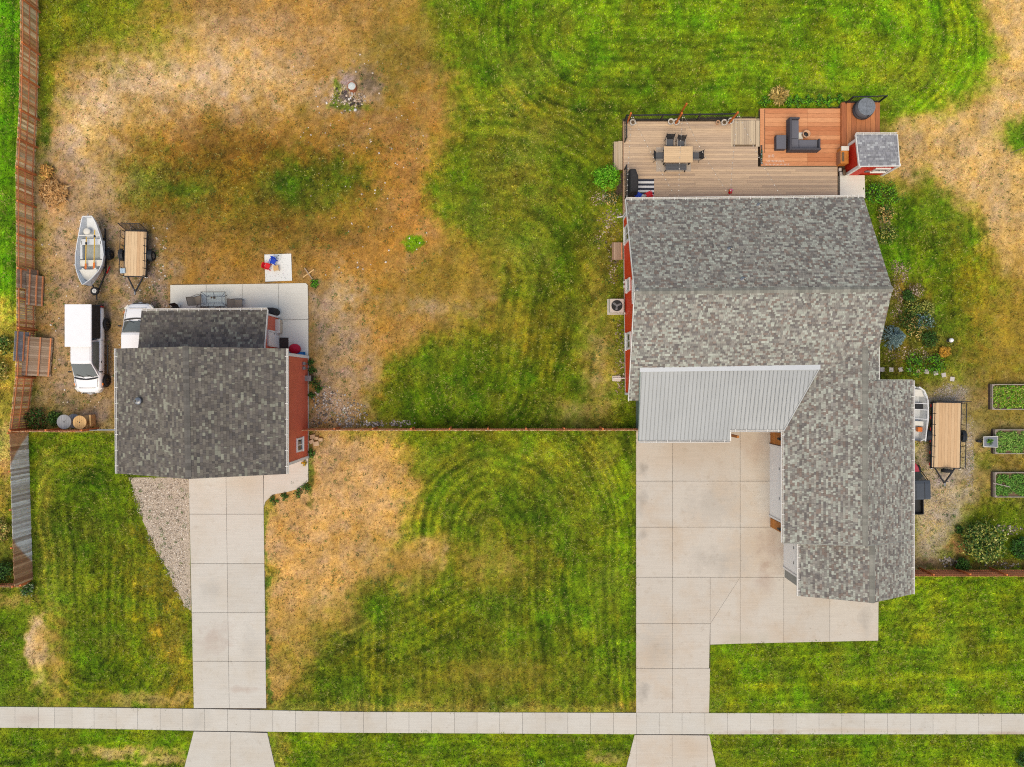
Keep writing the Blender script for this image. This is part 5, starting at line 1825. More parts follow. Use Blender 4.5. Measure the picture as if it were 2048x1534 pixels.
def side_by_side():
    t = thing('utility_buggy', 'red utility buggy with black roof and dump bed beside garage', 'buggy', (*XY(1806, 968), 0), rad(1))
    w = .76
    MB().loft([ring(-1.0, w * .9, .45, .75, .0), ring(0, w, .42, .8, .0), ring(.7, w * .95, .42, .95, .02), ring(1.25, w * .85, .45, .9, .03), ring(1.6, w * .6, .5, .72, .0)]).build('body', MT['utvred'], t, smooth=True, subd=1)
    MB().loft([[Vector((-w * .9, y, z)), Vector((-w * .9, y, z + .06)), Vector((-w * .4, y, z + .1)), Vector((w * .4, y, z + .1)), Vector((w * .9, y, z + .06)), Vector((w * .9, y, z))] for y, z in ((-.72, 1.86), (-.6, 1.9), (.3, 1.9), (.5, 1.85))]).build('roof', MT['utvblack'], t, bevel=.02)
    for x in (-.28, .28):
        MB().box((x, -.15, 2.005), (.03, 1.05, .02)).build('roof_rib', MT['black'], t)
    for s in (-1, 1):
        MB().tube([(s * w * .95, .95, .9), (s * w * .85, .42, 1.85)], .03, 6).build('roll_bar', MT['black'], t)
        MB().tube([(s * w * .9, -.8, .8), (s * w * .85, -.62, 1.85)], .03, 6).build('roll_bar', MT['black'], t)
        for y in (1.0, -1.15):
            wheel(t, (s * (w - .02), y, .33), .33, .24, MT['rimdark'])
    MB().add([(-w * .8, .92, .98), (w * .8, .92, .98), (w * .75, .46, 1.8), (-w * .75, .46, 1.8)], [(0, 1, 2, 3)]).build('windscreen', MT['car_glass'], t)
    MB().box((0, -.2, .9), (1.2, .5, .3)).build('seat', MT['black'], t, bevel=.04)
    bed = MB()
    bed.box((0, -1.3, .8), (1.4, 1.05, .04))
    for s in (-1, 1):
        bed.box((s * .7, -1.3, .95), (.05, 1.05, .3))
        bed.box((0, -1.3 + s * .52, .95), (1.4, .05, .3))
    bed.build('dump_bed', MT['black'], t)


side_by_side()

# ================================================================ CABLE SPOOLS
def spool(label, px, py, r, h, mat):
    t = thing('cable_spool', label, 'spool', (*XY(px, py), 0))
    for z in (.03, h - .03):
        fl_ = bpy.data.objects.new('flange', None)
        n = 6
        for i in range(n):
            x0, x1 = -r + 2 * r * i / n + .004, -r + 2 * r * (i + 1) / n - .004
            pts = [(x, -math.sqrt(max(r * r - x * x, 0))) for x in np.linspace(x0, x1, 5)] + [(x, math.sqrt(max(r * r - x * x, 0))) for x in np.linspace(x1, x0, 5)]
            MB().prism(pts, z - .03, z + .03).build('flange_plank', mat, t)
        bpy.data.objects.remove(fl_)
    MB().cyl((0, 0, .06), (0, 0, h - .06), r * .42, n=18).build('core', mat, t)
    MB().cyl((0, 0, h - .01), (0, 0, h + .004), .045, n=12).build('hub_hole', MT['black'], t)
    for dx, dy in ((.12, .1), (-.12, .06), (0, -.2)):
        MB().cyl((dx, dy, h - .005), (dx, dy, h + .006), .018, n=8).build('bolt', MT['blacksteel'], t)
    return t


spool('weathered grey wooden cable spool standing by the corner fence', 148, 842, .47, 1.05, MT['greywood'])
spool('fresh pale wooden cable spool standing beside the grey one', 177.5, 843, .44, 1.0, MT['palewood'])
tag(MB().box((*XY(191.5, 840), .35), (.09, .75, .7), (0, .12, .06)).build('loose_plank', MT['palewood']), 'loose wooden plank propped right beside the pale spool', 'plank')

# ================================================================ DECKS
DZ = .45
deck = thing('composite_deck', 'large tan composite deck behind the red house', 'deck', (*XY(1450, 320), 0))
D0 = wloc(deck)


def dp(px, py, z=DZ):
    return G(px, py, z)


def board_row(x0, x1, y, w=.143, mat='deck', z=DZ):
    """one east-west course, split into boards at random butt joints"""
    cuts = [x0]
    while x1 - cuts[-1] > 6.5:
        cuts.append(cuts[-1] + random.uniform(2.6, 5.0))
    cuts.append(x1)
    for a, b in zip(cuts, cuts[1:]):
        piece('deck_board', MT[mat], deck, Vector(((a + b) / 2, y, z - .0125)) - D0, (b - a - .006, w, .025))


yT, yB = dp(0, 243).y, dp(0, 393).y - 1.2
xL, xI, xM, xR = dp(1247, 0).x, dp(1463, 0).x, dp(1516, 0).x, dp(1675, 0).x
yI, yM = dp(0, 293).y, dp(0, 332).y
y = yT - .075
while y > yB:
    board_row(xL, xI if y > yI + .02 else (xM if y > yM else xR), y)
    y -= .15
x = xI + .16
while x < dp(1511, 0).x:
    piece('deck_board', MT['deckns'], deck, Vector((x, (yT + yI) / 2 + .12, DZ - .0125)) - D0, (.142, yT - yI - .02, .025))
    x += .15
piece('border_board', MT['deckns'], deck, Vector((xI + .03, (yT + yI) / 2, DZ - .0125)) - D0, (.1, yT - yI, .026))
piece('border_board', MT['deckns'], deck, Vector((dp(1515.5, 0).x, (yT + yI) / 2 + .1, DZ - .0125)) - D0, (.24, yT - yI + .2, .025))
piece('border_board', MT['deck'], deck, Vector(((xI + dp(1519, 0).x) / 2, yT + .13, DZ - .0125)) - D0, (dp(1519, 0).x - xI, .14, .025))
MB().prism([(xL + .02, yT - .02), (xL + .02, yB), (xR - .02, yB), (xR - .02, yM + .02), (xM - .02, yM + .02), (xM - .02, yT - .02)], .0, DZ - .04).build('frame', MT['soil'], deck, world=True)
for a, b in (((xL, yB), (xL, yT)), ((xL, yT), (dp(1519, 0).x, yT)), ((xR, yB), (xR, yM))):
    MB().beam((*a, DZ - .17), (*b, DZ - .17), .03, .28).build('fascia_board', MT['fascia'], deck, world=True)
for i, (x0, z) in enumerate(((1235, .29), (1227, .15))):
    xa, xb = XY(x0, 0)[0], XY(x0 + 8.6, 0)[0]
    ya, yb = XY(0, 285)[1], XY(0, 342)[1]
    for k in range(2):
        piece('step_tread', MT['deckns'], deck, Vector((xa + (xb - xa) * (k + .5) / 2, (ya + yb) / 2, z)) - D0, ((xb - xa) / 2 - .006, ya - yb, .03))
    MB().box(((xa + xb) / 2 + .02, (ya + yb) / 2, z / 2 - .02), ((xb - xa) - .04, ya - yb - .04, z - .02)).build('step_riser', MT['fascia'], deck, world=True)


def railing(label, pts, h=.92, gap=.11, posts_at=None):
    W = [Vector(p) for p in pts]
    r = thing('deck_railing', label, 'railing', W[0])
    for a, b in zip(W, W[1:]):
        d = b - a
        L_ = d.length
        d.normalize()
        rz = math.atan2(d.y, d.x)
        for z, hh in ((h, .05), (.1, .04), (h - .1, .03)):
            piece('top_rail' if z == h else 'rail', MT['blacksteel'], r, (a + b) / 2 - W[0] + Vector((0, 0, z)), (L_, .06 if z == h else .035, hh), (0, 0, rz))
        n = int(L_ / gap)
        bal = MB()
        for i in range(1, n):
            p = a + d * (L_ * i / n) - W[0]
            piece('baluster', MT['blacksteel'], r, p + Vector((0, 0, h / 2)), (.018, .018, h - .1))
        m = max(1, int(round(L_ / 2.2)))
        for i in range(m + 1):
            p = a + d * (L_ * i / m) - W[0]
            piece('post', MT['blacksteel'], r, p + Vector((0, 0, h / 2 + .02)), (.075, .075, h + .04), (0, 0, rz))
    return r


railing('long black metal railing on the lawn side of deck', [dp(1249, 284), dp(1249, 241), dp(1466, 238)])
railing('short black railing beside the covered grill', [dp(1249, 339), dp(1249.5, 398)])

# redwood deck and tub platform
RZ = .40
rw = thing('redwood_deck', 'orange redwood deck under the wicker corner sofa', 'deck', (*XY(1602, 275), 0))
R0 = wloc(rw)
rx0, rx1 = G(1530, 0, RZ).x, G(1683, 0, RZ).x
ry0, ry1 = G(0, 218, RZ).y, G(0, 332, RZ).y
n = 13
jx = G(1615, 0, RZ).x
for i in range(n):
    hgt = (ry0 - ry1) / n
    yy = ry0 - (i + .5) * hgt
    xa = rx0 if i < 10 else G(1522, 0, RZ).x
    for a, b in ((xa, jx), (jx, rx1)):
        piece('plank', MT['redwood'], rw, Vector(((a + b) / 2, yy, RZ - .02)) - R0, (b - a - .008, hgt - .014, .04))
piece('edge_plank', MT['redwood'], rw, Vector((G(1524.5, 0, RZ).x, (ry0 + ry1 + .9) / 2, RZ - .018)) - R0, (.28, ry0 - ry1 - .85, .045))
MB().prism([(G(1521, 0, RZ).x, ry0 - .02), (G(1521, 0, RZ).x, ry1 + .02), (rx1, ry1 + .02), (rx1, ry0 - .02)], 0, RZ - .045).build('frame', MT['beddark'], rw, world=True)
MB().beam((G(1520, 0, RZ).x, ry0 + .02, RZ - .15), (rx1, ry0 + .02, RZ - .15), .04, .28).build('fascia_board', MT['redwood'], rw, world=True)
PZ = .62
pf = thing('tub_platform', 'raised redwood platform carrying the grey hot tub', 'platform', (*XY(1720, 260), 0))
P0_ = wloc(pf)
pxs = [G(1684 + 76 * i / 8, 0, PZ).x for i in range(9)]
pyt, pyb = G(0, 205, PZ).y, G(0, 292, PZ).y
for i in range(8):
    yb_ = G(0, 318, PZ).y if i < 1 else pyb
    piece('plank', MT['redwoodns'], pf, Vector(((pxs[i] + pxs[i + 1]) / 2, (pyt + yb_) / 2, PZ - .02)) - P0_, (pxs[i + 1] - pxs[i] - .014, pyt - yb_, .04))
MB().prism([(pxs[0] + .02, pyt - .02), (pxs[0] + .02, pyb), (pxs[-1] - .02, pyb), (pxs[-1] - .02, pyt - .02)], 0, PZ - .045).build('frame', MT['beddark'], pf, world=True)
MB().beam((pxs[0], pyt, PZ - .12), (pxs[0], pyb, PZ - .12), .03, .2).build('fascia_board', MT['redwoodns'], pf, world=True)

tub = thing('hot_tub', 'round grey hot tub with folded marbled cover on the platform', 'hot tub', G(1722, 222, PZ))
MB().lathe([(.56, 0), (.62, .1), (.63, .35), (.62, .6), (.56, .68)], n=28).build('shell', MT['tubgrey'], tub, smooth=True)
for z in (.2, .42):
    MB().lathe([(.635, z - .03), (.655, z), (.635, z + .03)], n=28).build('band', MT['blacksteel'], tub, smooth=True)
for s in (-1, 1):
    pts = [(s * .012, -.57), (s * .012, .57)] + [(s * .58 * math.sin(a), .58 * math.cos(a)) for a in np.linspace(.02, PI - .02, 14)]
    pts = [(s * .58 * math.sin(a), .58 * math.cos(a)) for a in np.linspace(.02, PI - .02, 16)]
    MB().prism(pts, .68, .75 if s > 0 else .79).build('cover_half', MT['tubcover'], tub, bevel=.015)
MB().box((.1, -.57, .68), (.09, .06, .16)).build('cover_strap', MT['black'], tub)
ws_ = thing('wind_screen', 'black metal screen railing behind the hot tub', 'railing', G(1692, 206, PZ))
wx = G(1758, 204, PZ) - G(1692, 206, PZ)
for z in (.1, 1.0):
    MB().beam((0, 0, z), wx + Vector((0, 0, z)), .06, .05).build('rail', MT['blacksteel'], ws_)
for p in (Vector((0, 0, 0)), wx):
    MB().beam(p, p + Vector((0, 0, 1.02)), .08, .08).build('post', MT['blacksteel'], ws_)
for i in range(1, 20):
    piece('baluster', MT['blacksteel'], ws_, wx * (i / 20) + Vector((0, 0, .55)), (.018, .018, .9))


def chalk(label, px, py, w, h):
    b = MB()
    for i in range(int(w / .09)):
        x = -w / 2 + .09 * i
        k = random.random()
        b.box((x, random.uniform(-.02, .02), 0), (.025, h * random.uniform(.6, 1), .002))
        if k < .6:
            b.box((x + .03, random.choice((-1, 0, 1)) * h * .35, 0), (.07, .022, .002))
    o = b.build('chalk_lettering', M('chalk', A(236, 214, 196), .95, .2, 12), None)
    o.location = G(px, py, RZ) + Vector((0, 0, .006))
    o['kind'] = 'stuff'
    return tag(o, label, 'chalk')


chalk('white chalk scribble on the redwood planks by the sofa', 1544, 312, .5, .22)
chalk('line of faded white chalk lettering on the redwood planks', 1552, 322, 1.2, .16)
chalk('faded chalk lettering along the redwood deck step', 1556, 329, 1.7, .12)


# ---------------------------------------------------------------- deck furniture
def sofa():
    t = thing('corner_sofa', 'dark grey wicker corner sofa on the redwood deck', 'sofa', G(1596, 285, RZ))
    o = wloc(t)

    def bx(name, x0, x1, y0, y1, z0, z1, mat, bev=.015):
        p0, p1 = XY(x0, y0), XY(x1, y1)
        MB().box(((p0[0] + p1[0]) / 2 - o.x, (p0[1] + p1[1]) / 2 - o.y, (z0 + z1) / 2), (abs(p1[0] - p0[0]), abs(p1[1] - p0[1]), z1 - z0)).build(name, MT[mat], t, bevel=bev)
    bx('base', 1569, 1588, 247, 308, .05, .3, 'wicker')
    bx('base', 1588.1, 1627, 287, 308, .05, .3, 'wicker')
    bx('backrest', 1567, 1571, 246, 310, .05, .68, 'wicker')
    bx('backrest', 1571.1, 1628, 306, 310, .05, .68, 'wicker')
    bx('armrest', 1571.1, 1588, 245, 248.5, .05, .56, 'wicker')
    bx('armrest', 1625, 1628.5, 287, 305.9, .05, .56, 'wicker')
    bx('seat_cushion', 1571.5, 1588, 249, 285, .3, .4, 'wickerseat', .03)
    bx('seat_cushion', 1571.5, 1588, 285.6, 305.6, .3, .4, 'wickerseat', .03)
    bx('seat_cushion', 1588.5, 1624.6, 288, 305.6, .3, .4, 'wickerseat', .03)
    s = thing('footstool', 'dark wicker footstool pushed against the sofa back', 'stool', G(1558, 288, RZ))
    MB().box((0, 0, .19), (.66, .92, .34)).build('base', MT['wicker'], s, bevel=.015)
    MB().box((0, 0, .39), (.64, .9, .07)).build('cushion', MT['wickerseat'], s, bevel=.03)


sofa()
fp = thing('fire_bowl', 'round terracotta fire bowl on the redwood deck', 'fire bowl', G(1609, 271, RZ))
MB().lathe([(.16, 0), (.2, .06), (.24, .3), (.25, .36), (.2, .36), (.17, .18), (.02, .16)], n=20).build('bowl', MT['terra'], fp, smooth=True)
MB().lathe([(.16, .2), (.09, .24), (.02, .26)], n=12).build('ash', MT['blacksteel'], fp)
tag(MB().box(G(1601, 272, RZ) + Vector((0, 0, .015)), (.3, .45, .03)).build('paving_tile', MT['cream'], bevel=.005), 'flat cream tile beside the terracotta fire bowl', 'tile')

rug = thing('outdoor_rug', 'grey outdoor rug under the dining table', 'rug', G(1347, 319, DZ))
MB().box((0, 0, .006), (2.28, 1.6, .012)).build('rug_sheet', MT['rug'], rug)
tb = thing('dining_table', 'rectangular wood-topped outdoor dining table on deck', 'table', G(1351.5, 316, DZ))
for i in range(8):
    piece('slat', MT['tabletop'], tb, (0, -.5 + (i + .5) * .125, .725), (1.74, .121, .03))
for s in (-1, 1):
    piece('edge_strip', MT['tabletop'], tb, (s * .9, 0, .727), (.06, 1.04, .036))
    piece('edge_strip', MT['tabletop'], tb, (0, s * .512, .727), (1.74, .02, .036))
    for q in (-1, 1):
        MB().box((s * .82, q * .44, .36), (.07, .07, .71)).build('leg', MT['blacksteel'], tb)


def slat_chair(label, px, py, rz):
    t = thing('deck_chair', label, 'chair', G(px, py, DZ), rz, 'dining chairs around the deck table')
    MB().box((0, 0, .44), (.5, .5, .035)).build('seat', MT['grey_mesh'], t, bevel=.01)
    for i in range(5):
        piece('back_slat', MT['blacksteel'], t, (0, .27 + .05 * i * .8, .52 + i * .085), (.48, .018, .07), (-.4, 0, 0))
    for s in (-1, 1):
        MB().tube([(s * .26, .24, .44), (s * .26, .48, .96)], .02, 6).build('back_post', MT['blacksteel'], t)
        MB().tube([(s * .26, -.24, 0), (s * .26, -.24, .64), (s * .26, .34, .66)], .018, 6).build('leg', MT['blacksteel'], t)
        MB().tube([(s * .26, .24, .44), (s * .26, .34, 0)], .018, 6).build('leg', MT['blacksteel'], t)
        MB().box((s * .26, .04, .67), (.05, .5, .02)).build('armrest', MT['sling'], t)
    return t


slat_chair('dark slatted chair at the table side facing the lawn, nearer the steps', 1336, 291, 0)
slat_chair('dark slatted chair at the table side facing the lawn, nearer the sofa', 1358, 293.5, -.05)
slat_chair('dark slatted chair at the table end nearer the steps', 1316, 317, PI / 2)
slat_chair('dark slatted chair at the table end nearer the sofa', 1387, 317, -PI / 2)
bn = thing('bench', 'dark grey slatted bench along the dining table', 'bench', G(1349, 338, DZ))
for i in range(4):
    piece('slat', MT['grey_mesh'], bn, (0, -.15 + i * .1, .44), (1.36, .09, .03))
for s in (-1, 1):
    for q in (-1, 1):
        MB().beam((s * .6, q * .14, .43), (s * .66, q * .2, 0), .05, .05).build('leg', MT['blacksteel'], bn)

gr = thing('covered_grill', 'barbecue grill under a black cover beside the railing', 'grill', G(1263, 370, DZ))
gp_ = [(-.28, .78), (.1, .78), (.2, .55), (.3, .3), (.3, -.5), (.26, -.78), (-.28, -.78)]
MB().loft([[Vector((x * 1.04, y * 1.03, 0)) for x, y in gp_], [Vector((x, y, .8)) for x, y in gp_], [Vector((x * .85, y * .95, 1.08)) for x, y in gp_], [Vector((x * .5, y * .8, 1.14)) for x, y in gp_]]).build('cover', MT['black_cloth'], gr, bevel=.04)
MB().tube([(.24, -.5, .86), (.27, .2, .86)], .02, 6).build('handle_ridge', MT['black_cloth'], gr)
sr = thing('striped_rug', 'navy and white striped rug in front of the grill', 'rug', G(1289, 381, DZ))
for i in range(9):
    piece('stripe', MT['navy'] if i % 2 == 0 else MT['rugwhite'], sr, (0, .68 - i * .145, .006), (1.26, .144, .012))


def kid_chair(label, loc, rz, mat, group=None):
    t = thing('toddler_chair', label, 'chair', loc, rz, group)
    MB().prism([(-.17, -.16), (.17, -.16), (.19, .16), (-.19, .16)], .2, .24).build('seat', MT[mat], t, bevel=.015)
    MB().loft([[Vector((x, .15 + .03 * k + .03 * (1 - (x / .19) ** 2), .22 + k * .1)) for x in (-.19, -.1, 0, .1, .19)] + [Vector((x, .19 + .03 * k + .03 * (1 - (x / .19) ** 2), .22 + k * .1)) for x in (.19, .1, 0, -.1, -.19)] for k in range(4)]).build('backrest', MT[mat], t, bevel=.01)
    for s in (-1, 1):
        MB().box((s * .19, .0, .34), (.05, .3, .04)).build('armrest', MT[mat], t, bevel=.012)
        for q in (-1, 1):
            MB().cyl((s * .15, q * .13, .2), (s * .2, q * .17, 0), .035, .028, 8).build('leg', MT[mat], t)
    return t


kid_chair('blue plastic child chair on the striped rug', G(1275.5, 391, DZ), 2.6, 'blue')
kid_chair('red plastic child chair on the striped rug', G(1296, 390, DZ), -2.7, 'red')
ty = thing('plastic_toy', 'small pink and red plastic toy at the house end of deck', 'toy', G(1459, 386, DZ))
MB().ell((0, 0, .14), (.13, .11, .14)).build('body', MT['red'], ty, smooth=True)
MB().ell((0, .1, .34), (.1, .1, .1)).build('head', MT['pink'], ty, smooth=True)
MB().ell((-.1, .08, .3), (.05, .08, .09), 8, 5).build('ear', MT['orange'], ty, smooth=True)
MB().ell((.1, .1, .32), (.05, .06, .07), 8, 5).build('ear', M('lilac', A(190, 140, 190), .5), ty, smooth=True)


def planter(label, px, py, r, mat, h=.34, twig=True, z=DZ):
    t = thing('plant_pot', label, 'pot', G(px, py, z))
    MB().lathe([(r * .7, 0), (r * .95, h * .8), (r, h), (r * .84, h), (r * .8, h * .86), (.02, h * .86)], n=18).build('pot', MT[mat], t, smooth=False)
    MB().lathe([(r * .8, h * .84), (r * .4, h * .9), (.02, h * .9)], n=12).build('soil', MT['soil'], t)
    if twig:
        for k in range(6):
            a = random.uniform(0, 6.28)
            MB().tube([(0, 0, h * .85), (math.cos(a) * r * .8, math.sin(a) * r * .8, h + .18), (math.cos(a) * r * 1.3, math.sin(a) * r * 1.3, h + .22)], .008, 4).build('twig', MT['bark'], t)
    return t


planter('white pot of dry twigs in the railing corner', 1264, 248, .2, 'whitepot')
planter('white pot next to the middle light post', 1340, 246.5, .2, 'whitepot', twig=False)
planter('white pot holding the middle light post', 1351, 247, .2, 'whitepot', twig=False)
planter('small terracotta pot on the deck edge', 1434, 247, .13, 'terra', .26, False)
planter('white pot of dry twigs beside the terracotta pot', 1446, 248, .2, 'whitepot')
planter('white pot holding the light post next to inlaid boards', 1459, 245, .2, 'whitepot', twig=False)
TOPS = []
for nm, px, py, z, h, dx in (('orange stained light post in the railing corner', 1253, 247, DZ, 1.75, 0), ('orange stained light post in the middle pot', 1351, 247, DZ + .3, 1.75, 0),
                             ('orange stained light post by the inlaid boards', 1458, 246, DZ + .3, 1.8, 0), ('thin orange post on the lawn outside the railing', 1359, 230, 0, 1.9, 0)):
    t = thing('light_post', nm, 'post', G(px, py, z))
    MB().beam((0, 0, 0), (dx, 0, h), .09, .09).build('shaft', MT['orangepost'], t)
    MB().box((0, 0, h + .01), (.11, .11, .03)).build('cap', MT['orangepost'], t)
    MB().tube([(.05, 0, h - .15), (.16, -.02, h - .12)], .012, 5).build('hook', MT['blacksteel'], t)
    TOPS.append(G(px, py, z) + Vector((.1, 0, h - .15)))
bulb_me = None


def string_lights(label, p0, p1, n, sag=.25):
    global bulb_me
    t = thing('string_lights', label, 'lights', p0)
    d = Vector(p1) - Vector(p0)
    pt = lambda f: d * f + Vector((0, 0, -sag * 4 * f * (1 - f)))
    MB().tube([pt(i / 12) for i in range(13)], .007, 4).build('wire', MT['wire'], t)
    if bulb_me is None:
        b = MB().ell((0, 0, 0), (.032, .032, .045), 8, 5)
        bulb_me = bpy.data.meshes.new('bulb')
        bulb_me.from_pydata(b.v, [], b.f)
        bulb_me.materials.append(MT['bulb'])
    for i in range(n):
        piece('bulb', MT['bulb'], t, pt((i + .5) / n) - Vector((0, 0, .06)), (1, 1, 1), mesh=bulb_me)


ev = lambda px: G(px, 397, 2.95)
for lb, a, b in (('string of bulbs above the railing beside the grill', TOPS[0], ev(1254)), ('string of bulbs slanting from the corner post to the eave', TOPS[0], ev(1354)),
                 ('string of bulbs crossing straight above the dining table', TOPS[1], ev(1358)), ('string of bulbs slanting from the middle post to the eave', TOPS[1], ev(1463)),
                 ('string of bulbs running straight beside the inlaid boards', TOPS[2], ev(1461)), ('string of bulbs slanting past the redwood deck to eave', TOPS[2], ev(1566))):
    string_lights(lb, a, b, 15)

# things by the shed
cb = thing('wooden_cabinet', 'small orange wooden cabinet with white top against the shed', 'cabinet', G(1681, 316, .4))
MB().box((0, -.02, .3), (.5, 1.05, .6)).build('carcass', M('honey_wood', A(204, 128, 52), .6, .2, 4), cb, bevel=.01)
MB().box((0, .42, .64), (.5, .28, .08)).build('worktop', MT['cream'], cb, bevel=.01)
MB().box((-.12, -.12, .605), (.16, .6, .02)).build('shelf_slot', MT['soil'], cb)
MB().box((-.27, -.1, .3), (.04, .8, .5)).build('door', MT['fascia'], cb)
lg = thing('log_slice', 'round log slice leaning on the red shed wall', 'log', G(1685, 347, .3))
MB().cyl((-.02, 0, .2), (.06, 0, .26), .2, .2, 18).build('slice', MT['bark'], lg)
for i, (x, y) in enumerate(((1678.5, 340), (1680.5, 348))):
    tag(MB().box(G(x, y, .3) + Vector((0, 0, .08)), (.16, .2, .16), (0, 0, .1 * i)).build('paver_block', MT['paver'], bevel=.01), ['pale paver block next to the wooden cabinet', 'pale paver block next to the log slice'][i], 'block')

# ================================================================ PATIO BEHIND THE GARAGE
tb = thing('glass_table', 'glass-topped patio table with bronze frame behind the garage', 'table', G(435, 601, .05))
MB().box((0, 0, .7), (1.58, .94, .012)).build('glass_top', mat_clear('table_glass'), tb)
MB().tube([(-.8, -.48, .71), (.8, -.48, .71), (.8, .48, .71), (-.8, .48, .71), (-.8, -.48, .71)], .022, 6).build('rim', MT['bronze'], tb)
fr = MB()
for s in (-1, 1):
    for q in (-1, 1):
        fr.tube([(s * .8, q * .48, .69), (s * .5, q * .22, .5), (s * .48, q * .2, .3), (s * .62, q * .34, 0)], .02, 6)
for q in (-1, 1):
    fr.tube([(-.5, q * .22, .5), (.5, q * .22, .5)], .018, 6)
    fr.tube([(0, q * .48, .69), (0, q * .22, .5)], .018, 6)
    fr.tube([(q * .5, -.22, .5), (q * .5, .22, .5)], .018, 6)
fr.build('frame', MT['bronze'], tb)
cp = thing('table_vase', 'small dark vase and holder on the glass patio table', 'vase', G(438, 598, .05) + Vector((0, 0, .706)))
MB().lathe([(.05, 0), (.08, .05), (.07, .12), (.03, .14)], n=12).build('vase', MT['bronze'], cp, smooth=True)
MB().lathe([(.06, 0), (.05, .04), (.02, .05)], (-.2, .01, 0), 12).build('holder', MT['soil'], cp)


def sling_chair(label, px, py, rz):
    t = thing('patio_chair', label, 'chair', G(px, py, .05), rz, 'sling chairs around the patio table')
    MB().loft([[Vector((-.26, -.26, .42)), Vector((.26, -.26, .42)), Vector((.26, -.26, .43)), Vector((-.26, -.26, .43))], [Vector((-.26, .2, .38)), Vector((.26, .2, .38)), Vector((.26, .2, .39)), Vector((-.26, .2, .39))]]).build('seat', MT['sling'], t)
    MB().loft([[Vector((-.26, .2, .385)), Vector((.26, .2, .385)), Vector((.26, .215, .385)), Vector((-.26, .215, .385))], [Vector((-.26, .5, .93)), Vector((.26, .5, .93)), Vector((.26, .515, .93)), Vector((-.26, .515, .93))]]).build('backrest', MT['sling'], t)
    for s in (-1, 1):
        MB().tube([(s * .28, -.28, .43), (s * .28, .2, .39), (s * .28, .52, .95)], .018, 6).build('side_frame', MT['bronze'], t)
        MB().tube([(s * .28, .35, .65), (s * .33, 0, .66), (s * .33, -.26, .6), (s * .3, -.3, .3), (s * .3, -.2, 0)], .018, 6).build('armrest', MT['bronze'], t)
        MB().tube([(s * .28, .1, .38), (s * .3, .4, 0)], .018, 6).build('leg', MT['bronze'], t)
    MB().tube([(-.28, .52, .95), (.28, .52, .95)], .018, 6).build('top_bar', MT['bronze'], t)
    MB().tube([(-.28, -.28, .43), (.28, -.28, .43)], .018, 6).build('front_bar', MT['bronze'], t)


sling_chair('tan sling chair turned at the fence end of the glass table', 402, 602, PI / 2 + .25)
sling_chair('tan sling chair at the door end of the glass table', 481, 609, PI / 2 * -1 + PI)
sling_chair('tan sling chair beneath the eave behind the glass table, nearer fence end', 414, 624, PI)
sling_chair('tan sling chair beneath the eave behind the glass table, nearer door end', 441, 624, PI + .3)
fc = thing('folding_chair', 'small dark folding chair at the corner of the lean-to', 'chair', G(357, 617, .05), .2)
MB().box((0, 0, .4), (.4, .38, .03)).build('seat', MT['black_cloth'], fc)
MB().box((0, .2, .65), (.4, .03, .4), (-.25, 0, 0)).build('backrest', MT['black_cloth'], fc)
for s in (-1, 1):
    MB().tube([(s * .2, -.2, 0), (s * .2, .2, .8)], .014, 5).build('leg', MT['blacksteel'], fc)
    MB().tube([(s * .2, .2, 0), (s * .2, -.2, .42)], .014, 5).build('leg', MT['blacksteel'], fc)
bu = thing('bucket', 'pale bucket beside the dark folding chair', 'bucket', G(349, 618, .05))
MB().lathe([(.12, 0), (.15, .3), (.16, .3), (.14, .29), (.11, .02), (.01, .02)], n=16).build('pail', MT['whitepot'], bu, smooth=True)
bg = thing('covered_grill', 'long black covered barbecue under the lean-to eave', 'grill', G(541, 624, .05))
bp_ = [(-.9, .2), (.5, .22), (.62, .05), (.66, -.3), (-.9, -.3)]
MB().loft([[Vector((x, y, 0)) for x, y in bp_], [Vector((x * .97, y * .95, .85)) for x, y in bp_], [Vector((x * .85, y * .7, 1.0)) for x, y in bp_]]).build('cover', MT['black_cloth'], bg, bevel=.04)
MB().ell((.62, -.08, .5), (.16, .22, .3), 10, 6).build('cover_fold', MT['black_cloth'], bg, smooth=False)
pt_ = thing('gas_bottle', 'white gas bottle standing next to the black covered barbecue', 'bottle', G(557, 631, .05))
MB().lathe([(.14, 0), (.15, .05), (.15, .35), (.08, .44), (.03, .46)], n=16).build('tank', MT['paint_white'], pt_, smooth=True)
MB().lathe([(.07, .44), (.07, .5), (.055, .5), (.055, .45)], n=12).build('collar', MT['greysteel'], pt_)
sb = thing('storage_bench', 'beige storage box against the lean-to wall', 'box', G(561, 654, .05))
MB().box((0, 0, .28), (.3, .88, .54)).build('body', MT['tan'], sb, bevel=.01)
MB().box((-.01, 0, .57), (.33, .92, .05)).build('lid', MT['cream'], sb, bevel=.01)
dm = thing('door_mat', 'dark brown door mat outside the lean-to door', 'mat', G(568, 689, .05))
MB().box((0, 0, .01), (.6, .92, .02)).build('pile', MT['mat'], dm)
bb = thing('bean_bag', 'crimson bean bag at the garage corner', 'bean bag', G(591, 698, .05))
MB().ell((0, 0, .16), (.40, .34, .3), 18, 9, -.5).build('sack', MT['crimson'], bb, smooth=True)
MB().ell((-.02, .02, .44), (.1, .08, .04), 10, 5).build('tuft', MT['crimson'], bb, smooth=True)
sl = thing('snow_sled', 'blue plastic sled lying along the garage wall', 'sled', G(594, 709, .05))
MB().loft([[Vector((x, y, .05 + .08 * abs(y) / .16 + (.1 if abs(x) > .5 else 0))) for y in (-.16, -.08, .08, .16)] + [Vector((x, y, .02 + .08 * abs(y) / .16 + (.1 if abs(x) > .5 else 0))) for y in (.16, .08, -.08, -.16)] for x in (-.6, -.45, 0, .45, .6)]).build('hull', MT['skyblue'], sl)

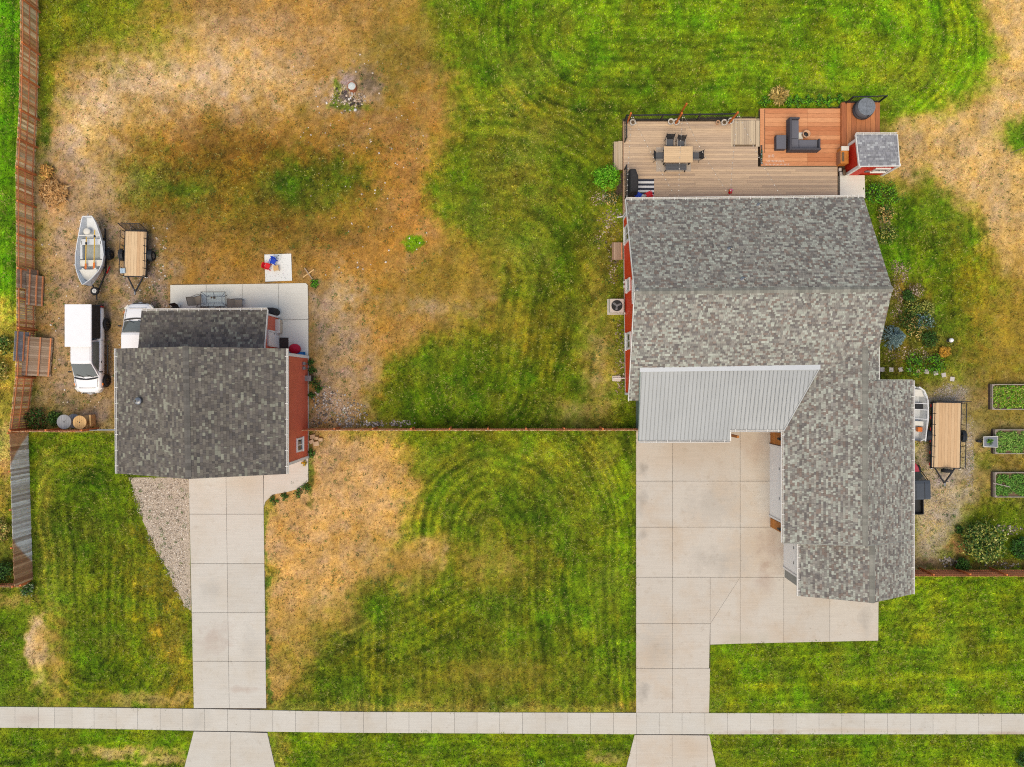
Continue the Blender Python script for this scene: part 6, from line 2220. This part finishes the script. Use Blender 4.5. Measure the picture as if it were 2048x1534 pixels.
# play mat
pm = thing('play_mat', 'white printed play mat on the dry lawn', 'mat', G(557, 535.5), rad(2.0))
MB().box((0, 0, .05), (1.78, 1.8, .03)).build('foam_sheet', MT['mat_print'], pm)
kid_chair('red plastic child chair on the white play mat', G(537, 534, .07), 1.3, 'red')
kid_chair('blue plastic child chair on the white play mat', G(548, 524, .07), -.4, 'blue')
kt = thing('toddler_table', 'small pale wooden toddler table on the play mat', 'table', G(554, 537, .07), .1)
MB().box((0, 0, .22), (.34, .34, .03)).build('top', MT['palewood'], kt, bevel=.01)
for s in (-1, 1):
    for q in (-1, 1):
        MB().beam((s * .14, q * .14, .2), (s * .17, q * .17, 0), .03, .03).build('leg', MT['palewood'], kt)
sx = thing('crossed_poles', 'two crossed wooden poles lying near the play mat', 'poles', (*XY(618, 548), 0))
MB().beam((-.38, -.24, .07), (.38, .28, .13), .07, .06).build('pole', MT['palewood'], sx)
MB().beam((-.26, .38, .13), (.28, -.4, .07), .07, .06).build('pole', MT['greyboard'], sx)

# burn barrel
br = thing('burn_barrel', 'rusty burn barrel with ash-white top on bare dirt', 'barrel', G(706, 177))
MB().lathe([(.29, 0), (.3, .1), (.29, .2), (.3, .3), (.29, .42), (.27, .42), (.26, .36), (.02, .37)], n=20).build('drum', MT['rust'], br, smooth=False)
MB().lathe([(.26, .38), (.14, .42), (.02, .43)], n=14).build('ash', MT['ash'], br)
stones('cobbles', 'loose pale rocks beside the burn barrel', 'stones', [E(690, 222, 12, 7), E(690, 198, 34, 26), E(712, 200, 30, 16)], 260, .05, .24, [(230, 226, 220), (200, 180, 160), (110, 100, 92), (170, 150, 130), (70, 62, 56)])

# ================================================================ BESIDE THE HOUSE
ac = thing('air_conditioner', 'beige air conditioner unit with round fan by the house', 'air conditioner', G(1230, 614))
MB().box((0, 0, .04), (1.05, 1.05, .08)).build('pad', MT['concrete'], ac)
MB().box((0, 0, .44), (.86, .86, .72)).build('cabinet', MT['acbeige'], ac, bevel=.05)
MB().box((0, 0, .815), (.9, .9, .04)).build('lid', MT['acbeige'], ac, bevel=.015)
MB().cyl((0, 0, .82), (0, 0, .842), .36, n=28).build('fan_well', MT['black'], ac)
for k in range(3):
    a = k * 2 * PI / 3 + .4
    MB().beam((.08 * math.cos(a), .08 * math.sin(a), .85), (.3 * math.cos(a), .3 * math.sin(a), .85), .13, .012).build('fan_blade', MT['greysteel'], ac)
MB().cyl((0, 0, .84), (0, 0, .87), .08, n=14).build('fan_hub', MT['greysteel'], ac)
for r in (.14, .22, .3, .36):
    MB().tube([(r * math.cos(a), r * math.sin(a), .875) for a in np.linspace(0, 2 * PI, 25)], .005, 4).build('guard_ring', MT['blacksteel'], ac)
wc = thing('well_cover', 'weathered wooden window-well cover against the red wall', 'cover', (*XY(1234, 503), .05))
for i in range(6):
    piece('plank', MT['greyboard'], wc, (-.3 + i * .12, 0, .09), (.115, 1.15, .03))
piece('batten', MT['rail'], wc, (.28, 0, .13), (.05, 1.1, .05))
sp = thing('splash_block', 'pale splash block below the side downspout', 'block', (*XY(1233, 757), 0))
MB().prism([(-.3, -.17), (.2, -.2), (.3, -.1), (.3, .1), (.2, .2), (-.3, .17)], 0, .1).build('block', MT['acbeige'], sp, bevel=.015)
MB().tube([(-.25, .02, .14), (.55, .02, .14)], .035, 6).build('spout', MT['white'], sp)
for i, (x, y, sz) in enumerate(((626, 873, .34), (634, 876, .25), (642, 879, .27), (624, 883, .3), (633, 887, .36))):
    o = MB().box((0, 0, .09), (sz, sz * .8, .2)).build('retaining_block', MT['tanblock'], bevel=.02)
    o.location = (*XY(x, y), 0)
    o.rotation_euler = (0, .04, random.uniform(-.5, .5))
    tag(o, 'tan retaining block in the loose pile by garage wall', 'block', 'tan blocks by the garage wall')
for i, (x, y) in enumerate(((1764, 739), (1782, 739), (1801, 739), (1817, 740), (1836, 742), (1853, 743), (1871, 746), (1887, 750), (1904, 758))):
    o = MB().box((0, 0, .02), (.29 if i not in (3, 4) else .24, .29 if i not in (3, 4) else .24, .05)).build('stepping_stone', MT['paver'] if i != 4 else MT['tanblock'], bevel=.01)
    o.location = (*XY(x, y), 0)
    o.rotation_euler = (0, 0, random.uniform(-.25, .25))
    tag(o, 'square stepping stone in the curved row toward the boat' if i != 4 else 'tan stepping stone in the middle of the curved row', 'stone', 'stepping stones by the boat')


# ================================================================ PLANTS
def crown(mb, c, r, n, size, cols, shell=.55, elong=1.0):
    """leaf-sized faces spread through an ellipsoid"""
    c = Vector(c)
    for _ in range(n):
        d = Vector((random.gauss(0, 1), random.gauss(0, 1), random.gauss(0, 1))).normalized()
        k = shell + (1 - shell) * random.random()
        if d.z < -.3:
            continue
        bump = 1 + .22 * math.sin(d.x * 5 + c.x) * math.cos(d.y * 6 + c.y)
        p = c + Vector((d.x * r[0], d.y * r[1], d.z * r[2])) * (k * bump)
        a = Vector((random.gauss(0, 1), random.gauss(0, 1), random.gauss(0, .5))).normalized()
        nn = (d + Vector((random.gauss(0, .5), random.gauss(0, .5), random.gauss(.3, .4)))).normalized()
        b = nn.cross(a).normalized()
        a = b.cross(nn)
        s = size * random.uniform(.6, 1.4)
        cc = random.choice(cols)
        q = random.uniform(.7, 1.3)
        mb.add([p - a * s * elong, p + b * s * .45, p + a * s * elong, p - b * s * .45], [(0, 1, 2, 3)], (cc[0] * q, cc[1] * q, cc[2] * q))


def shrub(name, label, px, py, r, h, cols, n=900, size=.07, clumps=9, cat='shrub', z=0.0, shell=.45, elong=1.0, stems=5, group=None):
    t = thing(name, label, cat, G(px, py, z), 0, group)
    cl = [A(*c) for c in cols]
    mb = MB()
    sm = MB()
    for i in range(clumps):
        a = 2 * PI * i / max(clumps - 1, 1) + random.uniform(-.3, .3)
        rr = 0 if i == 0 else r * random.uniform(.4, .68)
        cz = h * (.62 if i == 0 else random.uniform(.36, .58))
        cr = r * random.uniform(.36, .52)
        c = Vector((rr * math.cos(a), rr * math.sin(a), cz))
        crown(mb, c, (cr, cr, min(cr, h * .42)), n // clumps, size, cl, shell, elong)
        if i < stems:
            sm.tube([(0, 0, 0), (c.x * .4, c.y * .4, c.z * .5), tuple(c)], [.03, .02, .01], 5)
    mb.build('foliage', MT['leaf'], t)
    sm.build('stem', MT['bark'], t)
    return t


LIME = [(96, 168, 22), (120, 190, 30), (72, 140, 16), (140, 196, 50)]
DEEP = [(48, 82, 30), (64, 104, 34), (36, 66, 24), (82, 118, 46)]
SPRU = [(98, 130, 134), (122, 152, 152), (78, 106, 112), (146, 170, 168)]
YELG = [(150, 156, 62), (176, 178, 84), (118, 134, 46), (88, 108, 40), (190, 188, 104)]
STRAW = [(206, 176, 100), (184, 156, 84), (222, 196, 120), (150, 140, 70)]
shrub('leafy_bush', 'bright lime green bush beside the deck steps', 1211, 358, .95, .95, LIME, 2600, .065, 12)
shrub('leafy_bush', 'straw and sage bush between the lime bush and the cobbles', 1222, 398, .62, .45, STRAW + DEEP + [(130, 150, 130)], 900, .06, 8)
shrub('ornamental_grass', 'golden ornamental grass clump behind the redwood deck', 1553, 196, .42, .7, STRAW, 900, .16, 5, 'grass', elong=2.2)
for x, y, r in ((1528, 206, .42), (1575, 206, .4), (1592, 204, .46), (1612, 205, .45), (1634, 204, .5), (1656, 204, .46), (1675, 200, .35)):
    shrub('border_plant', 'green border plant along the back edge of redwood deck', x, y, r, .4, LIME + DEEP, 420, .06, 5, 'plant', group='border plants behind the redwood deck')
tr_ = thing('blue_spruce', 'blue spruce at the gable end of the house', 'tree', G(1779, 676))
mb = MB()
cl = [A(*c) for c in SPRU]
for lay in range(9):
    f = lay / 8
    rr, zz_ = .78 * (1 - f * .85), .25 + 1.5 * f
    for k in range(int(22 * (1 - f) + 6)):
        a = random.uniform(0, 2 * PI)
        for j in range(9):
            q = (j + 1) / 9
            p = Vector((math.cos(a) * rr * q, math.sin(a) * rr * q, zz_ - .12 * q))
            for m in range(2):
                dd = Vector((math.cos(a + random.uniform(-1, 1)), math.sin(a + random.uniform(-1, 1)), random.uniform(0, .5))) * .09
                sdv = Vector((-dd.y, dd.x, 0)) * .25
                cc = random.choice(cl)
                g_ = random.uniform(.7, 1.25)
                mb.add([p - sdv, p + sdv, p + dd], [(0, 1, 2)], (cc[0] * g_, cc[1] * g_, cc[2] * g_))
mb.build('crown', MT['leaf'], tr_)
MB().cyl((0, 0, 0), (0, 0, 1.7), .07, .01, 8).build('trunk', MT['bark'], tr_)
shrub('leafy_bush', 'round dark green bush in the pebble bed by the gable', 1811, 592, .44, .5, DEEP, 1200, .05, 8)
for lb, x, y, r, cs in (('tangled green plant beside the round dark bush', 1822, 612, .5, DEEP + YELG), ('grey-green sage plant in the flower bed', 1845, 640, .55, SPRU + DEEP), ('olive plant in the middle of the flower bed', 1828, 655, .55, DEEP + STRAW),
                        ('yellow-green plant by the stones of flower bed', 1850, 620, .4, YELG), ('low brown-green plant next to the blue spruce', 1815, 640, .5, DEEP + [(120, 100, 50)]), ('small golden plant by the lawn edge of the bed', 1884, 704, .28, [(214, 160, 50), (196, 150, 60)]),
                        ('dark plant at the lawn corner of the flower bed', 1857, 678, .5, DEEP), ('green plant near the back gable corner', 1772, 470, .5, YELG + DEEP), ('wispy plant beside the gable rake', 1768, 430, .45, DEEP + STRAW),
                        ('leafy weeds at the house end of the stepping stones', 1826, 728, .6, DEEP + LIME), ('leafy weeds at the lawn end of the stepping stones', 1868, 728, .55, DEEP + LIME), ('scrubby weeds by the shed corner', 1745, 385, .55, DEEP + LIME), ('scrubby green weeds on the lawn by the shed', 1772, 392, .7, DEEP + LIME)):
    shrub('garden_plant', lb, x, y, r * 1.5, .5, cs, 1200, .06, 10, 'plant')
gz = thing('gazing_ball', 'white garden ball on a dark stand by the flower bed', 'ornament', G(1896, 681))
MB().ell((0, 0, .35), (.15, .15, .15), 14, 9).build('ball', MT['paint_white'], gz, smooth=True)
MB().lathe([(.14, 0), (.08, .05), (.07, .18), (.1, .22)], n=12).build('stand', MT['black'], gz)
shrub('large_shrub', 'large yellow-green shrub by the gravel and rear fence', 1953, 1080, 1.55, 1.5, YELG + DEEP, 5200, .085, 18)
shrub('leafy_bush', 'dark green bush in front of the rear fence', 1918, 1127, .55, .7, DEEP + [(70, 130, 40)], 1300, .06, 9)
shrub('leafy_bush', 'dark broad bush behind the white rocks and large shrub', 2033, 1092, .8, .9, DEEP + [(70, 130, 40)], 2000, .08, 10)
shrub('leafy_bush', 'small dark bush between the gravel and the large shrub', 1915, 1058, .35, .4, DEEP, 500, .06, 6)
shrub('leafy_bush', 'dark green bush in the verge across the sidewalk', 2040, 1515, .6, .8, DEEP, 900, .07, 8)
shrub('leafy_bush', 'small bright bush in the verge across the sidewalk', 1082, 1524, .35, .4, YELG + LIME, 500, .05, 6)
shrub('leafy_bush', 'yellow shrub beyond the side fence by loose panels', 6, 740, .9, .9, STRAW + YELG, 1500, .08, 9)
shrub('leafy_bush', 'dark green shrub beyond the side fence beside a yellow shrub', 14, 690, .7, .8, DEEP + YELG, 1200, .08, 9)
shrub('leafy_bush', 'yellow-green shrub beyond the weathered fence', 8, 1060, .85, .8, YELG + STRAW, 1500, .08, 9)
shrub('leafy_bush', 'dark green bush where the weathered fence ends', 12, 1140, .8, .9, DEEP, 1500, .08, 9)
shrub('leafy_bush', 'low sage bush at the foot of weathered fence end', 60, 1176, .55, .5, DEEP + [(150, 160, 130)], 700, .07, 7)
shrub('leafy_bush', 'dark weedy bush in the fence corner behind the spools', 78, 836, .8, .7, DEEP + [(110, 70, 50)], 1300, .07, 9)
shrub('leafy_bush', 'green weedy bush beside the grey spool', 112, 838, .6, .5, DEEP + [(90, 120, 50)], 900, .07, 8)
shrub('dry_shrub', 'dead orange shrub lying by the side fence', 110, 385, .9, .4, [(208, 158, 98), (188, 142, 84), (224, 182, 124)], 1300, .12, 10, elong=2.4, stems=8)
shrub('dry_shrub', 'small dead straw-coloured shrub touching the larger dead shrub', 96, 345, .5, .35, [(222, 168, 94), (206, 150, 80), (190, 160, 80)], 600, .1, 7, elong=2.2)
for x, y, r in ((622, 725, .3), (625, 740, .35), (630, 765, .45), (638, 778, .3), (624, 790, .25), (622, 905, .35), (613, 975, .4), (598, 985, .35), (570, 992, .3), (548, 1000, .4)):
    shrub('wall_weed', 'leafy green weed clump hugging the garage wall and walk', x, y, r, .28, DEEP + [(84, 130, 40)], 260, .06, 5, 'weed', group='weeds along the garage wall')
shrub('flower_clump', 'yellow flower clump at the garage wall corner', 609, 925, .22, .3, [(226, 180, 50), (200, 150, 40), (120, 120, 50)], 260, .05, 5, 'flowers')
shrub('leafy_bush', 'bright weed clump beside the crossed poles', 630, 567, .3, .22, LIME + DEEP, 420, .07, 6)

# weeds scattered over the dry ground: a ground cover nobody could count
mb = MB()
wc_ = [A(*c) for c in DEEP + [(96, 130, 44), (70, 110, 40), (120, 140, 60)]]
zones = [((85, 420, 240, 860), 150), ((240, 480, 345, 620), 60), ((345, 300, 620, 570), 50), ((620, 560, 760, 860), 70), ((540, 880, 820, 1200), 90), ((130, 100, 640, 300), 60), ((270, 970, 384, 1220), 70), ((1770, 240, 2048, 460), 60), ((1828, 880, 1980, 1140), 90), ((640, 100, 880, 560), 60), ((1180, 390, 1246, 850), 60)]
for (x0, y0, x1, y1), n in zones:
    for _ in range(n):
        px, py = random.uniform(x0, x1), random.uniform(y0, y1)
        if (341 < px < 620 and 566 < py < 720) or (378 < px < 535 and py > 930):
            continue
        c = G(px, py)
        r = .05 + .17 * random.random() ** 2.5
        cc = random.choice(wc_)
        for _ in range(int(10 + r * 140)):
            a = random.uniform(0, 6.28)
            q = r * math.sqrt(random.random())
            p = c + Vector((math.cos(a) * q, math.sin(a) * q, random.uniform(.01, .03 + r * .5)))
            d = Vector((math.cos(a), math.sin(a), random.uniform(-.1, .7))) * random.uniform(.03, .06)
            sv = Vector((-d.y, d.x, 0)) * .35
            g_ = random.uniform(.65, 1.35)
            mb.add([p - sv, p + d * .4 - sv * .2 + sv * 1.2, p + d, p - sv * .8 + d * .4], [(0, 1, 2, 3)], (cc[0] * g_, cc[1] * g_, cc[2] * g_))
wo = mb.build('weeds', MT['leaf'], None, kind='stuff')
tag(wo, 'small dark green weeds dotted over the dry ground', 'weeds')

# ================================================================ RAISED BEDS
def raised_bed(label, y0, y1, x0, x1, plants, cs, h=.42):
    t = thing('raised_bed', label, 'planter', (*XY((x0 + x1) / 2, (y0 + y1) / 2), 0))
    w, d = (x1 - x0) / S, (y1 - y0) / S
    for s in (-1, 1):
        for k in range(2):
            z = h * (k + .5) / 2
            m = MT['bedwood'] if k else MT['beddark']
            piece('side_board', m, t, (0, s * d / 2, z), (w, .05, h / 2 - .006))
            piece('end_board', m, t, (s * (w / 2 - .028), 0, z), (.05, d - .052, h / 2 - .006))
        for q in (-1, 1):
            piece('corner_post', MT['bedwood'], t, (s * (w / 2 - .09), q * (d / 2 - .07), h / 2 + .01), (.08, .08, h + .02))
    MB().box((0, 0, h * .4), (w - .1, d - .06, h * .76)).build('soil', MT['soil'], t)
    mb = MB()
    cl = [A(*c) for c in cs]
    for _ in range(plants):
        c = Vector((random.uniform(-w / 2 + .15, w / 2 - .15), random.uniform(-d / 2 + .15, d / 2 - .15), h * .8))
        crown(mb, c, (.2, .2, .18), 70, .05, cl, .3)
    f = mb.build('crop', MT['leaf'], t)
    f['kind'] = 'stuff'


raised_bed('raised bed overflowing with yellow-green crop', 769, 818, 1976, 2056, 210, YELG + LIME + [(170, 190, 40)])
raised_bed('raised bed with sparse seedlings beside the wheelbarrow', 859, 906, 1982, 2056, 120, [(92, 146, 50), (130, 176, 70), (160, 186, 90)])
raised_bed('raised bed with a loose stick lying across it', 944, 992, 1981, 2056, 120, [(80, 130, 44), (124, 170, 64), (100, 150, 60)])
tag(MB().beam(G(1986, 966, .44), G(2020, 974, .44), .06, .05).build('loose_stick', MT['bedwood']), 'pale loose stick lying across the raised bed', 'stick')
wb = thing('wheelbarrow', 'grey wheelbarrow filled with green weeds by the raised bed', 'wheelbarrow', (*XY(1971, 882), 0), PI / 2 * 1.0)
MB().loft([[Vector((-.2, .3, .28)), Vector((.2, .3, .28)), Vector((.22, -.3, .3)), Vector((-.22, -.3, .3))], [Vector((-.32, .52, .58)), Vector((.32, .52, .58)), Vector((.36, -.42, .56)), Vector((-.36, -.42, .56))]]).build('tray', MT['greysteel'], wb)
MB().tube([(-.32, .52, .59), (.32, .52, .59), (.36, -.42, .57), (-.36, -.42, .57), (-.32, .52, .59)], .03, 6).build('tray_rim', MT['cream'], wb)
wheel(wb, (0, .55, .18), .18, .09)
for s in (-1, 1):
    MB().tube([(s * .05, .6, .2), (s * .28, -.2, .3), (s * .3, -.75, .55)], .022, 6).build('handle', MT['beddark'], wb)
    MB().tube([(s * .24, -.1, .3), (s * .26, -.35, 0)], .018, 6).build('leg', MT['greysteel'], wb)
mb = MB()
crown(mb, (0, .1, .55), (.24, .28, .16), 260, .05, [A(*c) for c in LIME + DEEP], .3)
mb.build('weed_load', MT['leaf'], wb)
fpole = thing('garden_pole', 'thin pale pole standing on the dry lawn by the shed side', 'pole', (*XY(2022, 306), 0))
MB().tube([(0, 0, 0), (0, 0, 1.25)], .022, 8).build('shaft', MT['greysteel'], fpole)
MB().ell((0, 0, 1.27), (.04, .04, .04), 8, 5).build('finial', MT['greysteel'], fpole)
# plants in the slot between the decks
sl_ = thing('planting_slot', 'narrow dark planting slot between the two decks', 'planter', (*XY(1518.5, 313), 0))
MB().box((0, 0, .3), (.12, 1.25, .24)).build('trough', MT['beddark'], sl_)
mb = MB()
for i in range(7):
    crown(mb, (0, -.55 + i * .13, .45), (.08, .1, .08), 50, .035, [A(*c) for c in DEEP + SPRU], .3)
mb.build('foliage', MT['leaf'], sl_)
